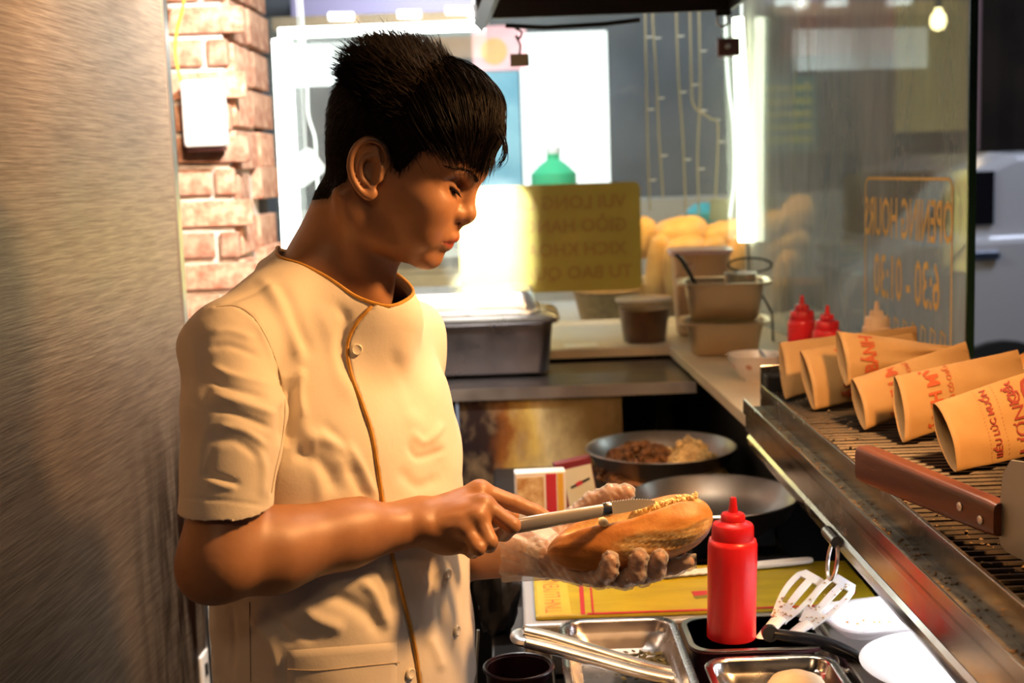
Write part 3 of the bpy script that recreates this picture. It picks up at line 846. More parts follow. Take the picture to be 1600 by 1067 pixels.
class Field:
    def __init__(s, ax, ay, az):
        s.ax = [ax, ay, az]
        s.F = np.full((len(ax), len(ay), len(az)), 0.06, np.float32)

    def win(s, lo, hi):
        sl = []
        for a, l, h in zip(s.ax, lo, hi):
            i0 = max(int(np.searchsorted(a, l)) - 1, 0); i1 = min(int(np.searchsorted(a, h)) + 1, len(a))
            if i1 <= i0: return None, None
            sl.append(slice(i0, i1))
        X, Y, Z = np.meshgrid(s.ax[0][sl[0]], s.ax[1][sl[1]], s.ax[2][sl[2]], indexing='ij', sparse=True)
        return tuple(sl), (X, Y, Z)

    def op(s, sl, d, k, mode='add'):
        F = s.F[sl]
        if mode == 'add':
            h = np.maximum(k - np.abs(F - d), 0) / k if k > 0 else 0
            s.F[sl] = np.minimum(F, d) - h * h * (k * 0.25)
        else:
            d = -d
            h = np.maximum(k - np.abs(F - d), 0) / k if k > 0 else 0
            s.F[sl] = np.maximum(F, d) + h * h * (k * 0.25)

    def cone(s, p, q, r1, r2, k=0.01, mode='add', m=0.03):
        p = np.array(p, np.float32); q = np.array(q, np.float32); R = max(r1, r2) + max(m, k * 1.2)
        sl, X = s.win(np.minimum(p, q) - R, np.maximum(p, q) + R)
        if sl is None: return
        ba = q - p; L2 = float(ba @ ba) + 1e-12
        dx, dy, dz = X[0] - p[0], X[1] - p[1], X[2] - p[2]
        t = np.clip((dx * ba[0] + dy * ba[1] + dz * ba[2]) / L2, 0, 1)
        d = np.sqrt((dx - ba[0] * t) ** 2 + (dy - ba[1] * t) ** 2 + (dz - ba[2] * t) ** 2) - (r1 + (r2 - r1) * t)
        s.op(sl, d.astype(np.float32), k, mode)

    def chain(s, pts, rs, k=0.006, mode='add'):
        for i in range(len(pts) - 1): s.cone(pts[i], pts[i + 1], rs[i], rs[i + 1], k, mode)

    def ell(s, c, r, M=None, k=0.01, mode='add', m=0.02):
        """ellipsoid, M columns = axes"""
        c = np.array(c, np.float32); r = np.array(r, np.float32)
        M = np.eye(3, dtype=np.float32) if M is None else np.array(M, np.float32)
        ext = np.sqrt(((M * r) ** 2).sum(1)) + max(m, k * 1.2)
        sl, X = s.win(c - ext, c + ext)
        if sl is None: return
        d = [X[i] - c[i] for i in range(3)]
        q = [(d[0] * M[0, j] + d[1] * M[1, j] + d[2] * M[2, j]) for j in range(3)]
        k0 = np.sqrt(sum((q[j] / r[j]) ** 2 for j in range(3))); k1 = np.sqrt(sum((q[j] / r[j] ** 2) ** 2 for j in range(3)))
        s.op(sl, (k0 * (k0 - 1) / np.maximum(k1, 1e-6)).astype(np.float32), k, mode)

    def func(s, lo, hi, fn, k=0.01, mode='add'):
        sl, X = s.win(lo, hi)
        if sl is None: return
        s.op(sl, fn(*X).astype(np.float32), k, mode)

    def mesh(s):
        """surface nets -> verts (n,3), quads (m,4)"""
        F = s.F; S = F < 0
        nx, ny, nz = F.shape
        c = np.zeros((nx - 1, ny - 1, nz - 1), np.uint8)
        for dx in (0, 1):
            for dy in (0, 1):
                for dz in (0, 1): c += S[dx:nx - 1 + dx, dy:ny - 1 + dy, dz:nz - 1 + dz]
        act = (c > 0) & (c < 8)
        I = np.argwhere(act)
        idx = np.full(act.shape, -1, np.int32); idx[act] = np.arange(len(I))
        acc = np.zeros((len(I), 3), np.float64); cnt = np.zeros(len(I))
        corners = [(dx, dy, dz) for dx in (0, 1) for dy in (0, 1) for dz in (0, 1)]
        val = {cc: F[I[:, 0] + cc[0], I[:, 1] + cc[1], I[:, 2] + cc[2]].astype(np.float64) for cc in corners}
        for a in corners:
            for ax in range(3):
                if a[ax] == 0:
                    b = list(a); b[ax] = 1; b = tuple(b)
                    va, vb = val[a], val[b]; m = (va < 0) != (vb < 0)
                    t = np.where(m, va / np.where(m, va - vb, 1), 0)
                    p = np.tile(np.array(a, float), (len(I), 1)); p[:, ax] = t
                    acc[m] += p[m]; cnt[m] += 1
        g = I + acc / cnt[:, None]
        V = np.stack([np.interp(g[:, i], np.arange(len(s.ax[i])), s.ax[i]) for i in range(3)], 1)
        Q = []
        for ax in range(3):
            o = [slice(1, n - 1) for n in (nx, ny, nz)]
            lo_, hi_ = list(o), list(o)
            lo_[ax] = slice(0, F.shape[ax] - 1); hi_[ax] = slice(1, F.shape[ax])
            A, B = S[tuple(lo_)], S[tuple(hi_)]
            e = np.argwhere(A != B); flip = A[tuple(e.T)]
            off = [1, 1, 1]; off[ax] = 0; e = e + np.array(off)
            u, v = [(1, 2), (2, 0), (0, 1)][ax]
            ds = []
            for du, dv in ((-1, -1), (0, -1), (0, 0), (-1, 0)):
                t = e.copy(); t[:, u] += du; t[:, v] += dv
                ds.append(idx[t[:, 0], t[:, 1], t[:, 2]])
            q = np.stack(ds, 1); q[~flip] = q[~flip][:, ::-1]
            Q.append(q)
        Q = np.concatenate(Q); Q = Q[(Q >= 0).all(1)]
        return V, Q


def np_object(name, V, Q, m, parent=None, smooth=True):
    me = bpy.data.meshes.new(name)
    V = np.asarray(V, np.float64)
    if parent is not None:
        M = np.array(WM[parent.name].inverted()); V = V @ M[:3, :3].T + M[:3, 3]
    me.vertices.add(len(V)); me.vertices.foreach_set('co', V.astype(np.float32).ravel())
    k = Q.shape[1]
    me.loops.add(len(Q) * k); me.loops.foreach_set('vertex_index', Q.astype(np.int32).ravel())
    me.polygons.add(len(Q)); me.polygons.foreach_set('loop_start', np.arange(0, len(Q) * k, k, dtype=np.int32))
    me.polygons.foreach_set('use_smooth', np.full(len(Q), smooth))
    for x in (m if isinstance(m, (list, tuple)) else [m]): me.materials.append(x)
    me.update(); me.validate()
    o = bpy.data.objects.new(name, me); COL.objects.link(o)
    if parent is not None: o.parent = parent; WM[o.name] = WM[parent.name].copy()
    else: WM[o.name] = Matrix.Identity(4)
    return o


def vnormals(V, Q):
    a, b, c, d = (V[Q[:, i]] for i in range(4))
    n = np.cross(c - a, d - b); N = np.zeros_like(V)
    for i in range(4): np.add.at(N, Q[:, i], n)
    return N / np.maximum(np.linalg.norm(N, axis=1, keepdims=True), 1e-12)


def laplace(V, Q, it=1, lam=0.5):
    E = np.concatenate([Q[:, [0, 1]], Q[:, [1, 2]], Q[:, [2, 3]], Q[:, [3, 0]]])
    deg = np.bincount(E.ravel(), minlength=len(V))[:, None]
    for _ in range(it):
        acc = np.zeros_like(V)
        for k in range(3):
            acc[:, k] = np.bincount(E[:, 0], V[E[:, 1], k], len(V)) + np.bincount(E[:, 1], V[E[:, 0], k], len(V))
        V = V + lam * (acc / np.maximum(deg, 1) - V)
    return V


def stroke_dist(P, poly):
    """distance and 0..1 position of 2-d points P along a polyline"""
    poly = np.asarray(poly, float); best = np.full(len(P), 1e9); tt = np.zeros(len(P)); side = np.zeros(len(P))
    ln = np.r_[0, np.cumsum(np.linalg.norm(np.diff(poly, axis=0), axis=1))]
    for i in range(len(poly) - 1):
        a, b = poly[i], poly[i + 1]; ab = b - a
        t = np.clip(((P - a) @ ab) / (ab @ ab), 0, 1)
        q = a + t[:, None] * ab; d = np.linalg.norm(P - q, axis=1)
        m = d < best
        best[m] = d[m]; tt[m] = (ln[i] + t[m] * (ln[i + 1] - ln[i])) / ln[-1]
        cr = ab[0] * (P[:, 1] - a[1]) - ab[1] * (P[:, 0] - a[0]); side[m] = np.sign(cr[m])
    return best, tt, side


def set_attr(o, name, vals):
    a = o.data.attributes.new(name, 'FLOAT', 'POINT'); a.data.foreach_set('value', np.asarray(vals, np.float32))

# ============================================================ THE COOK
SKIN_T = 1.40
person = thing('person', 'young cook in a cream short-sleeved jacket, head bowed, spreading filling into a baguette', 'person', (-0.20, 1.43, 0))

# ---- head frame: origin at the near ear's tragus line, x forward, y to his left, z up
HP, HYAW = math.radians(21.0), math.radians(-11.0)     # nod, turn towards the camera
ear = at(598, 262, SKIN_T)
HM = (Matrix.Rotation(HYAW, 3, 'Z') @ Matrix.Rotation(HP, 3, 'Y'))      # head -> world
HM_n = np.array(HM); HO = np.array(ear)


def h2w(p): return HO + HM_n @ np.array(p, float)
def w2h(P): return (np.asarray(P) - HO) @ HM_n


def hpx(px, py, y=0.0):
    """photo point on the head's plane y=const -> head coordinates"""
    d = np.array(ray(px, py)); o = np.array(CAM) - HO
    dl = HM_n.T @ d; ol = HM_n.T @ o
    t = (y - ol[1]) / dl[1]
    return ol + dl * t


body_axes = (axis_pts([(-0.46, -0.225, 0.0034), (-0.225, 0.02, 0.0016), (0.02, 0.20, 0.002)]),
             axis_pts([(1.14, 1.29, 0.003), (1.29, 1.50, 0.0019), (1.50, 1.74, 0.0035)]),
             axis_pts([(0.02, 1.03, 0.012), (1.03, 1.23, 0.0019), (1.23, 1.40, 0.004), (1.40, 1.72, 0.0015)]))
B = Field(*body_axes)

# torso, hips and legs (under the clothes)
f_dir = np.array([0.833, -0.551, 0.0]); s_dir = np.array([0.551, 0.833, 0.0])   # facing, towards his left
TC = np.array([-0.205, 1.43, 0.0])


def tp(f, s, z): return TC + f_dir * f + s_dir * s + np.array([0, 0, z])


R3 = np.stack([f_dir, s_dir, np.array([0, 0, 1.0])], 1)
B.ell(tp(-0.014, 0, 1.27), (0.082, 0.140, 0.19), R3, 0.03)
B.ell(tp(0.0, 0, 1.05), (0.085, 0.135, 0.20), R3, 0.05)
B.ell(tp(-0.01, 0, 0.90), (0.095, 0.15, 0.14), R3, 0.05)
for s in (-1, 1):
    B.chain([tp(0, s * 0.085, 0.86), tp(0.012, s * 0.09, 0.48), tp(-0.01, s * 0.095, 0.09)], [0.08, 0.055, 0.038], 0.03)
    B.chain([tp(-0.02, s * 0.098, 0.055), tp(0.15, s * 0.11, 0.045)], [0.036, 0.03], 0.02)
RSH = np.array(at(356, 548, 1.275)); LSH = np.array(at(632, 532, 1.565))
B.cone(tp(-0.015, 0.0, 1.40), RSH, 0.034, 0.028, 0.04)
B.cone(tp(-0.015, 0.0, 1.39), LSH, 0.034, 0.030, 0.04)

# neck
NB = h2w((-0.028, 0, -0.055)); NB0 = np.array(at(525, 452, 1.415))
B.cone(NB0, h2w((-0.016, 0.0, -0.055)), 0.050, 0.041, 0.020)
B.cone(NB0 + np.array([0.0, 0, 0.0]), tp(-0.01, 0, 1.36), 0.048, 0.065, 0.04)
B.cone(np.array(at(488, 425, 1.39)), np.array(at(546, 352, 1.40)), 0.025, 0.034, 0.04)          # nape / trapezius
B.cone(np.array(at(440, 452, 1.35)), np.array(at(512, 405, 1.39)), 0.012, 0.022, 0.03)
B.cone(np.array(at(597, 425, 1.40)), np.array(at(584, 470, 1.405)), 0.009, 0.010, 0.03)         # throat
# sternomastoid
B.cone(h2w((-0.015, -0.062, -0.035)), np.array(at(585, 470, 1.385)), 0.011, 0.008, 0.02)

# ---- skull and face
# key levels: z, back x, front x, half width, xc, n
zk = np.array([-0.088, -0.081, -0.070, -0.050, -0.030, -0.012, 0.012, 0.040, 0.070, 0.100, 0.118, 0.129])
bk = np.array([0.000, -0.010, -0.022, -0.034, -0.046, -0.057, -0.065, -0.071, -0.071, -0.060, -0.042, -0.015])
fr = np.array([0.062, 0.073, 0.0800, 0.0850, 0.0905, 0.0930, 0.0975, 0.1070, 0.1030, 0.085, 0.062, 0.030])
hw = np.array([0.020, 0.034, 0.046, 0.054, 0.060, 0.0650, 0.0685, 0.0735, 0.0755, 0.066, 0.048, 0.022])
nn = np.array([2.0, 2.0, 2.05, 2.1, 2.2, 2.3, 2.3, 2.2, 2.1, 2.0, 2.0, 2.0])
zf = np.linspace(zk[0], zk[-1], 200)


def smooth_interp(z, y):
    v = np.interp(zf, z, y)
    k = np.hanning(19); k /= k.sum()
    return np.convolve(np.pad(v, 9, mode='edge'), k, 'valid')


TB = {n: smooth_interp(zk, a) for n, a in (('b', bk), ('f', fr), ('w', hw), ('n', nn))}


def head_fn(X, Y, Z):
    dx, dy, dz = X - HO[0], Y - HO[1], Z - HO[2]
    x = dx * HM_n[0, 0] + dy * HM_n[1, 0] + dz * HM_n[2, 0]
    y = dx * HM_n[0, 1] + dy * HM_n[1, 1] + dz * HM_n[2, 1]
    z = dx * HM_n[0, 2] + dy * HM_n[1, 2] + dz * HM_n[2, 2]
    zc = np.clip(z, zk[0], zk[-1])
    b = np.interp(zc, zf, TB['b']); f = np.interp(zc, zf, TB['f']); w_ = np.interp(zc, zf, TB['w']); n = np.interp(zc, zf, TB['n'])
    xc = b + (f - b) * 0.46
    hx = np.where(x > xc, f - xc, xc - b)
    q = (np.abs((x - xc) / hx) ** n + np.abs(y / w_) ** n + 1e-9) ** (1 / n)
    r2 = np.sqrt((x - xc) ** 2 + y ** 2) + 1e-6
    d = (r2 - r2 / q) * 0.9                   # radial distance
    d = np.minimum(d, 0.05)
    dz_ = np.maximum(zk[0] - z, z - zk[-1])
    h = np.maximum(0.03 - np.abs(d - dz_), 0) / 0.03
    return np.maximum(d, dz_) + h * h * 0.0075


hc = h2w((0.01, 0, 0.02))
B.func(hc - 0.16, hc + 0.17, head_fn, 0.022)


def hcone(p, q, r1, r2, k, mode='add'): B.cone(h2w(p), h2w(q), r1, r2, k, mode, 0.015)
def hell(c, r, k, mode='add', rot=None):
    M = HM_n if rot is None else HM_n @ np.array(rot)
    B.ell(h2w(c), r, M, k, mode, 0.012)


Ry = lambda a: Matrix.Rotation(math.radians(a), 3, 'Y')
Rz = lambda a: Matrix.Rotation(math.radians(a), 3, 'Z')
# key profile points from the photograph
nt = hpx(741.5, 339.0); nas = hpx(744, 296); sub = hpx(722, 357); gla = hpx(762, 268)
ul = hpx(717.5, 371); ml = hpx(708, 378); ll = hpx(706, 384.5); mlb = hpx(690, 391); chf = hpx(684, 404); chb = hpx(665, 415)
# brow, cheek, jaw
for s in (-1, 1):
    hcone((gla[0] - 0.017, s * 0.010, gla[2] - 0.004), (gla[0] - 0.030, s * 0.040, gla[2] - 0.004), 0.012, 0.010, 0.018)
    hell((0.070, s * 0.036, -0.018), (0.024, 0.021, 0.022), 0.022)                     # cheek
    hell((0.066, s * 0.028, -0.046), (0.024, 0.022, 0.022), 0.02)
    hcone((0.004, s * 0.050, -0.052), (0.060, s * 0.022, -0.0735), 0.010, 0.010, 0.018)   # jaw line
    hell((0.0895, s * 0.031, 0.0115), (0.0085, 0.0165, 0.0085), 0.012, 'sub')   # eye socket
    hell((0.0775, s * 0.0305, 0.0090), (0.0122, 0.0150, 0.0122), 0.006)
    lid = catmull([(0.0795, s * 0.0415, 0.0125), (0.0875, s * 0.0365, 0.0100), (0.0905, s * 0.0305, 0.0072), (0.0925, s * 0.0225, 0.0055)], 4)
    for i in range(len(lid) - 1): hcone(lid[i], lid[i + 1], 0.0018, 0.0018, 0.003)
    for i in range(len(lid) - 1): hcone(np.array(lid[i]) + (0.0010, 0, -0.0036), np.array(lid[i + 1]) + (0.0010, 0, -0.0030), 0.0011, 0.0011, 0.002, 'sub')      # eyeball with lids
hell((chf[0] - 0.012, 0, chf[2] - 0.001), (0.0125, 0.019, 0.0125), 0.014)
hell((chb[0] - 0.004, 0, chb[2] + 0.011), (0.016, 0.018, 0.011), 0.014)
# nose
hcone((nas[0] - 0.0075, 0, nas[2] + 0.002), (nt[0] - 0.0105, 0, nt[2] + 0.003), 0.0070, 0.0088, 0.010)
hell((nt[0] - 0.0098, 0, nt[2] + 0.0005), (0.0108, 0.0105, 0.0098), 0.006)
for s in (-1, 1):
    hell((nt[0] - 0.0195, s * 0.0115, nt[2] - 0.0030), (0.0105, 0.0068, 0.0083), 0.006)   # wings
hcone((nt[0] - 0.010, 0, nt[2] - 0.006), (sub[0] - 0.006, 0, sub[2] + 0.004), 0.0055, 0.005, 0.006)
for s in (-1, 1):
    hell((nt[0] - 0.0165, s * 0.0078, nt[2] - 0.0105), (0.0062, 0.0034, 0.0042), 0.002, 'sub', Ry(10) @ Rz(s * -20))
# mouth: muzzle, lips
hell((sub[0] - 0.0205, 0, ml[2] + 0.006), (0.0165, 0.023, 0.020), 0.012)
up_l = [(ul[0] - 0.0060, 0, ul[2] - 0.0012), (ul[0] - 0.0078, 0.010, ul[2] - 0.0018), (ul[0] - 0.0150, 0.020, ml[2] + 0.001)]
lo_l = [(ll[0] - 0.0062, 0, ll[2] + 0.0002), (ll[0] - 0.0082, 0.010, ll[2] + 0.0006), (ul[0] - 0.0155, 0.019, ml[2] - 0.0012)]
for s in (-1, 1):
    for L_, r in ((up_l, (0.0056, 0.0050, 0.0026)), (lo_l, (0.0062, 0.0054, 0.0026))):
        P = [(p[0], p[1] * s, p[2]) for p in L_]
        hcone(P[0], P[1], r[0], r[1], 0.004); hcone(P[1], P[2], r[1], r[2], 0.004)
    hcone((ml[0] + 0.001, 0, ml[2]), (ml[0] - 0.0045, s * 0.011, ml[2] - 0.0002), 0.0011, 0.0011, 0.0015, 'sub')
    hcone((ml[0] - 0.0045, s * 0.011, ml[2] - 0.0002), (ul[0] - 0.0125, s * 0.0215, ml[2] - 0.001), 0.0011, 0.0014, 0.0015, 'sub')
# ears
e_t, e_b = hpx(577, 219, -0.068), hpx(577, 304, -0.068)
for s in (-1, 1):
    yb = s * 0.0700
    c0 = ((e_t[0] + e_b[0]) / 2 + 0.002, yb, (e_t[2] + e_b[2]) / 2)
    tilt = Ry(-14)

    def er(a, b, dy=0.0):          # ear-plane point: a forward, b up (fractions of half sizes)
        v = tilt @ Vector((a * 0.0175, 0, b * 0.0290))
        return (c0[0] + v.x, c0[1] + s * dy, c0[2] + v.z)
    helix = [er(1.0, 0.10, 0.000), er(1.05, 0.55, 0.004), er(0.62, 0.93, 0.007), er(-0.1, 1.0, 0.010), er(-0.72, 0.72, 0.013), er(-0.98, 0.2, 0.015),
             er(-0.86, -0.32, 0.014), er(-0.42, -0.78, 0.010), er(0.05, -1.0, 0.006), er(0.42, -0.86, 0.002)]
    hp = catmull(helix, 4)
    hell((c0[0], c0[1] + s * 0.002, c0[2]), (0.0150, 0.0045, 0.025), 0.006, 'add', tilt @ Rz(s * 22))
    hell((c0[0] + 0.004, c0[1] + s * 0.009, c0[2] - 0.001), (0.0105, 0.0065, 0.0175), 0.004, 'sub', tilt @ Rz(s * 18))
    for i in range(len(hp) - 1): hcone(hp[i], hp[i + 1], 0.0030, 0.0030, 0.003)
    hell(er(0.12, -0.85, 0.004), (0.0062, 0.0038, 0.0072), 0.004, 'add', tilt)
    ah = catmull([er(0.3, 0.42, 0.004), er(-0.3, 0.35, 0.007), er(-0.52, 0.0, 0.008), er(-0.35, -0.42, 0.007), er(0.1, -0.62, 0.004)], 4)
    for i in range(len(ah) - 1): hcone(ah[i], ah[i + 1], 0.0026, 0.0026, 0.003)
    hcone(er(0.72, 0.02, 0.001), er(0.62, -0.32, 0.002), 0.0042, 0.0042, 0.004)      # tragus

# ---- right arm (near the camera)
ELB = np.array(at(345, 872, 1.205)); WR = np.array(at(655, 817, 1.335))
B.chain([RSH, np.array(at(358, 700, 1.228)), ELB], [0.030, 0.034, 0.0375], 0.02)
B.ell(np.array(at(322, 902, 1.205)), (0.023, 0.022, 0.021), None, 0.025)
for off, ra, rb in (((0, 0, 0), 0.0335, 0.0235),):
    B.chain([ELB, np.array(at(425, 862, 1.240)), np.array(at(540, 838, 1.290)), WR], [0.0365, 0.0375, 0.0300, 0.0225], 0.02)
B.cone(np.array(at(425, 852, 1.245)), np.array(at(560, 815, 1.30)), 0.0285, 0.019, 0.03)
B.cone(WR + np.array([0, 0.012, 0.004]), np.array(at(600, 822, 1.335)), 0.019, 0.02, 0.02)
B.ell(np.array(at(664, 822, 1.318)), (0.011, 0.009, 0.010), None, 0.012)                # ulna knob


def A(px, py, Y): return np.array(at(px, py, Y))


IM, MM, RM, PM = A(751, 768, 1.372), A(757, 790, 1.345), A(748, 808, 1.332), A(727, 826, 1.328)
# back of the hand
for m_, ra, rb in ((IM, 0.0185, 0.0125), (MM, 0.0180, 0.0120), (RM, 0.0180, 0.0112), (PM, 0.0180, 0.0105)):
    B.cone(WR + (m_ - WR) * 0.08 + np.array([0, 0.004, 0]), m_, ra, rb, 0.010)
B.cone(WR, A(700, 838, 1.345), 0.018, 0.018, 0.015)
B.cone(A(690, 838, 1.350), A(728, 842, 1.345), 0.018, 0.014, 0.012)
B.cone(A(690, 800, 1.368), A(735, 790, 1.375), 0.018, 0.014, 0.012)
# knuckles and tendons
for m_, r_ in ((IM, 0.0105), (MM, 0.0100), (RM, 0.0095), (PM, 0.0090)):
    B.ell(m_ + np.array([-0.002, -0.005, 0.003]), (r_, r_, r_), None, 0.008)
    B.cone(WR + (m_ - WR) * 0.35 + np.array([0, -0.0130, 0.005]), m_ + np.array([-0.004, -0.0070, 0.004]), 0.003, 0.0035, 0.006)
# index pointing along the handle
B.chain([IM, A(806, 787, 1.376), A(836, 799, 1.378), A(855, 808, 1.378)], [0.0112, 0.0091, 0.0080, 0.0068], 0.004)
# middle, bent over the handle
B.chain([MM, A(800, 821, 1.334)], [0.0110, 0.0092], 0.004)
B.chain([A(800, 821, 1.334), A(788, 834, 1.362), A(770, 836, 1.372)], [0.0092, 0.0082, 0.0072], 0.003)
# ring
B.chain([RM, A(765, 846, 1.318)], [0.0105, 0.0088], 0.0035)
B.chain([A(765, 846, 1.318), A(764, 852, 1.345), A(750, 850, 1.362)], [0.0088, 0.0080, 0.0070], 0.003)
# little finger
B.chain([PM, A(747, 856, 1.312)], [0.0098, 0.0082], 0.0035)
B.chain([A(747, 856, 1.312), A(738, 862, 1.332), A(724, 856, 1.345)], [0.0082, 0.0072, 0.0062], 0.003)
# thumb on the far side
B.chain([A(690, 815, 1.372), A(735, 810, 1.402), A(775, 808, 1.406), A(800, 806, 1.404)], [0.017, 0.0125, 0.0100, 0.0085], 0.006)

# ---- left arm
LEL = np.array(at(630, 868, 1.65)); LWR = A(838, 866, 1.465)
B.chain([LSH, LSH * 0.5 + LEL * 0.5, LEL], [0.034, 0.034, 0.035], 0.02)
B.chain([LEL, LEL * 0.6 + LWR * 0.4, LWR], [0.037, 0.034, 0.024], 0.02)


def left_hand(Fd, g=0.0, k=0.004):
    """gloved hand: palm under the loaf, fingers curled up the near side, thumb behind"""
    palm = [A(852, 868, 1.455), A(898, 884, 1.438)]
    Fd.chain([LWR, palm[0], palm[1]], [0.022 + g, 0.022 + g, 0.018 + g], 0.012)
    mc = [A(905, 896, 1.412), A(930, 898, 1.420), A(950, 893, 1.432), A(968, 882, 1.445)]
    for m_ in mc: Fd.cone(palm[0], m_, 0.016 + g, 0.0115 + g, 0.010)
    fing = [  # little, ring, middle, index
        [mc[0], A(938, 905, 1.388), A(950, 893, 1.376), A(953, 876, 1.3755)],
        [mc[1], A(976, 906, 1.394), A(994, 897, 1.380), A(998, 872, 1.3765)],
        [mc[2], A(1006, 900, 1.402), A(1024, 892, 1.388), A(1029, 872, 1.381)],
        [mc[3], A(1022, 892, 1.425), A(1052, 886, 1.410), A(1076, 878, 1.404)]]
    for f_, r in zip(fing, ((0.0098, 0.0085, 0.0084, 0.0078), (0.0105, 0.0092, 0.0090, 0.0084), (0.0105, 0.0092, 0.0090, 0.0084), (0.0102, 0.0088, 0.0080, 0.0070))):
        Fd.chain(f_, [x + g for x in r], k)
    th = [palm[0] + np.array([0.01, 0.018, 0.01]), A(895, 815, 1.487), A(926, 785, 1.482), A(955, 773, 1.474), A(980, 769, 1.468)]
    Fd.chain(th, [0.018 + g, 0.0135 + g, 0.0108 + g, 0.0104 + g, 0.0082 + g], 0.005)
    return fing


left_hand(B)
V, Q = B.mesh()
V = laplace(V, Q, 2, 0.35)
# keep the largest surface only
lab = np.arange(len(V))
E = np.concatenate([Q[:, [0, 1]], Q[:, [1, 2]], Q[:, [2, 3]], Q[:, [3, 0]]])
for _ in range(400):
    new = lab.copy(); np.minimum.at(new, E[:, 0], lab[E[:, 1]]); np.minimum.at(new, E[:, 1], lab[E[:, 0]]); new = new[new]
    if (new == lab).all(): break
    lab = new
big = np.bincount(lab).argmax(); keep = lab == big
remap = np.cumsum(keep) - 1
Q = remap[Q[keep[Q[:, 0]]]]; V = V[keep]

# ---- skin colour zones (hair stubble, lips, nails)
H = w2h(V)
inhead = (V[:, 2] > 1.40)
hx, hy, hz = H[:, 0], H[:, 1], H[:, 2]
# hairline in the head's side view
hl = np.array([hpx(*p, -0.06)[[0, 2]] for p in ((430, 322), (505, 313), (520, 300), (545, 285), (552, 262), (556, 230), (580, 214), (604, 232), (612, 262), (626, 274), (640, 262), (660, 240), (700, 232), (730, 232), (768, 255), (800, 250))])
d, tpos, side = stroke_dist(np.stack([hx, hz], 1), hl)
stub = np.where(side > 0, d, -d)
stub = np.clip(0.5 + stub / 0.012, 0, 1)
stub = np.where(inhead & (hz > -0.075), stub, 0)
lips = np.zeros(len(V))
m = inhead & (np.abs(hz - ml[2]) < 0.02) & (hx > ul[0] - 0.02) & (np.abs(hy) < 0.03)
lw = 1 - np.clip(np.abs(hy) / 0.022, 0, 1) ** 2
lips[m] = np.clip((0.0068 * lw[m] - np.abs(hz[m] - (ml[2] - 0.0006))) / 0.0015 + 0.5, 0, 1)
nails = np.zeros(len(V))


def skin():
    m_, N, L, b = new_mat('skin')
    v = coords(N, L)
    f = noise(N, L, v, 30, 4); f2 = noise(N, L, v, 420, 3)
    c = ramp(N, L, f, [(0.3, (0.34, 0.158, 0.072)), (0.7, (0.42, 0.208, 0.102))])
    at1 = N.new('ShaderNodeAttribute'); at1.attribute_name = 'stubble'
    at2 = N.new('ShaderNodeAttribute'); at2.attribute_name = 'lips'
    c = mix(N, L, at2.outputs['Fac'], c, (0.46, 0.10, 0.055))
    mm = N.new('ShaderNodeMath'); mm.operation = 'MULTIPLY_ADD'; mm.inputs[1].default_value = 0.5; mm.inputs[2].default_value = 0.75
    L.new(f2, mm.inputs[0])
    m3 = N.new('ShaderNodeMath'); m3.operation = 'MULTIPLY'; m3.use_clamp = True; L.new(mm.outputs[0], m3.inputs[0]); L.new(at1.outputs['Fac'], m3.inputs[1])
    c = mix(N, L, m3.outputs[0], c, (0.010, 0.007, 0.005))
    L.new(c, b.inputs['Base Color'])
    b.inputs['Roughness'].default_value = 0.46
    b.inputs['Subsurface Weight'].default_value = 0.12
    b.inputs['Subsurface Radius'].default_value = (0.010, 0.004, 0.002)
    b.inputs['Subsurface Scale'].default_value = 0.5
    bump(N, L, b, f2, 0.12, 0.0006)
    return m_


M_skin = skin()
body = np_object('body', V, Q, M_skin, person)
set_attr(body, 'stubble', stub); set_attr(body, 'lips', lips)
BODY_V, BODY_Q = V, Q
body_bvh = BVHTree.FromPolygons([tuple(v) for v in V], [tuple(q) for q in Q])
print('body', len(V), len(Q))

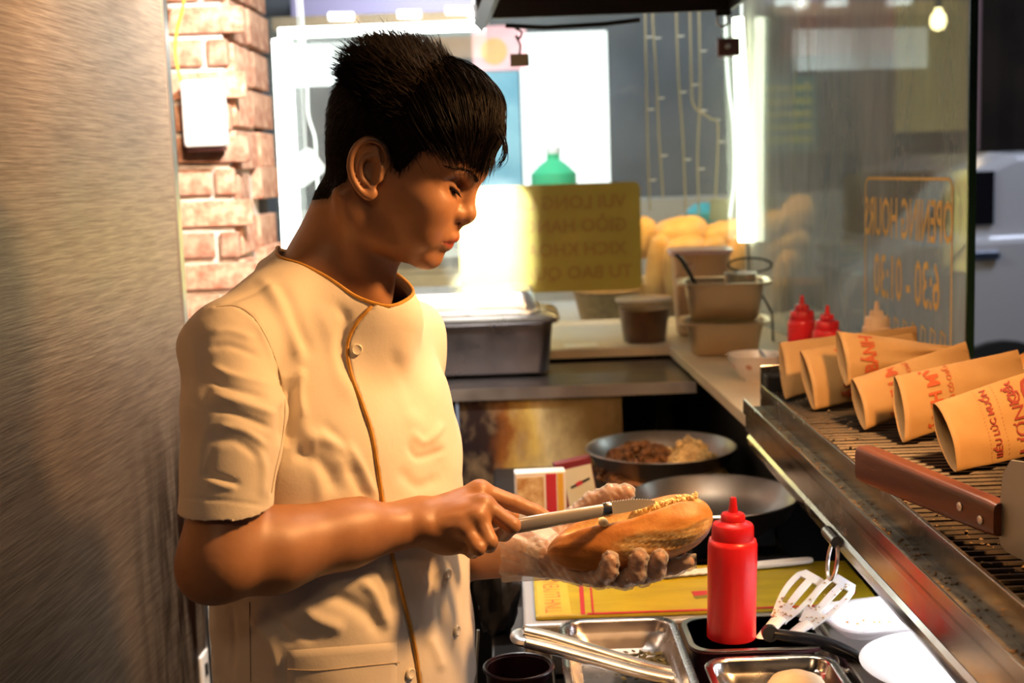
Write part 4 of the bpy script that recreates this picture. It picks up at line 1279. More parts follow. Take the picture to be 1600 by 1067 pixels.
# ---- eyes, brows, lashes
M_hair = mat('hair_black', (0.004, 0.003, 0.0028), 0.50, 0, (0.010, 0.0055, 0.004), 60, spec=0.14)
M_eye = mat('eye_dark', (0.02, 0.012, 0.008), 0.12)
for s in (-1, 1):
    lid = catmull([(0.0800, s * 0.0425, 0.0108), (0.0885, s * 0.0368, 0.0082), (0.0920, s * 0.0305, 0.0052), (0.0940, s * 0.0220, 0.0036)], 6)
    mb = MB(); n_ = len(lid)
    mb.tube([h2w(p) for p in lid], [0.0005 + 0.0011 * math.sin(PI * i / (n_ - 1)) for i in range(n_)], 6)
    for i in range(2, n_ - 1):
        p = np.array(lid[i]); q = p + np.array([0.0050, s * 0.0012, -0.0035]) * (0.5 + 0.5 * i / n_)
        mb.tube([h2w(p), h2w((p + q) / 2 + np.array([0.0005, 0, -0.0006])), h2w(q)], [0.00055, 0.0004, 0.0001], 4)
    mb.build('eyelash', M_hair, person)
    MB().lathe([(0.0001, 0.0022), (0.003, 0.0018), (0.0046, 0.0), (0.0001, -0.001)], h2w((0.0898, s * 0.0295, 0.0035)), 12, HM_n @ np.array([0.85, s * -0.1, -0.5])).build('eye', M_eye, person)
    br = catmull([(0.0770, s * 0.0470, 0.0295), (0.0905, s * 0.0400, 0.0320), (0.0995, s * 0.0300, 0.0300), (0.1045, s * 0.0190, 0.0255), (0.1065, s * 0.0120, 0.0215)], 8)
    mb = MB()
    for i in range(len(br) - 1):
        for k in range(2, 7):
            if rng.random() < 0.45: continue
            p = np.array(br[i]) + np.array([0, 0, (k - 4) * 0.0007 * (0.4 + 0.9 * i / len(br))])
            hit = body_bvh.find_nearest(Vector(h2w(p)))
            w0 = np.array(hit[0]) + np.array(hit[1]) * 0.0002
            dr = HM_n @ np.array([-0.004 + rng.uniform(-.001, .001), s * 0.0045, 0.0012 + (4 - k) * 0.0004])
            q = body_bvh.find_nearest(Vector(w0 + dr)); q = np.array(q[0]) + np.array(q[1]) * 0.0009
            mb.tube([w0, (w0 + q) / 2 + np.array(hit[1]) * 0.0006, q], [0.0003, 0.00035, 0.0001], 3)
    mb.build('eyebrow', M_hair, person)

# ---- hair
hair_w = np.clip((stub - 0.5) * 2, 0, 1)
N_ = vnormals(V, Q)
inhair = (stub > 0.55) & (V[:, 2] > 1.40)
# cap: the hair mass over the skull
top_w = np.clip((hz - 0.050 - 0.35 * np.clip(-hx, 0, 1)) / 0.05, 0, 1)
thick = 0.0015 + 0.0095 * top_w ** 0.8 + 0.004 * np.clip((hx - 0.04) / 0.05, 0, 1) * top_w
hd = stroke_dist(np.stack([hx, hz], 1), hl)[0]
thick = thick * np.clip(hd / 0.022, 0.05, 1)
hm = inhair & (np.abs(hy) < 0.09)
# leave the ears free
ear_c = np.array([(e_t[0] + e_b[0]) / 2 + 0.002, (e_t[2] + e_b[2]) / 2])
earz = (np.abs(hy) > 0.068) & (((hx - ear_c[0]) / 0.022) ** 2 + ((hz - ear_c[1]) / 0.033) ** 2 < 1)
hm &= ~earz
fq = Q[hm[Q].all(1)]
used = np.unique(fq); rm = np.full(len(V), -1); rm[used] = np.arange(len(used))
HV = V[used] + N_[used] * thick[used][:, None]
HQ = rm[fq]
HV = laplace(HV, HQ, 2, 0.4)
cap_bvh = BVHTree.FromPolygons([tuple(v) for v in HV], [tuple(q) for q in HQ])
hair = np_object('hair', HV, HQ, mat('hair_under', (0.006, 0.0045, 0.004), 0.9, 0, (0.012, 0.008, 0.006), 120, spec=0.05), person)
nrg = np.random.default_rng(5)
cand = np.where(hm)[0]
# area-fair sampling: head grid is near uniform
root_top = cand[(top_w[cand] > 0.10)]
root_side = cand[(top_w[cand] <= 0.25) & (hz[cand] > -0.05)]
SV, SF = [], []


def strand(pts, r0):
    o = len(SV); n = len(pts)
    for i, p in enumerate(pts):
        t = pts[min(i + 1, n - 1)] - pts[max(i - 1, 0)]
        t = t / (np.linalg.norm(t) + 1e-9)
        a = np.cross(t, (0.3, 0.5, 0.8)); a /= np.linalg.norm(a) + 1e-9; b = np.cross(t, a)
        r = r0 * (1 - (i / (n - 1)) ** 1.6) + 0.00006
        for k in range(3):
            th = 2 * PI * k / 3
            SV.append(p + (a * math.cos(th) + b * math.sin(th)) * r)
    for i in range(n - 1):
        for k in range(3):
            k2 = (k + 1) % 3
            SF.append((o + i * 3 + k, o + i * 3 + k2, o + i * 3 + 3 + k2, o + i * 3 + 3 + k))


hl_x = hl[:, 0]; hl_z = hl[:, 1]


def below_line(h, jit):
    # front part of the hairline only
    if h[0] < 0.035: return False
    zl = np.interp(h[0], [0.035, 0.060, 0.085, 0.105, 0.125, 0.14], [0.010, 0.030, 0.034, 0.034, 0.030, 0.024])
    return h[2] < zl + jit


for i in nrg.choice(root_top, 6500):
    h0 = H[i]; n0 = N_[i]; nh = HM_n.T @ n0
    clump = math.sin(h0[1] * 210 + h0[0] * 60) * 0.5 + math.sin(h0[1] * 420 + 1.3) * 0.3
    p = V[i] + n0 * thick[i] * 0.5
    if h0[0] < 0.012 + 0.035 * nrg.random():             # crown and back: short and spiky
        L_ = (0.012 + 0.014 * nrg.random() + (0.012 * nrg.random() if nrg.random() < 0.35 else 0)) * (0.5 + 0.5 * top_w[i])
        d = HM_n @ (nh * 0.55 + np.array([-0.75 + 0.25 * clump, nrg.normal(0, .25), 0.18 + nrg.normal(0, .3)]))
        d /= np.linalg.norm(d); bend = HM_n @ np.array([-0.3, 0, -0.25 + 0.4 * nrg.random()])
        pts = [p + d * L_ * t + bend * L_ * 0.5 * t * t for t in np.linspace(0, 1, 5)]
        strand(pts, 0.00042 + 0.0003 * nrg.random())
    else:                                              # long top swept forward and down over the temple
        L_ = 0.055 + 0.055 * nrg.random()
        off = 0.001 + 0.0065 * nrg.random() ** 1.5
        sy = -1 if h0[1] < 0.03 else 1
        dirh = np.array([0.80, 0.34 * sy, -0.62]) + np.array([0.12 * clump, nrg.normal(0, .08), nrg.normal(0, .06)])
        pts = [p]; cur = n0 * 0.7 + HM_n @ dirh * 0.6
        step = L_ / 9; jit = abs(nrg.normal(0, 0.006)) - 0.006
        if nrg.random() < 0.06: jit -= 0.016
        for k in range(9):
            hit = cap_bvh.find_nearest(Vector(pts[-1])); hn = np.array(hit[1]); q = np.array(hit[0])
            dw = HM_n @ dirh
            tan = dw - hn * (hn @ dw); tan /= np.linalg.norm(tan) + 1e-9
            cur = cur / np.linalg.norm(cur) * 0.45 + tan * 0.55
            cur /= np.linalg.norm(cur)
            nx_ = pts[-1] + cur * step
            hit = cap_bvh.find_nearest(Vector(nx_)); q = np.array(hit[0]); hn = np.array(hit[1])
            sd = (nx_ - q) @ hn
            hh = w2h(nx_)
            if hh[0] < 0.095 or hh[2] > 0.055:          # keep on the head, then hang free in front
                nx_ = nx_ + hn * (off * (0.4 + 0.6 * min(1, k / 3)) - sd) * 0.7
            if below_line(w2h(nx_), jit): break
            pts.append(nx_)
        if len(pts) > 2: strand(pts, 0.00042 + 0.00025 * nrg.random())
for i in nrg.choice(root_side, 3000):
    n0 = N_[i]; L_ = (0.004 + 0.007 * np.clip((hz[i] + 0.01) / 0.07, 0, 1)) * (0.7 + 0.6 * nrg.random())
    d = HM_n @ np.array([-0.1 + 0.3 * nrg.random(), 0, -0.8]); d = d - n0 * (n0 @ d) + n0 * 0.45
    p = V[i] + n0 * 0.0005
    strand([p, p + d * L_ * 0.5, p + d * L_ - n0 * 0.0006], 0.00035)
for px, py, n in ((785, 225, 30), ):                   # loose lock hanging in front of the brow
    for k in range(26):
        y = -0.035 + 0.02 * nrg.random()
        p0 = h2w(hpx(783 + nrg.normal(0, 4), 205 + nrg.normal(0, 6), y)); p1 = h2w(hpx(789 + nrg.normal(0, 3), 238 + nrg.normal(0, 4), y)); p2 = h2w(hpx(768 + 14 * nrg.random(), 270 - 10 * nrg.random(), y))
        strand(catmull([p0, p1, p2], 4), 0.00045)
sv = np.array(SV)
stuff(np_object('hair_strands', sv, np.array(SF), M_hair, hair))

# ---- jacket
S = Field(axis_pts([(-0.42, 0.03, 0.0020)]), axis_pts([(1.15, 1.70, 0.0022)]), axis_pts([(0.90, 1.52, 0.0022)]))
tz = np.array([0.88, 1.05, 1.17, 1.27, 1.34, 1.39, 1.43, 1.47])
ta = np.array([0.172, 0.170, 0.168, 0.170, 0.150, 0.120, 0.085, 0.060])
tb = np.array([0.126, 0.121, 0.114, 0.108, 0.094, 0.078, 0.064, 0.05])
tcf = np.array([0.004, 0.004, 0.004, 0.006, 0.004, 0.0, -0.006, -0.014])
zz = np.linspace(tz[0], tz[-1], 120)


def tsm(y):
    v = np.interp(zz, tz, y); k = np.hanning(21); k /= k.sum()
    return np.convolve(np.pad(v, 10, mode='edge'), k, 'valid')


TA, TB_, TCF = tsm(ta), tsm(tb), tsm(tcf)


def torso_fn(X, Y, Z):
    dx, dy = X - TC[0], Y - TC[1]
    zc = np.clip(Z, tz[0], tz[-1])
    f = dx * f_dir[0] + dy * f_dir[1] - np.interp(zc, zz, TCF); s = dx * s_dir[0] + dy * s_dir[1] + 0 * Z
    a = np.interp(zc, zz, TA); b = np.interp(zc, zz, TB_)
    n = 2.25
    q = (np.abs(f / b) ** n + np.abs(s / a) ** n + 1e-9) ** (1 / n)
    r = np.sqrt(f * f + s * s) + 1e-6
    d = np.minimum((r - r / q) * 0.92, 0.05)
    return np.maximum(d, Z - tz[-1])


S.func((-0.45, 1.1, 0.8), (0.1, 1.8, 1.5), torso_fn, 0.01)
RS, LS = np.array(at(354, 547, 1.278)), np.array(at(634, 533, 1.56))
NBp = np.array(at(486, 440, 1.395)); NBl = np.array(at(585, 490, 1.46))
S.cone(NBp, RS, 0.046, 0.0440, 0.035)
S.cone(NBl, LS, 0.040, 0.0470, 0.035)
S.cone(np.array(at(520, 455, 1.42)), np.array(at(580, 495, 1.40)), 0.06, 0.055, 0.04)
TORS = S.F.copy()
HEM_R, HEM_L = np.array(at(352, 796, 1.212)), LEL * 0.72 + LSH * 0.28
dirR = HEM_R - np.array(at(366, 650, 1.235)); dirR /= np.linalg.norm(dirR)
S.chain([RS, np.array(at(366, 650, 1.240))], [0.0435, 0.0505], 0.022)
S.cone(np.array(at(366, 650, 1.240)), HEM_R + dirR * 0.03, 0.0505, 0.0440, 0.007)
S.chain([LS, LS * 0.5 + LEL * 0.5, LEL], [0.046, 0.044, 0.042], 0.022)
G = S.F.copy()
C = np.full_like(G, -0.05)


def cut(lo, hi, fn, lim=None):
    sl, X = S.win(lo, hi)
    if sl:
        d = fn(*X).astype(np.float32) + 0 * G[sl]
        if lim is not None: d = np.minimum(d, lim[sl])
        C[sl] = np.maximum(C[sl], d)


# neckline: inside a cylinder round the neck, above a slanted plane
nk = NB0
NKX, NKY = nk[0] + 0.004, nk[1]
KP = [np.array(at(*p)) for p in ((446, 384, 1.392), (478, 410, 1.352), (512, 434, 1.335), (548, 457, 1.345), (582, 479, 1.372), (596, 444, 1.42), (596, 430, 1.47), (520, 410, 1.50))]
kth = np.array([math.atan2(p[1] - NKY, p[0] - NKX) for p in KP]); kz = np.array([p[2] for p in KP]); kz[-1] = 1.478; kz[-2] = 1.466
o_ = np.argsort(kth); kth, kz = kth[o_], kz[o_]
kth = np.r_[kth - 2 * PI, kth, kth + 2 * PI]; kz = np.r_[kz, kz, kz]


def neck_z(th): return np.interp(th, kth, kz)


def neck_cut(X, Y, Z):
    th = np.arctan2(Y - NKY, X - NKX)
    r = np.sqrt((X - NKX) ** 2 + (Y - NKY) ** 2) - 0.105
    return np.minimum((Z - neck_z(th)) * 0.85, -r)


cut((-0.5, 1.1, 1.2), (0.1, 1.8, 1.6), neck_cut)
nR = np.array([-0.02, 0.0, -1.0]); nR /= np.linalg.norm(nR)


def hem_cut(X, Y, Z):
    plane = (X - HEM_R[0]) * nR[0] + (Z - HEM_R[2]) * nR[2] + 0.02 * (Y - HEM_R[1])
    r = np.sqrt((X - HEM_R[0]) ** 2 + (Y - HEM_R[1]) ** 2) - 0.085
    return np.minimum(plane, -r)


cut((-0.45, 1.1, 0.95), (-0.15, 1.34, 1.3), hem_cut, TORS - 0.002)


def hemL(X, Y, Z):
    d = HEM_L - LS; d /= np.linalg.norm(d)
    plane = (X - HEM_L[0]) * d[0] + (Y - HEM_L[1]) * d[1] + (Z - HEM_L[2]) * d[2]
    r = np.sqrt((X - HEM_L[0]) ** 2 + (Y - HEM_L[1]) ** 2) - 0.09
    return np.minimum(plane, -r)


cut((-0.25, 1.5, 0.95), (0.1, 1.75, 1.4), hemL, TORS - 0.004)
S.F = np.maximum(G, C)
S.F[:, :, 0] = 0.05
JV, JQ = S.mesh()
# drop the faces that close the openings: they lie inside the cloth surface
gi = [np.clip(np.interp(JV[:, i], S.ax[i], np.arange(len(S.ax[i]))), 0, len(S.ax[i]) - 1.001) for i in range(3)]
g0 = [g.astype(int) for g in gi]; ft = [g - h for g, h in zip(gi, g0)]
Gv = 0
for dx in (0, 1):
    for dy in (0, 1):
        for dz in (0, 1):
            Gv = Gv + G[g0[0] + dx, g0[1] + dy, g0[2] + dz] * (ft[0] if dx else 1 - ft[0]) * (ft[1] if dy else 1 - ft[1]) * (ft[2] if dz else 1 - ft[2])
keep = (Gv[JQ] > -0.0011).sum(1) >= 3
keep &= JV[JQ].mean(1)[:, 2] > 0.9045
JQ = JQ[keep]; us = np.unique(JQ); rm = np.full(len(JV), -1); rm[us] = np.arange(len(us)); JV = JV[us]; JQ = rm[JQ]
JV = laplace(JV, JQ, 5, 0.4)
JN = vnormals(JV, JQ)
# ---- folds: each is a soft ridge (+) or valley (-) sculpted along a line on the cloth facing the room
jp = project(JV)
front = JN @ np.array(CAM - Vector((-0.2, 1.43, 1.25)))
front = front / np.linalg.norm(np.array(CAM - Vector((-0.2, 1.43, 1.25))))
fw = np.clip(front * 1.6 + 0.25, 0, 1)
PLACKET = [(603, 462), (590, 472), (562, 500), (547, 527), (544, 552), (551, 590), (566, 630), (580, 672), (589, 720), (597, 775), (603, 810), (612, 862), (622, 900), (633, 945), (643, 985), (651, 1025), (657, 1075)]
ARMHOLE = [(338, 480), (366, 478), (392, 492), (412, 520), (428, 556), (441, 600), (445, 640), (440, 690), (430, 735), (424, 770)]
FOLDS = [
    # torso
    ([(402, 432), (425, 458), (446, 505), (462, 545), (474, 574)], 10, 0.0032), ([(430, 440), (452, 470), (470, 515), (486, 560)], 9, -0.0022),
    ([(474, 574), (468, 612), (474, 655)], 7, 0.0030), ([(452, 590), (450, 640), (446, 700)], 14, -0.0050), ([(474, 574), (455, 600), (440, 640)], 7, 0.0020),
    ([(470, 690), (500, 684), (530, 700), (545, 740)], 12, 0.0036), ([(455, 715), (480, 712), (510, 735), (530, 775)], 12, -0.0034),
    ([(500, 660), (540, 700), (570, 760)], 9, -0.0020), ([(540, 690), (566, 735), (590, 782)], 8, 0.0026), ([(520, 690), (550, 740), (575, 790)], 8, -0.0022),
    ([(490, 470), (515, 520), (530, 580), (560, 640)], 14, 0.0016), ([(520, 470), (540, 500), (530, 545), (546, 600)], 9, -0.0022), ([(470, 640), (500, 760), (490, 800)], 10, 0.0014),
    ([(640, 520), (625, 580), (640, 640), (660, 680)], 14, 0.0016), ([(610, 545), (630, 600), (650, 660)], 12, -0.0014), ([(690, 560), (680, 640), (690, 720)], 12, 0.0014),
    ([(635, 690), (652, 715), (700, 700)], 6, -0.0014), ([(640, 672), (662, 690), (695, 660)], 7, 0.0016), ([(620, 730), (650, 760), (690, 745)], 10, -0.0014),
    # below the forearm
    ([(385, 955), (420, 1000), (436, 1060)], 10, 0.0026), ([(410, 950), (446, 990), (460, 1010)], 9, -0.0020), ([(470, 940), (490, 965), (540, 985)], 12, 0.0030),
    ([(500, 925), (520, 930), (575, 960), (600, 1000)], 12, -0.0030), ([(560, 905), (585, 930), (606, 985)], 9, 0.0028), ([(590, 880), (606, 910), (620, 960)], 8, -0.0024),
    ([(430, 960), (450, 985), (500, 1000)], 8, -0.0016), ([(330, 960), (335, 1010), (332, 1060)], 14, 0.0016), ([(360, 950), (365, 1000), (362, 1060)], 5, -0.0016),
    ([(640, 880), (655, 930), (660, 990)], 10, 0.0014), ([(670, 880), (680, 930), (690, 1000)], 10, -0.0014), ([(648, 900), (665, 915), (690, 880)], 6, 0.0010),
    ([(665, 990), (680, 1020), (690, 1050)], 8, 0.0014),
    # shoulder and sleeve
    ([(345, 478), (400, 455), (430, 440)], 4, -0.0010), ([(325, 520), (360, 517), (400, 530)], 6, 0.0014), ([(322, 545), (360, 540), (410, 560)], 6, -0.0016),
    ([(325, 570), (370, 590), (425, 600)], 6, 0.0020), ([(322, 590), (360, 606), (420, 622)], 6, -0.0022), ([(325, 615), (380, 630), (436, 648)], 7, 0.0022),
    ([(322, 636), (370, 648), (430, 672)], 6, -0.0020), ([(330, 662), (380, 672), (420, 700)], 6, 0.0016), ([(330, 690), (370, 690), (410, 720)], 7, -0.0014),
    ([(330, 650), (316, 690), (310, 750)], 7, 0.0007), ([(345, 640), (334, 690), (322, 755)], 7, -0.0006), ([(312, 738), (340, 746), (378, 758)], 5, -0.0018), ([(318, 750), (350, 760), (372, 762)], 5, 0.0014),
    ([(400, 700), (412, 730), (410, 780)], 7, 0.0014), ([(305, 500), (318, 560), (322, 640)], 12, -0.0010), ([(280, 778), (350, 782), (424, 792)], 2.5, -0.0008),
    ([(395, 490), (418, 540), (434, 590)], 6, 0.0012)]
disp = np.zeros(len(JV))
near_pen = JV[:, 1] < 1.60
for poly, wd, amp in FOLDS:
    d, t, sd = stroke_dist(jp, catmull([np.array(p, float) for p in poly], 4))
    disp += 1.5 * amp * np.exp(-(d / wd) ** 2) * np.clip(np.minimum(t, 1 - t) * 5 + 0.05, 0, 1)
d, t, sd = stroke_dist(jp, ARMHOLE)
disp += -0.0018 * np.exp(-(d / 3.0) ** 2) + np.where(sd > 0, 0.0014, 0) * np.exp(-(d / 10) ** 2)
d, t, sd = stroke_dist(jp, PLACKET)
over = np.where((sd < 0) & (jp[:, 1] > 440), 1, 0)          # right-hand panel laps over the left
disp += 0.0022 * np.where(sd < 0, np.exp(-(d / 70) ** 2), -0.6 * np.exp(-(d / 7) ** 2))
# loose cloth ripple everywhere
rip = 0.0011 * np.sin(JV[:, 2] * 95 + JV[:, 0] * 60 + 2 * np.sin(JV[:, 1] * 40)) + 0.0009 * np.sin(JV[:, 2] * 55 - JV[:, 0] * 120 + 1.2)
disp = disp * fw + rip * (1 - 0.6 * fw)
JV = JV + JN * disp[:, None]
JV = laplace(JV, JQ, 1, 0.4)


def cloth(name, c1, c2, rough=0.85):
    m_, N, L, b = new_mat(name)
    v = coords(N, L); f = noise(N, L, v, 9, 4); f2 = noise(N, L, v, 900, 2); f3 = noise(N, L, v, 70, 4)
    L.new(ramp(N, L, f, [(0.3, c1), (0.7, c2)]), b.inputs['Base Color'])
    b.inputs['Roughness'].default_value = rough; b.inputs['Sheen Weight'].default_value = 0.15
    h = N.new('ShaderNodeMath'); h.operation = 'MULTIPLY_ADD'; h.inputs[1].default_value = 0.35
    L.new(f2, h.inputs[0]); L.new(f3, h.inputs[2])
    bump(N, L, b, h.outputs[0], 0.22, 0.0018)
    return m_


M_jacket = cloth('jacket_cloth', (0.70, 0.63, 0.52), (0.76, 0.69, 0.58))
M_pipe = mat('piping', (0.50, 0.24, 0.03), 0.6, 0, (0.62, 0.32, 0.05), 60)
jacket = np_object('jacket', JV, JQ, M_jacket, person)
sm_ = jacket.modifiers.new('thickness', 'SOLIDIFY'); sm_.thickness = 0.0022; sm_.offset = -1
j_bvh = BVHTree.FromPolygons([tuple(v) for v in JV], [tuple(q) for q in JQ])


def on_jacket(px, py, lift=0.0012):
    h = j_bvh.ray_cast(CAM, ray(px, py).normalized())
    if h[0] is None: return None
    n_ = h[1] if h[1].dot(ray(px, py)) < 0 else -h[1]
    return h[0] + n_ * lift


def pipe(px_pts, r, name, m_, parent, lift=0.0008):
    pts = [on_jacket(p[0], p[1], lift) for p in catmull([np.array(p, float) for p in px_pts], 8)]
    pts = [p for p in pts if p is not None and p.y < 1.70]
    if len(pts) < 3: return
    a = np.array(pts)
    for _ in range(2): a[1:-1] = (a[:-2] + 2 * a[1:-1] + a[2:]) / 4
    MB().tube([Vector(p) for p in a], r, 8).build(name, m_, parent)


pipe(PLACKET, 0.0021, 'piping', M_pipe, jacket)
# collar piping follows the cut edge
ring = []
for k in range(90):
    a = 2 * PI * k / 90 - PI; best = None
    for r_ in np.linspace(0.035, 0.104, 70):
        x_, y_ = NKX + math.cos(a) * r_, NKY + math.sin(a) * r_
        z_ = float(neck_z(a))
        hit = j_bvh.find_nearest(Vector((x_, y_, z_)))
        if hit[0] is not None and (best is None or hit[3] < best[0]): best = (hit[3], hit[0].copy(), r_)
    ring.append(best[1])
a = np.array([p for p in ring if p is not None])
for _ in range(4): a = (np.roll(a, 1, 0) + 2 * a + np.roll(a, -1, 0)) / 4
rr = MB(); pts_ = [Vector(p) for p in a] + [Vector(a[0])]
rr.tube(pts_, 0.0021, 8).build('collar_piping', M_pipe, jacket)
M_btn = mat('button', (0.80, 0.74, 0.62), 0.25, coat=0.5)
for px, py in ((557, 546), (698, 896), (712, 985), (640, 1052)):
    p = on_jacket(px, py, 0.0005)
    if p is None: continue
    h = j_bvh.find_nearest(p); n_ = h[1] if h[1].dot(CAM - p) > 0 else -h[1]
    MB().lathe([(0.0001, 0.0026), (0.0035, 0.0026), (0.0050, 0.0034), (0.0062, 0.0028), (0.0064, 0.0008), (0.0055, 0.0)], p, 20, n_).build('button', M_btn, jacket)
# pocket: a patch lying on the cloth
pk = MB(); nx_, ny_ = 26, 12; grid = []
for j in range(ny_):
    for i in range(nx_):
        x = 449 + (620 - 449) * i / (nx_ - 1); y = 1016 - 13 * i / (nx_ - 1) + (70) * j / (ny_ - 1)
        edge = i in (0, nx_ - 1) or j == 0
        p = on_jacket(x, y, 0.0006 if edge else 0.0026)
        grid.append(p if p is not None else Vector((-0.2, 1.3, 1.0)))
pk.add(grid, [(j * nx_ + i, j * nx_ + i + 1, (j + 1) * nx_ + i + 1, (j + 1) * nx_ + i) for j in range(ny_ - 1) for i in range(nx_ - 1)])
pk.build('pocket', M_jacket, jacket)
M_seam = mat('seam_thread', (0.42, 0.34, 0.24), 0.9)
pipe([(450, 1044), (500, 1046), (560, 1040), (621, 1034)], 0.0007, 'seam', M_seam, jacket, 0.0028)
pipe(ARMHOLE, 0.0007, 'seam', M_seam, jacket, 0.0)
pipe([(390, 940), (391, 1000), (392, 1065)], 0.0006, 'seam', M_seam, jacket, 0.0003)

# ---- trousers and shoes (below the frame)
M_tr = cloth('trouser_cloth', (0.018, 0.018, 0.022), (0.028, 0.028, 0.034))
tr = MB()
for s in (-1, 1):
    rings = []
    for z, r_, f_ in ((0.90, 0.118, 0.0), (0.80, 0.112, 0.0), (0.65, 0.095, 0.0), (0.48, 0.080, 0.008), (0.25, 0.072, 0.0), (0.07, 0.070, -0.005)):
        rings.append([Vector(tp(f_ + r_ * math.cos(2 * PI * k / 20), s * 0.09 + r_ * 0.85 * math.sin(2 * PI * k / 20), z)) for k in range(20)])
    tr.loft(rings)
rings = [[Vector(tp(0.112 * math.cos(2 * PI * k / 28), 0.162 * math.sin(2 * PI * k / 28), z)) for k in range(28)] for z in (0.84, 0.90, 0.99)]
tr.loft(rings)
tr.build('trousers', M_tr, person)
for s in (-1, 1):
    sh = MB()
    prof = []
    for f_, w_, h_ in ((-0.075, 0.030, 0.05), (-0.06, 0.038, 0.085), (0.0, 0.040, 0.085), (0.06, 0.046, 0.065), (0.13, 0.050, 0.050), (0.185, 0.042, 0.04), (0.205, 0.02, 0.025)):
        prof.append([Vector(tp(f_, s * 0.105 + w_ * math.cos(a), max(0.004, 0.004 + h_ * (0.5 + 0.5 * math.sin(a))))) for a in np.linspace(0, 2 * PI, 16, endpoint=False)])
    sh.loft(prof).build('shoe', M_bl, person)

# ============================================================ WHAT THE COOK HOLDS
def plastic_film(name, op, col=(0.85, 0.85, 0.85), rough=0.12, bs=0.0, edge=0.45):
    m = bpy.data.materials.new(name); m.use_nodes = True
    N = m.node_tree.nodes; L = m.node_tree.links; N.clear()
    out = N.new('ShaderNodeOutputMaterial'); tr = N.new('ShaderNodeBsdfTransparent'); tr.inputs[0].default_value = (0.96, 0.95, 0.95, 1)
    gl = N.new('ShaderNodeBsdfPrincipled'); gl.inputs['Base Color'].default_value = (*col, 1); gl.inputs['Roughness'].default_value = rough
    gl.inputs['Specular IOR Level'].default_value = 1.0
    lw = N.new('ShaderNodeLayerWeight'); lw.inputs['Blend'].default_value = 0.35
    mp = N.new('ShaderNodeMapRange'); mp.inputs[3].default_value = op; mp.inputs[4].default_value = min(1, op + edge)
    L.new(lw.outputs['Facing'], mp.inputs[0])
    mx = N.new('ShaderNodeMixShader'); L.new(mp.outputs[0], mx.inputs[0]); L.new(tr.outputs[0], mx.inputs[1]); L.new(gl.outputs[0], mx.inputs[2])
    L.new(mx.outputs[0], out.inputs[0])
    if bs:
        v = coords(N, L, (1, 1, 1)); f = noise(N, L, v, 75, 4)
        bump(N, L, gl, f, bs, 0.004)
    return m


M_film = plastic_film('glove_film', 0.22, (0.80, 0.76, 0.76), 0.10, 1.0)
Gf = Field(axis_pts([(0.0, 0.20, 0.0016)]), axis_pts([(1.36, 1.51, 0.0018)]), axis_pts([(1.08, 1.22, 0.0016)]))
fing = left_hand(Gf, 0.0016, 0.005)
for f_ in fing:      # loose film gathered past the fingertips
    e = f_[-1]; d = f_[-1] - f_[-2]; d /= np.linalg.norm(d)
    if f_ is fing[3]: Gf.chain([e, e + d * 0.012], [0.0085, 0.0065], 0.004)
    else: Gf.chain([e, e + d * 0.004], [0.0095, 0.0075], 0.004)
GV, GQ = Gf.mesh(); GN = vnormals(GV, GQ)
cr = np.sin(GV[:, 0] * 310 + 3 * np.sin(GV[:, 2] * 190)) * np.sin(GV[:, 2] * 260 + GV[:, 1] * 210) + 0.6 * np.sin(GV[:, 0] * 640 + GV[:, 2] * 500)
GV = GV + GN * (0.0006 + 0.0007 * cr)[:, None]
# only the glove: from the wrist on
wd_ = (GV - LWR) @ ((A(898, 884, 1.438) - LWR) / np.linalg.norm(A(898, 884, 1.438) - LWR))
kq = (wd_[GQ] > -0.012).all(1); GQ = GQ[kq]; us = np.unique(GQ); rm = np.full(len(GV), -1); rm[us] = np.arange(len(us))
glove = np_object('glove', GV[us], rm[GQ], M_film, person)
cuff = MB(); rings = []
ax_ = (LWR - A(868, 874, 1.45)); ax_ /= np.linalg.norm(ax_)
u_ = np.cross(ax_, (0, 0, 1)); u_ /= np.linalg.norm(u_); v_ = np.cross(u_, ax_)
for i in range(15):
    s = i / 14; c_ = A(862, 870, 1.452) + ax_ * (0.052 * s)
    ring = []
    for k in range(56):
        a = 2 * PI * k / 56
        r = 0.0275 + 0.0115 * s + (0.0008 + 0.0032 * s) * math.sin(a * 7 + 2.2 * s + 1.3 * math.sin(a * 3)) + 0.0018 * s * math.sin(a * 15 + 5 * s)
        ring.append(Vector(c_ + (u_ * math.cos(a) + v_ * math.sin(a)) * r + ax_ * 0.006 * s * math.sin(3 * a + 1)))
    rings.append(ring)
cuff.loft(rings, False, False)
cuff.build('glove_cuff', plastic_film('cuff_film', 0.26, (0.88, 0.84, 0.80), 0.07, 1.0), glove)

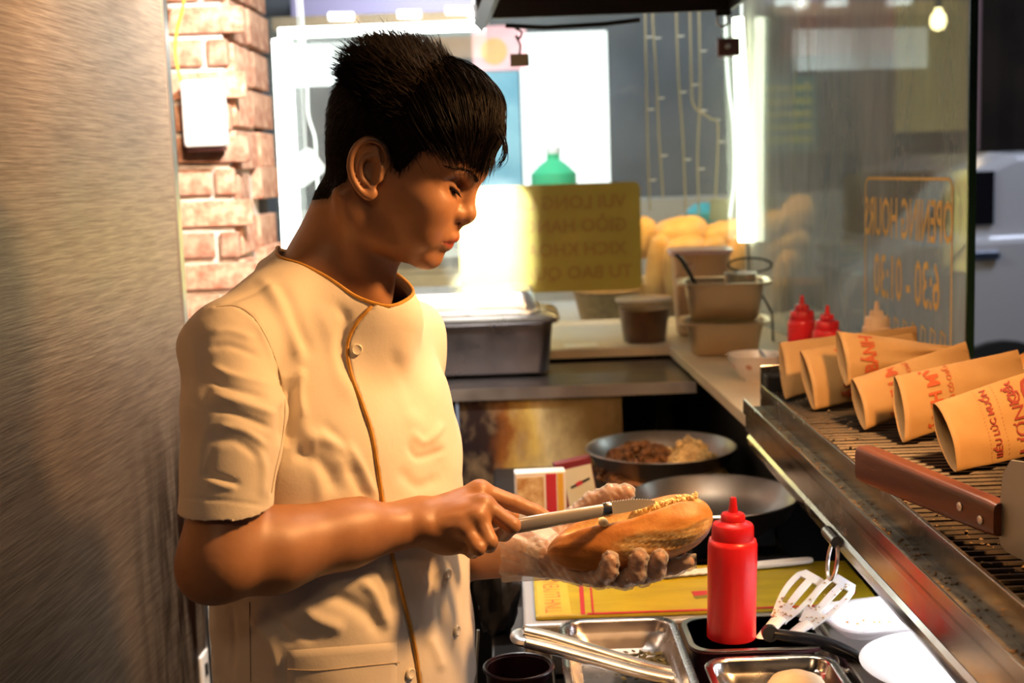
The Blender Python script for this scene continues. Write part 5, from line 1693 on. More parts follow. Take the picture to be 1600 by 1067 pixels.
# ---- the baguette in his hand
BA, BB = A(855, 866, 1.406), A(1113, 801, 1.416)
bt = BB - BA; BL = np.linalg.norm(bt); bt /= BL
bu = np.array([0, 0, 1.0]) - bt * bt[2]; bu /= np.linalg.norm(bu)
bv = np.cross(bt, bu); bv = bv if bv[1] < 0 else -bv            # towards the camera
NL, NR = 90, 96
rings = []; crumb = []; ear_ = []
for i in range(NL):
    s = i / (NL - 1); x = -1 + 2 * s
    body_r = 0.0375 * (1 - abs(x) ** (2.6 if x < 0 else 3.4)) ** (0.55) if abs(x) < 1 else 0
    body_r *= (0.86 + 0.16 * s) * (1.0)
    body_r = max(body_r, 0.0005)
    bow = -0.0045 * (1 - x * x)
    ring = []
    for k in range(NR):
        th = 2 * PI * k / NR            # 0 faces the camera, 90 deg up
        w_s = np.clip((s - 0.10) / 0.1, 0, 1) * np.clip((0.96 - s) / 0.08, 0, 1)
        dth = (th - math.radians(76 + 6 * math.sin(s * 9))); dth = (dth + PI) % (2 * PI) - PI
        g = math.exp(-(dth / 0.20) ** 2) * w_s
        lip = math.exp(-((abs(dth) - 0.34) / 0.14) ** 2) * w_s
        e_c = math.radians(8 - 22 * s + 5 * math.sin(s * 14)); de = (th - e_c + PI) % (2 * PI) - PI
        e_w = np.clip((s - 0.34) / 0.12, 0, 1) * np.clip((1.0 - s) / 0.05, 0, 1)
        ear = math.exp(-(de / 0.36) ** 4) * e_w
        edge = math.exp(-((abs(de) - 0.36) / 0.07) ** 2) * e_w
        r = body_r * (1 - 0.42 * g + 0.05 * lip - 0.045 * ear + 0.02 * edge)
        r += 0.0009 * ear * (math.sin(th * 60 + s * 40) * math.sin(s * 90)) + 0.0003 * math.sin(th * 9 + s * 20)
        p = BA + bt * (BL * s) + bu * bow + (bv * math.cos(th) + bu * math.sin(th) * 0.97) * r
        ring.append(Vector(p)); crumb.append(min(1, g * 1.7)); ear_.append(ear * (0.75 + 0.25 * math.sin(s * 70 + th * 23)))
    rings.append(ring)


def crust():
    m_, N, L, b = new_mat('baguette_crust')
    v = coords(N, L); f = noise(N, L, v, 22, 5); f2 = noise(N, L, v, 160, 5)
    c = ramp(N, L, f, [(0.30, (0.32, 0.105, 0.020)), (0.55, (0.50, 0.20, 0.04)), (0.75, (0.64, 0.32, 0.08))])
    ae = N.new('ShaderNodeAttribute'); ae.attribute_name = 'split'
    ac = N.new('ShaderNodeAttribute'); ac.attribute_name = 'crumb'
    ec = ramp(N, L, f2, [(0.35, (0.58, 0.34, 0.11)), (0.65, (0.88, 0.70, 0.36))])
    c = mix(N, L, ae.outputs['Fac'], c, ec)
    cc = ramp(N, L, f2, [(0.3, (0.62, 0.40, 0.16)), (0.7, (0.85, 0.68, 0.36))])
    c = mix(N, L, ac.outputs['Fac'], c, cc)
    L.new(c, b.inputs['Base Color']); b.inputs['Roughness'].default_value = 0.5
    bump(N, L, b, f2, 0.35, 0.0015)
    return m_


bag = thing('baguette', 'crusty golden baguette slit along the top, held in the gloved hand', 'bread', tuple((BA + BB) / 2))
bo = MB().loft(rings).build('loaf', crust(), bag, angle=80)
set_attr(bo, 'crumb', crumb); set_attr(bo, 'split', ear_)
cm = MB()
for k in range(70):            # crumbs and spread in the slit
    s = 0.55 + 0.38 * rng.random()
    th = math.radians(80 + rng.uniform(-9, 9))
    p = BA + bt * (BL * s) + (bv * math.cos(th) + bu * math.sin(th)) * (0.0245 + 0.005 * rng.random())
    r = rng.uniform(0.0014, 0.0034)
    cm.lathe([(0.0001, -r), (r * 0.8, -r * 0.4), (r, 0.2 * r), (r * 0.5, r * 0.8), (0.0001, r)], p, 6, (rng.uniform(-1, 1), rng.uniform(-1, 1), 1))
stuff(cm.build('crumb', mat('bread_crumb', (0.72, 0.52, 0.22), 0.85, 0, (0.85, 0.70, 0.40), 90), bag))
p = Vector(BA + bt * (BL * 0.355) + (bv * math.cos(math.radians(52)) + bu * math.sin(math.radians(52))) * 0.034)
MB().lathe([(0.0001, -0.004), (0.005, -0.002), (0.0065, 0.001), (0.003, 0.004), (0.0001, 0.0045)], p, 12, (0.3, -0.6, 0.7)).build('spread_blob', mat('spread', (0.80, 0.62, 0.34), 0.5), bag)

# ---- spreading knife
KA, KB, KC = A(782, 826, 1.352), A(944, 797, 1.376), A(1016, 786, 1.398)
kn_ = thing('serrated_knife', 'steel serrated spreading knife in his right hand, tip in the bread', 'knife', tuple(KB))
kd = KB - KA; kd /= np.linalg.norm(kd)
ku = np.array([0, 0, 1.0]) - kd * kd[2]; ku /= np.linalg.norm(ku); kw = np.cross(kd, ku)
if kw[1] > 0: kw = -kw
rings = []
for s, hh, tt in ((0, 0.006, 0.003), (0.03, 0.0085, 0.0045), (0.5, 0.0082, 0.0048), (0.94, 0.0072, 0.0046), (1.0, 0.0068, 0.0042)):
    c_ = KA + (KB - KA) * s
    rings.append([Vector(c_ + ku * (hh * math.sin(a)) + kw * (tt * math.copysign(abs(math.cos(a)) ** 0.6, math.cos(a)))) for a in np.linspace(0, 2 * PI, 20, endpoint=False)])
MB().loft(rings).build('handle', M_knife, kn_, angle=50)
rings = []
for s, q in ((0, 0.0080), (0.3, 0.0086), (0.7, 0.0086), (1, 0.0078)):
    c_ = KB + kd * (0.009 * s - 0.001)
    rings.append([Vector(c_ + (ku * math.sin(a) + kw * math.cos(a) * 0.62) * q) for a in np.linspace(0, 2 * PI, 20, endpoint=False)])
MB().loft(rings).build('collar', mat('collar_bright', (0.75, 0.72, 0.66), 0.22, 1.0), kn_)
bd = KC - KB; bl_ = np.linalg.norm(bd); bd /= bl_
ub = np.array([0, 0, 1.0]) - bd * bd[2]; ub /= np.linalg.norm(ub); wb_ = np.cross(bd, ub)
top = []; bot = []
nt_ = 34
for i in range(nt_ + 1):
    s = i / nt_; hb = 0.0085 * (1 - s ** 3 * 0.8)
    top.append(KB + bd * (0.006 + bl_ * s) + ub * (hb * 0.95 + (0.0010 if i % 2 else -0.0003)))
    bot.append(KB + bd * (0.006 + bl_ * s) - ub * (hb * 0.75))
mb = MB(); ol = [Vector(p) for p in top] + [Vector(p) for p in reversed(bot)]
q1 = [p + Vector(wb_) * 0.0007 for p in ol]; q2 = [p - Vector(wb_) * 0.0007 for p in ol]
n = len(ol); o0 = len(mb.v); mb.v += [tuple(p) for p in q1 + q2]
nn_ = nt_ + 1
for i in range(nt_):
    a, b_, c_, d_ = i, i + 1, n - 2 - i, n - 1 - i
    mb.f.append((a, b_, c_, d_)); mb.f.append((d_ + n, c_ + n, b_ + n, a + n)); mb.mi += [0, 0]
for i in range(n):
    j = (i + 1) % n; mb.f.append((i, i + n, j + n, j)); mb.mi.append(0)
mb.build('blade', M_knife, kn_, smooth=False)

# ============================================================ THE PREP TABLE
def Rzm(deg): return Matrix.Rotation(math.radians(deg), 3, 'Z')


def tray(parent, name, c, hx, hy, depth, m, cr=0.022, fl=0.010, taper=0.012, rot=None, th=0.0012, extra=0.0):
    """open pan: c = centre of the rim plane"""
    mb = MB()
    i2 = taper
    mb.rrect(c, [(hx - i2 - 0.01, hy - i2 - 0.01, cr * 0.6, -depth - th - extra), (hx - i2 + th, hy - i2 + th, cr, -depth + 0.006 - extra),
                 (hx + th, hy + th, cr + th, -0.004), (hx + fl, hy + fl, cr + fl * .7, -0.004), (hx + fl + 0.001, hy + fl + 0.001, cr + fl * .7, -0.001),
                 (hx + fl - 0.0005, hy + fl - 0.0005, cr + fl * .7, 0.0008), (hx + 0.002, hy + 0.002, cr + 0.002, 0.0), (hx, hy, cr, -0.0025), (hx - 0.002, hy - 0.002, cr, -0.014), (hx - 0.005, hy - 0.005, cr, -0.016),
                 (hx - i2, hy - i2, cr, -depth + 0.010), (hx - i2 - 0.006, hy - i2 - 0.006, cr, -depth + 0.001), (hx - i2 - 0.02, hy - i2 - 0.02, cr * .7, -depth)], 8, rot)
    return mb.build(name, m, parent, angle=50)


RZ = 0.966
t = thing('food_tray', 'steel food tray with dark herb scraps, tongs lying in it', 'tray', (0.127, 1.53, 0.881))
tray(t, 'pan', (0.127, 1.53, RZ), 0.068, 0.122, 0.034, mat('tray_dull_steel', (0.42, 0.40, 0.40), 0.24, 1.0, rough2=0.36, nscale=18), taper=0.010, extra=0.048)
hb = MB()
for k in range(150):
    x, y = rng.gauss(0.158, 0.020), rng.gauss(1.570, 0.022)
    x = min(max(x, 0.08), 0.178); y = min(max(y, 1.44), 1.61)
    a = rng.uniform(0, PI); z = RZ - 0.0328 + rng.random() * 0.006
    l_, w_ = rng.uniform(0.004, 0.013), rng.uniform(0.0015, 0.004)
    d = Vector((math.cos(a), math.sin(a), rng.uniform(-.3, .3))) * l_; e = Vector((-math.sin(a), math.cos(a), 0)) * w_
    c = Vector((x, y, z + 0.002)); hb.add([c - d, c + e, c + d, c - e, c + Vector((0, 0, 0.0015))], [(0, 1, 4), (1, 2, 4), (2, 3, 4), (3, 0, 4), (3, 2, 1, 0)])
stuff(hb.build('herb_scraps', mat('herb_dark', (0.03, 0.028, 0.008), 0.7, 0, (0.11, 0.09, 0.02), 120), t, smooth=False))
for k, (x, y) in enumerate(((0.17, 1.535), (0.125, 1.53), (0.09, 1.50), (0.172, 1.50))):
    MB().lathe([(0.0001, -.002), (0.003, -.001), (0.0035, .001), (0.0001, .003)], (x, y, RZ - 0.031), 8, (0.2, 0.3, 1)).build('onion_bit', mat('onion_bit', (0.55, 0.45, 0.15), 0.6), t)

t = thing('sauce_pan_tray', 'deep maroon plastic pan with the red squeeze bottle standing in it', 'tray', (0.297, 1.588, 0.881))
tray(t, 'pan', (0.297, 1.588, RZ), 0.076, 0.052, 0.026, mat('maroon_plastic', (0.085, 0.018, 0.035), 0.28, 0, (0.11, 0.03, 0.045), 12), extra=0.056, taper=0.008)
MB().rrect((0.297, 1.588, RZ), [(0.080, 0.056, 0.026, 0.0009), (0.087, 0.063, 0.03, 0.0009), (0.087, 0.063, 0.03, 0.0022), (0.080, 0.056, 0.026, 0.0022), (0.080, 0.056, 0.026, 0.0009)], 8).build('steel_rim', M_steel, t)

t = thing('bun_tray', 'steel tray at the bottom edge holding a pale round bun', 'tray', (0.300, 1.412, 0.881))
tray(t, 'pan', (0.300, 1.412, RZ), 0.070, 0.088, 0.036, M_tray_st, taper=0.010, extra=0.046)
t = thing('round_bun', 'pale round bun lying in the front steel tray', 'bread', (0.318, 1.415, 0.9315))
mb = MB(); mb.lathe([(0.0001, 0), (0.030, 0.002), (0.040, 0.014), (0.039, 0.028), (0.029, 0.043), (0.014, 0.050), (0.0001, 0.0515)], (0.316, 1.415, 0.9315), 28)
mb.build('bun_body', mat('bun_pale', (0.72, 0.50, 0.28), 0.6, 0, (0.80, 0.62, 0.40), 30, bstr=0.2), t)
p = Vector((0.254, 1.452, 0.9315))
MB().lathe([(0.0001, 0), (0.014, 0.001), (0.018, 0.008), (0.014, 0.017), (0.0001, 0.020)], p, 20).build('dough_piece', mat('bun_pale', (0.72, 0.50, 0.28), 0.6), t)

# squeeze bottles
M_red = mat('red_plastic', (0.62, 0.012, 0.018), 0.32, 0, (0.70, 0.02, 0.025), 6, sub=0.1)
M_redc = mat('red_cap', (0.50, 0.008, 0.014), 0.36, 0, (0.56, 0.012, 0.02), 8)


def bottle(loc, label, m, mc, s=1.0, tilt=0.0):
    t = thing('squeeze_bottle', label, 'bottle', loc, 'squeeze bottles', (0, tilt, 0))
    W_ = WM[t.name]; o = Vector(loc); ax = W_.to_3x3() @ Vector((0, 0, 1))
    MB().lathe([(r * s, z * s) for r, z in ((0.0001, 0.001), (0.027, 0), (0.0295, 0.003), (0.0302, 0.012), (0.0298, 0.06), (0.0302, 0.12), (0.0300, 0.142), (0.0285, 0.148), (0.024, 0.1495), (0.0001, 0.1495))], o, 40, ax).build('bottle_body', m, t, angle=60)
    MB().lathe([(r * s, z * s) for r, z in ((0.0001, 0.148), (0.0255, 0.1485), (0.0258, 0.151), (0.0252, 0.165), (0.0238, 0.1675), (0.0165, 0.170), (0.0150, 0.1715), (0.0148, 0.178), (0.0130, 0.1805), (0.0065, 0.182))], o, 36, ax, cap=True).build('cap', mc, t, angle=40)
    MB().lathe([(r * s, z * s) for r, z in ((0.0062, 0.1815), (0.0050, 0.190), (0.0040, 0.199), (0.0034, 0.2005), (0.0016, 0.2005), (0.0014, 0.196))], o, 20, ax, cap=True).build('nozzle', mc, t, angle=50)
    return t


bottle((0.268, 1.580, 0.9412), 'red plastic squeeze bottle with red nozzle cap, standing in the maroon pan', M_red, M_redc, 1.04, 0.025)
bottle((0.572, 2.50, 1.1202), 'red squeeze bottle behind the paper bags, the taller at left', M_red, M_redc, 0.93)
bottle((0.592, 2.40, 1.1202), 'second red squeeze bottle behind the paper bags, nozzle leaning right', M_red, M_redc, 0.88, 0.03)
bottle((0.690, 2.40, 1.1202), 'cream nozzled squeeze bottle behind the paper bags', mat('cream_plastic', (0.72, 0.48, 0.26), 0.4), mat('cream_cap', (0.75, 0.52, 0.30), 0.4), 0.90)

# tongs in the tray
t = thing('steel_tongs', 'polished steel tongs resting across the herb tray', 'tongs', tuple(A(830, 1000, 1.54)))
for dz, off, r_ in ((0.0, 0.0, 0.0125), (0.010, 0.013, 0.0100)):
    P = [A(818, 1002, 1.50) + np.array([0, off, dz]), A(860, 1012, 1.505) + np.array([0, off, dz]), A(920, 1028, 1.51) + np.array([0, off, dz * .8]), A(1000, 1050, 1.515) + np.array([0, off * 1.2, dz * .5]), A(1066, 1064, 1.52) + np.array([0, off * 1.8, 0])]
    Pc = catmull(P, 8)
    MB().tube(Pc, [r_ * (0.92 + 0.1 * math.sin(i / len(Pc) * 3)) for i in range(len(Pc))], 16, flat=0.62).build('arm', M_steel_sm, t)
u = [A(824, 1003, 1.498), A(814, 1001, 1.502), A(811, 996, 1.51), A(814, 990, 1.522), A(824, 990, 1.528)]
MB().tube(catmull(u, 6), 0.0115, 12, flat=0.5).build('spring_end', M_steel_sm, t)

# yellow printed carton on a grey box
t = thing('equipment_box', 'low grey metal box beneath the yellow carton', 'box', (0.255, 1.792, 0.881))
MB().box((0.252, 1.792, 0.9185), (0.50, 0.232, 0.073)).build('box_body', mat('grey_metal', (0.42, 0.42, 0.44), 0.45, 0.5), t, smooth=False, bevel=0.004)
t = thing('carton', 'flat yellow printed carton lying on the grey box', 'carton', (0.258, 1.792, 0.9555))
MB().box((0.258, 1.792, 0.9585), (0.478, 0.202, 0.006)).build('board', mat('carton_yellow', (0.44, 0.34, 0.012), 0.38, 0, (0.33, 0.25, 0.012), 7, (1, 5, 1)), t, smooth=False, bevel=0.002)
zt = 0.9618
MB().box((0.046, 1.792, zt), (0.045, 0.199, 0.0006)).build('printed_panel', mat('carton_orange', (0.60, 0.33, 0.03), 0.38, 0, (0.54, 0.40, 0.04), 12), t, smooth=False)
M_cred = mat('carton_red', (0.40, 0.02, 0.03), 0.4)
for x, wdt in ((0.088, 0.006), (0.102, 0.003)):
    MB().box((x, 1.792, zt), (wdt, 0.199, 0.0006), Rzm(-2)).build('printed_line', M_cred, t, smooth=False)
MB().box((0.29, 1.6945, zt), (0.40, 0.006, 0.0006)).build('printed_line', M_cred, t, smooth=False)
MB().box((0.29, 1.765, zt), (0.09, 0.02, 0.0006), Rzm(4)).build('printed_patch', M_cred, t, smooth=False)
MB().box((0.275, 1.75, zt + 0.0002), (0.06, 0.012, 0.0006), Rzm(8)).build('printed_patch', mat('carton_olive', (0.16, 0.15, 0.02), 0.5), t, smooth=False)
lt = MB(); text_on(lt, 'TINH LUYEN', 0.034, (0.046, 1.77, zt + 0.0006), (0, 1, 0), (-1, 0, 0), sx=0.7)
lt.build('lettering', mat('carton_text', (0.55, 0.14, 0.03), 0.5), t, smooth=False)
lt = MB(); text_on(lt, 'J', 0.05, (0.47, 1.76, zt + 0.0006), (1, 0, 0), (0, 1, 0), bold=0.001)
lt.build('lettering', M_cred, t, smooth=False)
# white bread knife on the carton
t = thing('bread_knife', 'white handled bread knife lying on the yellow carton', 'knife', (0.3, 1.85, 0.962))
M_wp = mat('white_plastic', (0.85, 0.85, 0.83), 0.4)
kb = [Vector((0.195, 1.840, 0.965)), Vector((0.445, 1.880, 0.967))]
MB().loft([[kb[0].lerp(kb[1], s) + Vector((0, yy * h_, zz2)) for yy, zz2 in ((-1, -.002), (1, -.002), (1, .004), (-1, .004))] for s, h_ in ((0.35, 0.008), (0.6, 0.011), (0.85, 0.011), (0.97, 0.009), (1.0, 0.004))]).build('handle', M_wp, t, smooth=False, bevel=0.002)
bl = MB(); n = 30
ya = [Vector((0.145 + 0.20 * i / n, 1.831 + 0.032 * i / n - (0.004 if i % 2 else 0.0) - 0.012, 0.9655)) for i in range(n + 1)]
yb = [Vector((0.145 + 0.20 * i / n, 1.831 + 0.032 * i / n + 0.010, 0.9655)) for i in range(n + 1)]
for i in range(n): bl.add([ya[i], ya[i + 1], yb[i + 1], yb[i], ya[i] + Vector((0, 0, .0015)), ya[i + 1] + Vector((0, 0, .0015)), yb[i + 1] + Vector((0, 0, .0015)), yb[i] + Vector((0, 0, .0015))], [(3, 2, 1, 0), (4, 5, 6, 7), (0, 1, 5, 4), (2, 3, 7, 6)])
bl.build('blade', mat('pale_blade', (0.74, 0.70, 0.66), 0.35), t, smooth=False)

# things under the toaster edge: steel lid, plate, clear boxes, tongs, ladle
t = thing('steel_cover', 'flat steel cover plate carrying the white plate and clear lids', 'cover', (0.58, 1.55, 0.881))
MB().box((0.575, 1.46, 0.917), (0.35, 0.40, 0.070)).build('cover_body', M_steel, t, smooth=False, bevel=0.004)
MB().box((0.575, 1.258, 0.925), (0.30, 0.006, 0.02)).build('handle', M_steel, t, smooth=False)
t = thing('white_plate', 'bright white round plate at the lower right under the toaster', 'plate', (0.508, 1.45, 0.9525))
MB().lathe([(0.0001, 0.0), (0.055, 0.0), (0.062, 0.004), (0.100, 0.016), (0.106, 0.0185), (0.107, 0.021), (0.104, 0.0215), (0.064, 0.0085), (0.052, 0.0065), (0.0001, 0.006)], (0.508, 1.450, 0.9525), 48).build('plate_body', mat('white_china', (0.88, 0.88, 0.88), 0.25, coat=0.4), t)
MB().lathe([(0.0001, 0), (0.004, 0.002), (0.003, 0.005), (0.0001, 0.006)], (0.560, 1.40, 0.968), 8).build('food_bit', mat('bit_brown', (0.30, 0.15, 0.05), 0.7), t)
M_clear = plastic_film('clear_plastic', 0.42, (0.86, 0.84, 0.86), 0.15, 0.15)
t = thing('clear_container', 'shallow clear plastic container lying behind the white plate', 'lid', (0.46, 1.61, 0.953))
tray(t, 'lid_body', (0.462, 1.612, 0.978), 0.060, 0.050, 0.020, M_clear, rot=Rzm(12), taper=0.01, fl=0.008)
for k in range(9):
    MB().lathe([(0.0001, 0), (0.0022, 0.001), (0.0001, 0.003)], (0.462 + rng.gauss(0, .025), 1.61 + rng.gauss(0, .02), 0.9595), 6).build('food_bit', mat('bit_orange', (0.55, 0.28, 0.06), 0.6), t)
t = thing('clear_box', 'clear plastic box under the edge of the toaster', 'box', (0.585, 1.60, 0.953))
tray(t, 'box_body', (0.585, 1.60, 0.995), 0.052, 0.042, 0.040, M_clear, rot=Rzm(-18), taper=0.01, fl=0.006)

t = thing('slotted_tongs', 'translucent white slotted plastic tongs with crumbs, leaning on the maroon pan', 'tongs', tuple(A(1200, 985, 1.64)))
M_wt = mat('milky_plastic', (0.84, 0.82, 0.80), 0.3, sub=0.15)
for (h0, h1, tip) in (((1163, 1022, 1.545), (1218, 966, 1.60), (1272, 900, 1.65)), ((1182, 1026, 1.545), (1262, 974, 1.59), (1322, 908, 1.635))):
    a_, b_, c_ = A(*h0), A(*h1), A(*tip)
    P = catmull([a_, (a_ + b_) / 2 + np.array([0, 0, -0.002]), b_], 6)
    MB().tube(P, [0.007 + 0.004 * i / len(P) for i in range(len(P))], 12, flat=0.4).build('arm', M_wt, t)
    d = c_ - b_; L_ = np.linalg.norm(d); d /= L_; sd_ = np.cross(d, (0, -0.5, 0.85)); sd_ /= np.linalg.norm(sd_); up_ = np.cross(sd_, d)
    hd_ = MB()

    def wid(s): return 0.0115 + 0.0098 * math.sin(min(1, s * 1.25) * PI * 0.62) * (1 if s < .8 else 1 - ((s - .8) / .2) ** 2 * .75)
    for f0, f1 in ((-1, -0.62), (-0.24, 0.24), (0.62, 1)):         # prongs either side of the slots
        rings = []
        for i in range(11):
            s = i / 10; w_ = wid(s); p = b_ + d * (L_ * s) + up_ * (0.004 * math.sin(s * PI))
            rings.append([Vector(p + sd_ * (w_ * f0)), Vector(p + sd_ * (w_ * f1)), Vector(p + sd_ * (w_ * f1) + up_ * 0.0025), Vector(p + sd_ * (w_ * f0) + up_ * 0.0025)])
        hd_.loft(rings)
    for s0, s1 in ((-0.05, 0.25), (0.84, 1.02)):                   # solid root and tip
        rings = []
        for i in range(6):
            s = s0 + (s1 - s0) * i / 5; w_ = wid(max(0, min(s, 1))); p = b_ + d * (L_ * s) + up_ * (0.004 * math.sin(s * PI) + 0.0001)
            rings.append([Vector(p - sd_ * w_), Vector(p + sd_ * w_), Vector(p + sd_ * w_ + up_ * 0.0026), Vector(p - sd_ * w_ + up_ * 0.0026)])
        hd_.loft(rings)
    hd_.build('slotted_head', M_wt, t, smooth=False, bevel=0.0006)
    cb_ = MB()
    for k in range(34):
        s = rng.uniform(0.0, 0.95) if h0[0] > 1170 else rng.uniform(-0.05, 0.35)
        p = b_ + d * (L_ * s) + sd_ * (wid(max(0, s)) * rng.uniform(-.9, .9)) + up_ * (0.0028 + 0.004 * math.sin(max(0, s) * PI))
        r = rng.uniform(0.0008, 0.0024)
        cb_.lathe([(0.0001, -r * .4), (r, 0), (0.0001, r * .8)], p, 6)
    stuff(cb_.build('crumbs', mat('crumb_brown', (0.34, 0.17, 0.05), 0.7, 0, (0.60, 0.40, 0.16), 150), t))

t = thing('ladle', 'steel ladle with curved black plastic handle beside the white plate', 'ladle', tuple(A(1300, 1010, 1.60)))
P = catmull([A(1207, 990, 1.540), A(1240, 996, 1.542), A(1285, 1004, 1.54), A(1330, 1022, 1.525), A(1368, 1044, 1.505)], 8)
MB().tube(P, [0.0085 + 0.003 * math.sin(PI * i / (len(P) - 1)) for i in range(len(P))], 16, flat=0.75).build('handle', mat('black_plastic', (0.012, 0.012, 0.014), 0.22), t)
MB().tube([A(1203, 989, 1.538) + np.array([0, y, 0]) for y in (-0.004, 0.004)], 0.0105, 16).build('handle_end', mat('black_plastic', (0.012, 0.012, 0.014), 0.22), t)
bowl = Vector(A(1292, 1040, 1.585)); bowl.z = 0.955
MB().tube(catmull([A(1360, 1042, 1.508), A(1335, 1050, 1.512), A(1300, 1040, 1.522)], 6), 0.005, 10, flat=0.5).build('shank', M_steel_sm, t)
MB().lathe([(0.0001, 0), (0.012, 0.001), (0.024, 0.008), (0.030, 0.020), (0.0295, 0.020), (0.023, 0.0095), (0.0001, 0.003)], A(1278, 1035, 1.52) - np.array([0, 0, 0.02]), 28, (-0.25, -0.2, 1)).build('bowl', M_steel_sm, t)

# dark bowl, rack rods and bag left of the trays
t = thing('dark_cup', 'very dark maroon round cup at the bottom left of the trays', 'cup', (-0.006, 1.485, 0.881))
MB().lathe([(0.0001, 0), (0.030, 0.0), (0.034, 0.01), (0.040, 0.087), (0.0425, 0.091), (0.041, 0.094), (0.038, 0.091), (0.033, 0.015), (0.0001, 0.01)], (-0.006, 1.485, 0.881), 36).build('cup_body', mat('maroon_dark', (0.030, 0.006, 0.010), 0.35), t)
MB().tube([Vector((-0.006 + 0.0415 * math.cos(a), 1.485 + 0.0415 * math.sin(a), 0.9735)) for a in np.linspace(0, 2 * PI, 33)], 0.0022, 8).build('rim', mat('maroon_dark', (0.030, 0.006, 0.010), 0.35), t)
t = thing('wire_rack', 'thin steel wire rack standing between the cook and the trays', 'rack', (-0.02, 1.66, 0.881))
for (p, q, n_) in ((A(747, 984, 1.60), A(741, 1095, 1.60), 'rod'), (A(858, 984, 1.66), A(868, 1085, 1.63), 'rod')):
    p = Vector(p); q = Vector(q); q.z = 0.882
    MB().tube([p, q], 0.0022, 8).build('rod', M_steel, t)
MB().tube([Vector((-0.042, 1.60, 0.884)), Vector((0.05, 1.63, 0.884))], 0.0022, 8).build('rod', M_steel, t)
t = thing('black_bag', 'crumpled black plastic bag in the dark gap beside the jacket', 'bag', (-0.036, 1.86, 0.881))
mb = MB(); rings = []
for i in range(13):
    s = i / 12; ring = []
    for k in range(28):
        a = 2 * PI * k / 28
        r = (0.036 * math.sin(PI * min(1, 0.12 + s * 0.9)) ** 0.6 * (1 - 0.35 * s)) * (1 + 0.16 * math.sin(5 * a + 7 * s) + 0.10 * math.sin(9 * a - 13 * s))
        ring.append(Vector((-0.036 + r * math.cos(a), 1.86 + r * math.sin(a) * 0.9, 0.882 + 0.20 * s + 0.006 * math.sin(4 * a + 9 * s))))
    rings.append(ring)
mb.loft(rings).build('bag_body', mat('black_film', (0.012, 0.012, 0.014), 0.28, 0, (0.03, 0.03, 0.035), 14, bstr=0.5, bscale=30), t)

# little boxes standing by the stove
t = thing('picture_box', 'small printed box with a food picture and red stripe behind the knife', 'box', (0.035, 2.16, 0.921))
cz0 = 0.921
c0 = Vector((0.040, 2.17, cz0 + 0.066))
MB().box(c0, (0.088, 0.03, 0.132), Rzm(4)).build('box_body', mat('box_white', (0.78, 0.72, 0.66), 0.45), t, smooth=False, bevel=0.002)
rz = Rzm(4)
for dx, dz, w_, h_, m in ((-0.018, 0.030, 0.046, 0.055, mat('food_print', (0.40, 0.17, 0.03), 0.5, 0, (0.75, 0.60, 0.35), 45)), (0.018, 0.012, 0.018, 0.10, mat('print_red', (0.50, 0.03, 0.05), 0.5)), (0.034, 0.012, 0.010, 0.10, mat('print_yellow', (0.70, 0.40, 0.05), 0.5))):
    MB().box(c0 + rz @ Vector((dx, -0.0154, dz)), (w_, 0.0006, h_), rz).build('printed_panel', m, t, smooth=False)
t = thing('white_card_box', 'small white box with a red frame leaning beside the frying pan', 'box', (0.108, 2.2, 0.921))
c0 = Vector((0.108, 2.235, cz0 + 0.070)); rz = Matrix.Rotation(math.radians(-9), 3, 'Y') @ Rzm(10)
MB().box(c0, (0.066, 0.025, 0.130), rz).build('box_body', mat('box_red', (0.16, 0.012, 0.02), 0.45), t, smooth=False, bevel=0.002)
MB().box(c0 + rz @ Vector((0.005, -0.0128, -0.004)), (0.052, 0.0008, 0.112), rz).build('printed_panel', mat('card_ivory', (0.62, 0.60, 0.46), 0.5), t, smooth=False)
MB().box(c0 + rz @ Vector((0.006, -0.0134, 0.022)), (0.038, 0.0006, 0.0045), rz @ Matrix.Rotation(-.25, 3, 'Y')).build('printed_line', M_black, t, smooth=False)
MB().box(c0 + rz @ Vector((0.004, -0.0138, 0.022)), (0.012, 0.0006, 0.007), rz @ Matrix.Rotation(-.25, 3, 'Y')).build('printed_patch', mat('print_red', (0.50, 0.03, 0.05), 0.5), t, smooth=False)

# ---- frying pans
M_pan = mat('pan_steel', (0.46, 0.43, 0.40), 0.30, 1.0, (0.30, 0.26, 0.23), 9, rough2=0.42)


def heap(parent, name, c, R_, h, m, seed, hf=1.0, n=40):
    r_ = random.Random(seed); mb = MB(); rings = []
    ph = [r_.uniform(0, 6) for _ in range(8)]
    for i in range(14):
        s = 1 - i / 13.5; ring = []
        for k in range(n):
            a = 2 * PI * k / n
            rr_ = R_ * s * (1 + 0.10 * math.sin(3 * a + ph[0]) + 0.06 * math.sin(7 * a + ph[1]))
            z = h * (1 - s ** 2.2) * (1 + 0.2 * math.sin(2 * a + ph[2])) + 0.0045 * hf * (math.sin(a * 11 + i * 2.1 + ph[3]) + math.sin(a * 17 - i * 3.3 + ph[4])) * min(1, (1 - s) * 6)
            ring.append(Vector(c) + Vector((rr_ * math.cos(a), rr_ * math.sin(a), z)))
        rings.append(ring)
    return mb.loft(rings).build(name, m, parent, angle=70)


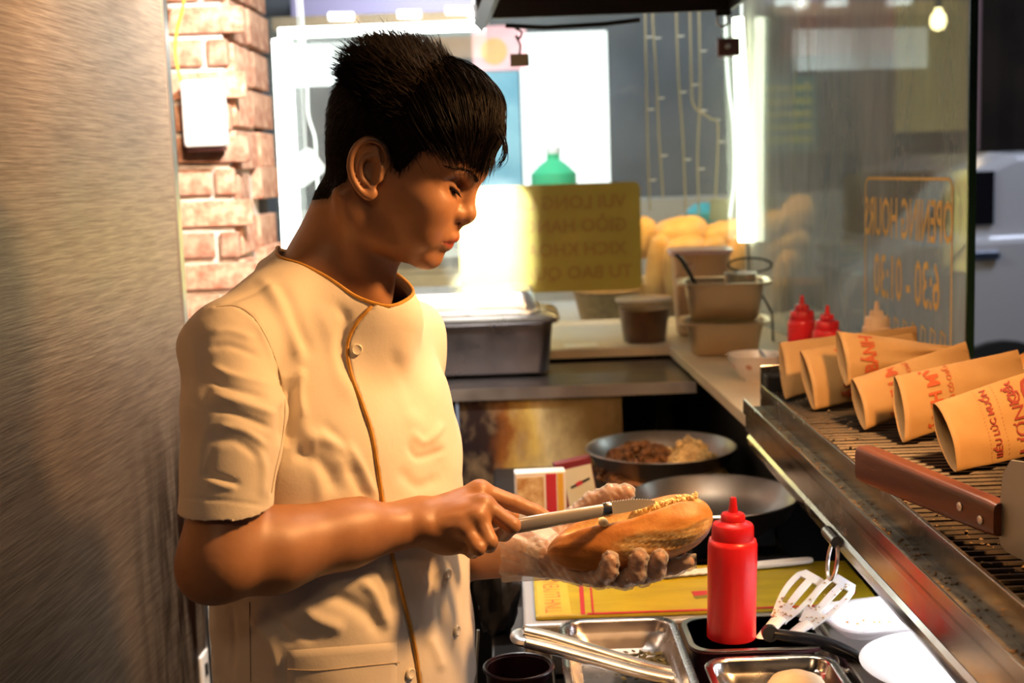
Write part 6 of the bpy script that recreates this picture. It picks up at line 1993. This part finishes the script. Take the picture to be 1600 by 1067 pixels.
def chunks(parent, name, c, R_, h, m, n, seed, r0=0.004, r1=0.010):
    r_ = random.Random(seed); mb = MB()
    for k in range(n):
        a = r_.uniform(0, 2 * PI); q = math.sqrt(r_.random()); rr_ = R_ * q
        p = Vector(c) + Vector((rr_ * math.cos(a), rr_ * math.sin(a), h * (1 - q ** 2.2) + r_.uniform(-.001, .004)))
        r = r_.uniform(r0, r1); ax = Vector((r_.gauss(0, 1), r_.gauss(0, 1), r_.gauss(0, 1)))
        mb.lathe([(0.0001, -r), (r * .7, -r * .5), (r * r_.uniform(.5, .9), r * .3), (0.0001, r * .8)], p, 6, ax)
    return stuff(mb.build(name, m, parent, smooth=False))


def frying_pan(label, c, R_, h, rb):
    t = thing('frying_pan', label, 'pan', c, 'steel frying pans on the stove')
    MB().lathe([(0.0001, 0), (rb, 0), (rb + 0.006, 0.002), (R_ - 0.014, h * 0.55), (R_ - 0.002, h - 0.004), (R_ + 0.003, h), (R_ + 0.001, h + 0.002), (R_ - 0.004, h), (R_ - 0.018, h * 0.55), (rb + 0.003, 0.005), (rb - 0.006, 0.003), (0.0001, 0.003)], c, 64).build('pan_body', M_pan, t, angle=60)
    return t


c1 = (0.292, 2.52, 0.9505)
t = frying_pan('steel frying pan heaped with browned meat and pale onions, the farther one', c1, 0.150, 0.058, 0.105)
h1 = tag(heap(None, 'browned_meat', (0.250, 2.505, 0.958), 0.098, 0.052, mat('meat_brown', (0.07, 0.028, 0.01), 0.6, 0, (0.27, 0.12, 0.04), 60, bstr=0.6, bscale=120), 3), 'browned shredded meat heaped in the farther frying pan', 'food')
chunks(h1, 'meat_shreds', (0.250, 2.505, 0.960), 0.094, 0.054, mat('meat_brown', (0.055, 0.022, 0.008), 0.6), 180, 4)
h2 = tag(heap(None, 'fried_onions', (0.345, 2.49, 0.958), 0.074, 0.060, mat('onion_fried', (0.38, 0.24, 0.08), 0.55, 0, (0.78, 0.58, 0.26), 50, bstr=0.5, bscale=100), 5), 'pale fried onions heaped on the right of the farther pan', 'food')
chunks(h2, 'onion_pieces', (0.345, 2.49, 0.960), 0.070, 0.062, mat('onion_fried', (0.32, 0.19, 0.06), 0.55), 130, 6, 0.004, 0.009)
c2 = (0.335, 2.115, 0.9505)
t = frying_pan('deep steel wok nearly empty with food scraps, the nearer pan', c2, 0.140, 0.062, 0.075)
chunks(t, 'food_scraps', (0.372, 2.10, 0.9560), 0.040, 0.012, mat('scrap_food', (0.20, 0.12, 0.04), 0.6, 0, (0.42, 0.28, 0.10), 60), 60, 8, 0.003, 0.008)
# ---- pans and tubs on the shelf and worktop
t = thing('hotel_pan', 'large steel hotel pan on the shelf, covered by a lid', 'pan', (-0.1, 3.04, 1.0905))
tray(t, 'pan', (-0.10, 3.045, 1.222), 0.195, 0.118, 0.126, mat('pan_mauve_steel', (0.30, 0.28, 0.29), 0.26, 1.0, rough2=0.36, nscale=14), cr=0.03, fl=0.014, taper=0.012)
lid = tag(MB().rrect((-0.10, 3.045, 1.2245), [(0.20, 0.123, 0.03, 0), (0.212, 0.134, 0.036, 0.0), (0.213, 0.135, 0.036, 0.006), (0.20, 0.123, 0.03, 0.014), (0.17, 0.095, 0.025, 0.015), (0.15, 0.08, 0.02, 0.011)], 8).build('pan_lid', M_steel_sm, angle=40), 'flat steel lid covering the large hotel pan', 'lid')
t = thing('inverted_pan', 'shallow steel pan turned upside down on top of the lid', 'pan', (-0.13, 3.05, 1.24))
MB().rrect((-0.135, 3.05, 1.2395), [(0.200, 0.118, 0.035, 0), (0.207, 0.125, 0.038, 0.002), (0.206, 0.124, 0.038, 0.006), (0.196, 0.115, 0.034, 0.010), (0.190, 0.110, 0.034, 0.044), (0.183, 0.103, 0.03, 0.052), (0.15, 0.075, 0.02, 0.054)], 8).build('pan', M_steel_sm, t, angle=40)
t = thing('paper_sheet', 'small white paper sheet lying on the worktop edge', 'paper', (0.14, 3.24, 1.1205))
MB().box((0.175, 3.225, 1.1212), (0.085, 0.075, 0.0012), Rzm(3)).build('sheet', mat('paper_white', (0.85, 0.82, 0.76), 0.6), t, smooth=False)
t = thing('sauce_tub', 'round clear tub of brown sauce on the worktop', 'tub', (0.342, 3.27, 1.1205))
MB().lathe([(0.0001, 0.002), (0.053, 0.002), (0.064, 0.085), (0.0001, 0.085)], (0.342, 3.27, 1.1205), 40).build('sauce', mat('brown_sauce', (0.06, 0.02, 0.006), 0.3, 0, (0.13, 0.05, 0.012), 25), t, angle=40)
MB().lathe([(0.0001, 0.0), (0.0545, 0.0), (0.0555, 0.003), (0.0690, 0.104), (0.0715, 0.105), (0.0715, 0.108), (0.0680, 0.108), (0.0545, 0.004), (0.0001, 0.003)], (0.342, 3.27, 1.1205), 44).build('tub_body', plastic_film('tub_film', 0.02, (0.8, 0.72, 0.6), 0.15, 0, 0.12), t, angle=50)
MB().lathe([(0.0001, 0.1085), (0.069, 0.1085), (0.0735, 0.107), (0.0738, 0.112), (0.070, 0.1145), (0.0001, 0.113)], (0.342, 3.27, 1.1205), 44).build('lid', plastic_film('lid_film', 0.5, (0.8, 0.72, 0.66), 0.2), t, angle=50)

r15 = Rzm(-8)
M_pan2 = mat('deep_pan_steel', (0.66, 0.52, 0.34), 0.30, 0.82, rough2=0.44, nscale=10)
t = thing('deep_pan', 'lower of two stacked deep steel pans on the worktop corner', 'pan', (0.505, 3.02, 1.1205))
tray(t, 'pan', (0.505, 3.02, 1.2015), 0.088, 0.078, 0.078, M_pan2, cr=0.024, fl=0.018, taper=0.012, rot=r15)
t = thing('deep_pan', 'upper of two stacked deep steel pans, black ladle handle sticking out', 'pan', (0.505, 3.02, 1.204))
tray(t, 'pan', (0.505, 3.02, 1.294), 0.090, 0.080, 0.088, M_pan2, cr=0.024, fl=0.020, taper=0.012, rot=r15)
t = thing('serving_spoon', 'black handled spoon leaning in the upper deep pan', 'spoon', tuple(A(1075, 430, 2.96)))
P = catmull([A(1057, 398, 2.955), A(1066, 408, 2.96), A(1076, 425, 2.97), A(1086, 445, 2.985)], 6)
MB().tube(P, 0.0085, 14, flat=0.5).build('handle', mat('black_plastic', (0.012, 0.012, 0.014), 0.22), t)
MB().tube([A(1084, 442, 2.98), Vector((0.47, 3.03, 1.23))], 0.004, 8).build('shank', M_steel, t)
MB().lathe([(0.0001, 0), (0.016, 0.002), (0.022, 0.008), (0.0001, 0.005)], (0.475, 3.035, 1.222), 16).build('bowl', M_steel, t)
t = thing('steel_cup', 'small steel cup sitting inside the upper deep pan', 'cup', (0.555, 3.05, 1.21))
MB().lathe([(0.0001, 0), (0.028, 0.0), (0.037, 0.094), (0.039, 0.098), (0.036, 0.098), (0.026, 0.004), (0.0001, 0.004)], (0.55, 3.045, 1.2105), 32).build('cup_body', M_steel, t, angle=50)
t = thing('lidded_box', 'clear plastic box with pinkish lid behind the stacked pans', 'box', (0.50, 3.36, 1.1205))
tray(t, 'box_body', (0.50, 3.36, 1.335), 0.074, 0.055, 0.212, plastic_film('box_film', 0.40, (0.78, 0.52, 0.32), 0.25), rot=Rzm(-5), taper=0.012, fl=0.004)
MB().rrect((0.50, 3.36, 1.337), [(0.076, 0.057, 0.024, 0.0), (0.083, 0.064, 0.028, 0.0), (0.083, 0.064, 0.028, 0.010), (0.078, 0.059, 0.024, 0.013), (0.06, 0.04, 0.02, 0.012)], 8, Rzm(-5)).build('lid', plastic_film('pink_lid', 0.6, (0.70, 0.45, 0.50), 0.25), t, angle=40)
t = thing('wire_stand', 'thin dark wire stand at the glass corner behind the deep pans', 'stand', tuple(Vector((0.62, 3.2, 1.1205))))
for P in ([A(1207, 490, 3.2), A(1208, 538, 3.2)], [A(1170, 425, 3.2), A(1207, 490, 3.2)]):
    MB().tube([Vector(p) for p in P], 0.0028, 8).build('rod', M_bl, t)
cc = [A(1172 + 34 * math.cos(a), 414 + 11 * math.sin(a), 3.2 + 0.05 * math.sin(a)) for a in np.linspace(0, 2 * PI, 25)]
MB().tube([Vector(p) for p in cc], 0.0028, 8).build('ring', M_bl, t)

t = thing('rice_bowl', 'small white china bowl with faint pattern on the worktop', 'bowl', (0.505, 2.62, 1.1205))
M_ch = mat('bowl_china', (0.80, 0.74, 0.66), 0.22, 0, (0.84, 0.79, 0.72), 10, coat=0.5)
MB().lathe([(0.0001, 0), (0.026, 0), (0.027, 0.004), (0.040, 0.014), (0.054, 0.034), (0.060, 0.053), (0.0615, 0.055), (0.058, 0.054), (0.051, 0.034), (0.036, 0.016), (0.0001, 0.010)], (0.505, 2.62, 1.1205), 48).build('bowl_body', M_ch, t, angle=50)
for k in range(8):
    a = 2 * PI * k / 8 + 0.3
    n_ = Vector((math.cos(a), math.sin(a), -0.55)).normalized()
    MB().lathe([(0.0001, 0.0008), (0.006, 0.0006), (0.007, 0), (0.0001, 0)], Vector((0.505, 2.62, 1.1205 + 0.034)) + Vector((0.0537 * math.cos(a), 0.0537 * math.sin(a), 0)), 7, n_).build('flower_print', mat('flower_print', (0.55, 0.30, 0.22), 0.4), t, smooth=False)
MB().lathe([(0.0001, 0), (0.05, 0), (0.0001, 0.003)], (0.505, 2.62, 1.158), 28).build('sauce', mat('cream_sauce', (0.78, 0.66, 0.45), 0.5), t)
t = thing('teaspoon', 'small steel spoon standing in the white china bowl', 'spoon', tuple(A(1195, 555, 2.62)))
MB().tube([A(1188, 549, 2.63), A(1196, 560, 2.61), Vector((0.515, 2.615, 1.159))], [0.005, 0.0045, 0.003], 10, flat=0.4).build('handle', M_steel, t)

t = thing('under_lamp', 'slim white lamp bar fixed below the toaster', 'lamp', (0.56, 1.52, 1.06))
MB().box((0.56, 1.52, 1.0605), (0.27, 0.05, 0.010)).build('lamp_housing', M_steel, t, smooth=False)

# ============================================================ TOASTER GRILL WITH PAPER BAGS
GZ = 1.185
GY0, GY1 = 0.86, 2.17
t = thing('toaster_grill', 'long steel bar grill on the right carrying the paper bags', 'grill', (0.66, 1.5, 1.07))
M_gs = mat('grill_steel', (0.50, 0.48, 0.44), 0.14, 1.0, (0.36, 0.33, 0.30), 7, rough2=0.30, bstr=0.08, bscale=20)
M_dirty = mat('greasy_tray', (0.03, 0.02, 0.01), 0.5, 0.3, (0.14, 0.11, 0.07), 26, bstr=0.5, bscale=90)
M_bar = mat('grill_bar', (0.008, 0.006, 0.004), 0.38, 0.5, (0.030, 0.019, 0.010), 40, bstr=0.08, bscale=60)
ym, yl = (GY0 + GY1) / 2, GY1 - GY0
MB().box((0.68, ym, 1.135), (0.50, yl, 0.006)).build('drip_tray', M_dirty, t, smooth=False)
MB().box((0.428, ym, 1.168), (0.005, yl, 0.042)).build('inner_rail', M_gs, t, smooth=False, bevel=0.001)
MB().box((0.411, ym, 1.150), (0.034, yl, 0.004)).build('crumb_gutter', M_dirty, t, smooth=False)
MB().box((0.3955, ym, 1.153), (0.003, yl, 0.026)).build('outer_rail', M_gs, t, smooth=False, bevel=0.0008)
MB().box((0.400, ym, 1.128), (0.004, yl, 0.034)).build('drawer_front', M_gs, t, smooth=False)
MB().box((0.420, ym, 1.107), (0.020, yl, 0.010)).build('shadow_gap', M_black, t, smooth=False)
fp = MB(); rings = []
for y in (GY0, GY1):
    rings.append([Vector((x, y, z)) for x, z in ((0.46, 1.066), (0.424, 1.064), (0.412, 1.070), (0.402, 1.086), (0.400, 1.098), (0.404, 1.103), (0.46, 1.103))])
fp.loft(rings).build('front_panel', M_gs, t, angle=30)
MB().box((0.69, ym, 1.07), (0.46, yl, 0.008)).build('bottom_plate', M_gs, t, smooth=False)
MB().box((0.68, GY1 + 0.004, 1.165), (0.51, 0.006, 0.115)).build('end_wall', M_gs, t, smooth=False, bevel=0.001)
MB().box((0.455, GY1 - 0.02, 1.195), (0.055, 0.035, 0.030)).build('end_block', M_black, t, smooth=False, bevel=0.003)
MB().box((0.927, ym, 1.150), (0.005, yl, 0.17)).build('back_rail', M_gs, t, smooth=False)
for (x, y) in ((0.46, 0.90), (0.90, 0.90), (0.90, 2.03), (0.77, 2.03)):
    MB().box((x, y, 0.974), (0.03, 0.03, 0.186)).build('leg', M_gs, t, smooth=False)
base_bar = None
y = GY0 + 0.02
while y < GY1 - 0.015:
    if base_bar is None:
        base_bar = MB().loft([[Vector((x, dy, dz)) for dy, dz in ((-0.0042, -0.010), (0.0042, -0.010), (0.0038, 0.002), (0.0018, 0.0045), (-0.0018, 0.0045), (-0.0038, 0.002))] for x in (0.434, 0.922)]).build('grill_bar', M_bar, t, smooth=False)
        base_bar.location = Vector((0, y, 1.178)) - t.location
        base_bar.data.transform(Matrix.Translation(t.location))
    else:
        o = base_bar.copy(); COL.objects.link(o)
        o.location = Vector((0, y, 1.178 + rng.uniform(-.0006, .0006))) - t.location
    y += 0.0178
for x in (0.50, 0.86):
    MB().box((x, ym, 1.164), (0.012, yl, 0.010)).build('cross_bar', M_bar, t, smooth=False)
cr_ = MB()
for k in range(420):
    x = rng.choice((rng.uniform(0.400, 0.424), rng.uniform(0.434, 0.50))); y = rng.uniform(1.0, GY1 - 0.04)
    z = 1.1525 if x < 0.43 else 1.183
    r = rng.uniform(0.0008, 0.0028)
    cr_.lathe([(0.0001, -r * .5), (r, 0), (0.0001, r * .7)], (x, y, z), 5)
stuff(cr_.build('crumbs', mat('burnt_crumb', (0.05, 0.025, 0.008), 0.7, 0, (0.24, 0.14, 0.05), 200), t, smooth=False))
# ring pull on the front
rc = A(1312, 872, 1.57)
MB().tube([Vector((0.396, 1.545, 1.096)), Vector((0.396, 1.595, 1.096))], 0.008, 16).build('hinge_tube', M_gs, t)
MB().tube([Vector((0.393, 1.556, 1.090)) + Vector((0.004 * math.sin(a), 0.020 * math.cos(a), -0.020 + 0.024 * math.sin(a))) for a in np.linspace(0, 2 * PI, 29)], 0.0026, 8).build('ring', M_steel_sm, t)

# ---- paper bags
M_kraft = mat('kraft_paper', (0.34, 0.19, 0.065), 0.72, 0, (0.385, 0.225, 0.08), 14, bstr=0.12, bscale=160)
M_ink = mat('bag_ink_red', (0.36, 0.065, 0.015), 0.6)
M_ink2 = mat('bag_ink_dark', (0.24, 0.035, 0.02), 0.6)


def paper_bag(label, Bm, T, TB, TT, th, texts, peak=0.0):
    Bm, T, TB, TT = (np.array(p, float) for p in (Bm, T, TB, TT))
    t = thing('paper_bag', label, 'bag', tuple((Bm + TB) / 2), 'paper bags standing on the grill')

    def frame(s):
        s_ = s
        lo_ = Bm + (TB - Bm) * s_; hi_ = T + (TT - T) * s_
        c = (lo_ + hi_) / 2; hb = (hi_ - lo_) / 2
        a = (TB + TT - Bm - T) / 2; a /= np.linalg.norm(a)
        n = np.cross(a, hb); n /= np.linalg.norm(n)
        if n[1] > 0: n = -n
        tt = th * max(0.0, (1 - s)) ** 0.75 + 0.0012
        return c, hb, n, tt
    n_s, n_a = 22, 40; rings = []
    for i in range(n_s):
        s = i / (n_s - 1); c, hb, n, tt = frame(s); ring = []
        for k in range(n_a):
            a = 2 * PI * k / n_a
            v = math.cos(a); q = math.copysign(abs(math.sin(a)) ** 1.35, math.sin(a))
            wob = 0.0014 * math.sin(7 * s + 5 * v + 3 * q) * (0.3 + s)
            ring.append(Vector(c + hb * v + n * (tt * q + wob)))
        rings.append(ring)
    o = MB().loft(rings, False, True).build('paper', M_kraft, t, angle=70)
    sm = o.modifiers.new('thickness', 'SOLIDIFY'); sm.thickness = 0.0007; sm.offset = -1

    def surf(s, v, lift=0.0012):
        c, hb, n, tt = frame(s); v = max(-0.985, min(0.985, v))
        q = math.sqrt(max(0, 1 - v * v)) ** 1.35
        wob = 0.0014 * math.sin(7 * s + 5 * v + 3 * q) * (0.3 + s)
        return Vector(c + hb * v + n * (tt * q + wob + lift))
    Ls = np.linalg.norm((TB + TT - Bm - T) / 2); Hs = np.linalg.norm(T - Bm) / 2
    for txt, s0, v0, size, sx, m_, bold in texts:
        vs, fs = text_mesh(txt, size, bold=bold)
        vv = [v0 + vx * sx / Hs for vx, vy, _ in vs]
        ok = [f for f in fs if all(abs(vv[i]) < 0.97 for i in f)]
        if not ok: continue
        mb = MB(); mb.add([surf(s0 - vs[i][1] / Ls, vv[i]) for i in range(len(vs))], ok)
        mb.build('lettering', m_, t, smooth=False)
    return t


NGON = 'NGON C\u00d3 CH\u1ea4T'
BM = 'B\u00c1NH M\u1ef2'
at_ = lambda x, y, Y: np.array(at(x, y, Y))
atz_ = lambda x, y, z=GZ + 0.0012: np.array(atz(x, y, z))
paper_bag('farthest paper bag on the grill, mouth against the bowl', atz_(1228, 624), at_(1218, 535, 2.10), at_(1435, 560, 2.15), at_(1432, 509, 2.15), 0.011, [])
paper_bag('second paper bag from the far end, low and half hidden', atz_(1272, 641), at_(1250, 548, 2.00), at_(1440, 600, 2.04), at_(1425, 520, 2.06), 0.011, [(BM, 0.33, 0.0, 0.031, 0.9, M_ink, 0.0012)])
paper_bag('paper bag propped highest on the pile, tapering to a point', at_(1323, 603, 1.90), at_(1307, 517, 1.95), at_(1488, 549, 1.97), at_(1484, 540, 1.97), 0.012, [(BM, 0.23, 0.55, 0.031, 0.9, M_ink, 0.0012)])
paper_bag('paper bag with upright folded tail below the highest bag', atz_(1352, 672), at_(1330, 592, 1.84), at_(1524, 600, 1.90), at_(1509, 533, 1.92), 0.011, [(BM, 0.30, 0.0, 0.031, 0.9, M_ink, 0.0012), (NGON, 0.44, 0.12, 0.011, 1.0, M_ink, 0.0003)])
paper_bag('second nearest paper bag, mouth edge rolled, tail standing up', atz_(1412, 692), at_(1397, 588, 1.755), at_(1612, 618, 1.80), at_(1590, 546, 1.83), 0.011, [(BM, 0.26, -0.1, 0.031, 0.9, M_ink, 0.0012), (NGON, 0.385, 0.12, 0.0115, 1.0, M_ink, 0.0003)])
paper_bag('nearest paper bag, large dark red print across its side', atz_(1494, 738), at_(1458, 630, 1.59), at_(1700, 690, 1.62), at_(1668, 560, 1.68), 0.013,
          [('NHI\u1ec0U L\u00daC MU\u1ed0N \u0102N', 0.32, 0.05, 0.0145, 0.85, M_ink2, 0.0004), ('. ' * 22, 0.245, 0.0, 0.011, 0.9, M_ink2, 0), ('. ' * 22, 0.375, 0.0, 0.011, 0.9, M_ink2, 0), ('H\u01af\u01a0NG', 0.52, -0.35, 0.028, 0.95, M_ink2, 0.0002), ('Ki\u1ec1u', 0.50, 0.62, 0.022, 0.9, M_ink2, 0.0006), ('D', 0.66, 0.6, 0.045, 0.9, M_ink2, 0.001)])
tag(MB().lathe([(0.0001, -0.03), (0.02, -0.024), (0.03, 0.0), (0.024, 0.022), (0.0001, 0.03)], A(1612, 578, 1.95), 20, (0.6, 0.3, 0.5)).build('bread_end', mat('toast_crust', (0.55, 0.20, 0.03), 0.55, 0, (0.66, 0.30, 0.06), 30)), 'orange brown bread end peeping at the right edge behind the bags', 'bread')

# wood handled cleaver lying over the grill rail
M_wood = mat('cleaver_wood', (0.085, 0.022, 0.007), 0.36, 0, (0.20, 0.062, 0.018), 5, (1, 1, 9), bstr=0.15, bscale=40)
ha, hb_ = np.array((0.400, 1.445, 1.2165)), np.array((0.462, 1.186, 1.218))
hd = hb_ - ha; hl_ = np.linalg.norm(hd); hd /= hl_
hs = np.cross(hd, (0, 0, 1)); hs /= np.linalg.norm(hs); hu = np.cross(hs, hd)
t = thing('cleaver', 'broad cleaver with reddish wooden riveted handle lying across the grill rail', 'cleaver', tuple((ha + hb_) / 2))
rings = []
for s, h_, w_ in ((0, 0.016, 0.009), (0.012, 0.0205, 0.0115), (0.10, 0.0215, 0.0125), (0.35, 0.0200, 0.012), (0.7, 0.0185, 0.0115), (0.95, 0.0175, 0.011), (1.0, 0.016, 0.010)):
    c_ = ha + hd * (hl_ * s) + hu * 0.005
    rings.append([Vector(c_ + hu * (h_ * math.copysign(abs(math.sin(a)) ** 0.45, math.sin(a))) + hs * (w_ * math.copysign(abs(math.cos(a)) ** 0.45, math.cos(a)))) for a in np.linspace(0, 2 * PI, 32, endpoint=False)])
MB().loft(rings).build('handle', M_wood, t, angle=35)
for s in (0.80, 0.93):
    for sg in (-1, 1):
        MB().lathe([(0.0045, -0.002), (0.0045, 0.0012), (0.003, 0.0018), (0.0001, 0.0018)], ha + hd * (hl_ * s) + hs * (0.0112 * sg) + hu * (0.006 if s < .9 else 0.001), 14, hs * sg).build('rivet', M_steel, t)
ol = [(0.0, -0.018), (0.0, 0.022), (0.004, 0.05), (0.016, 0.066), (0.05, 0.07), (0.17, 0.07), (0.175, -0.02), (0.03, -0.025), (0.010, -0.024)]
b0 = hb_ - hd * 0.003
MB().loft([[Vector(b0 + hd * x + hu * z + hs * w_) for x, z in ol] for w_ in (-0.0012, 0.0012)]).build('blade', mat('blade_grey', (0.42, 0.40, 0.34), 0.5, 0.5), t, smooth=False)
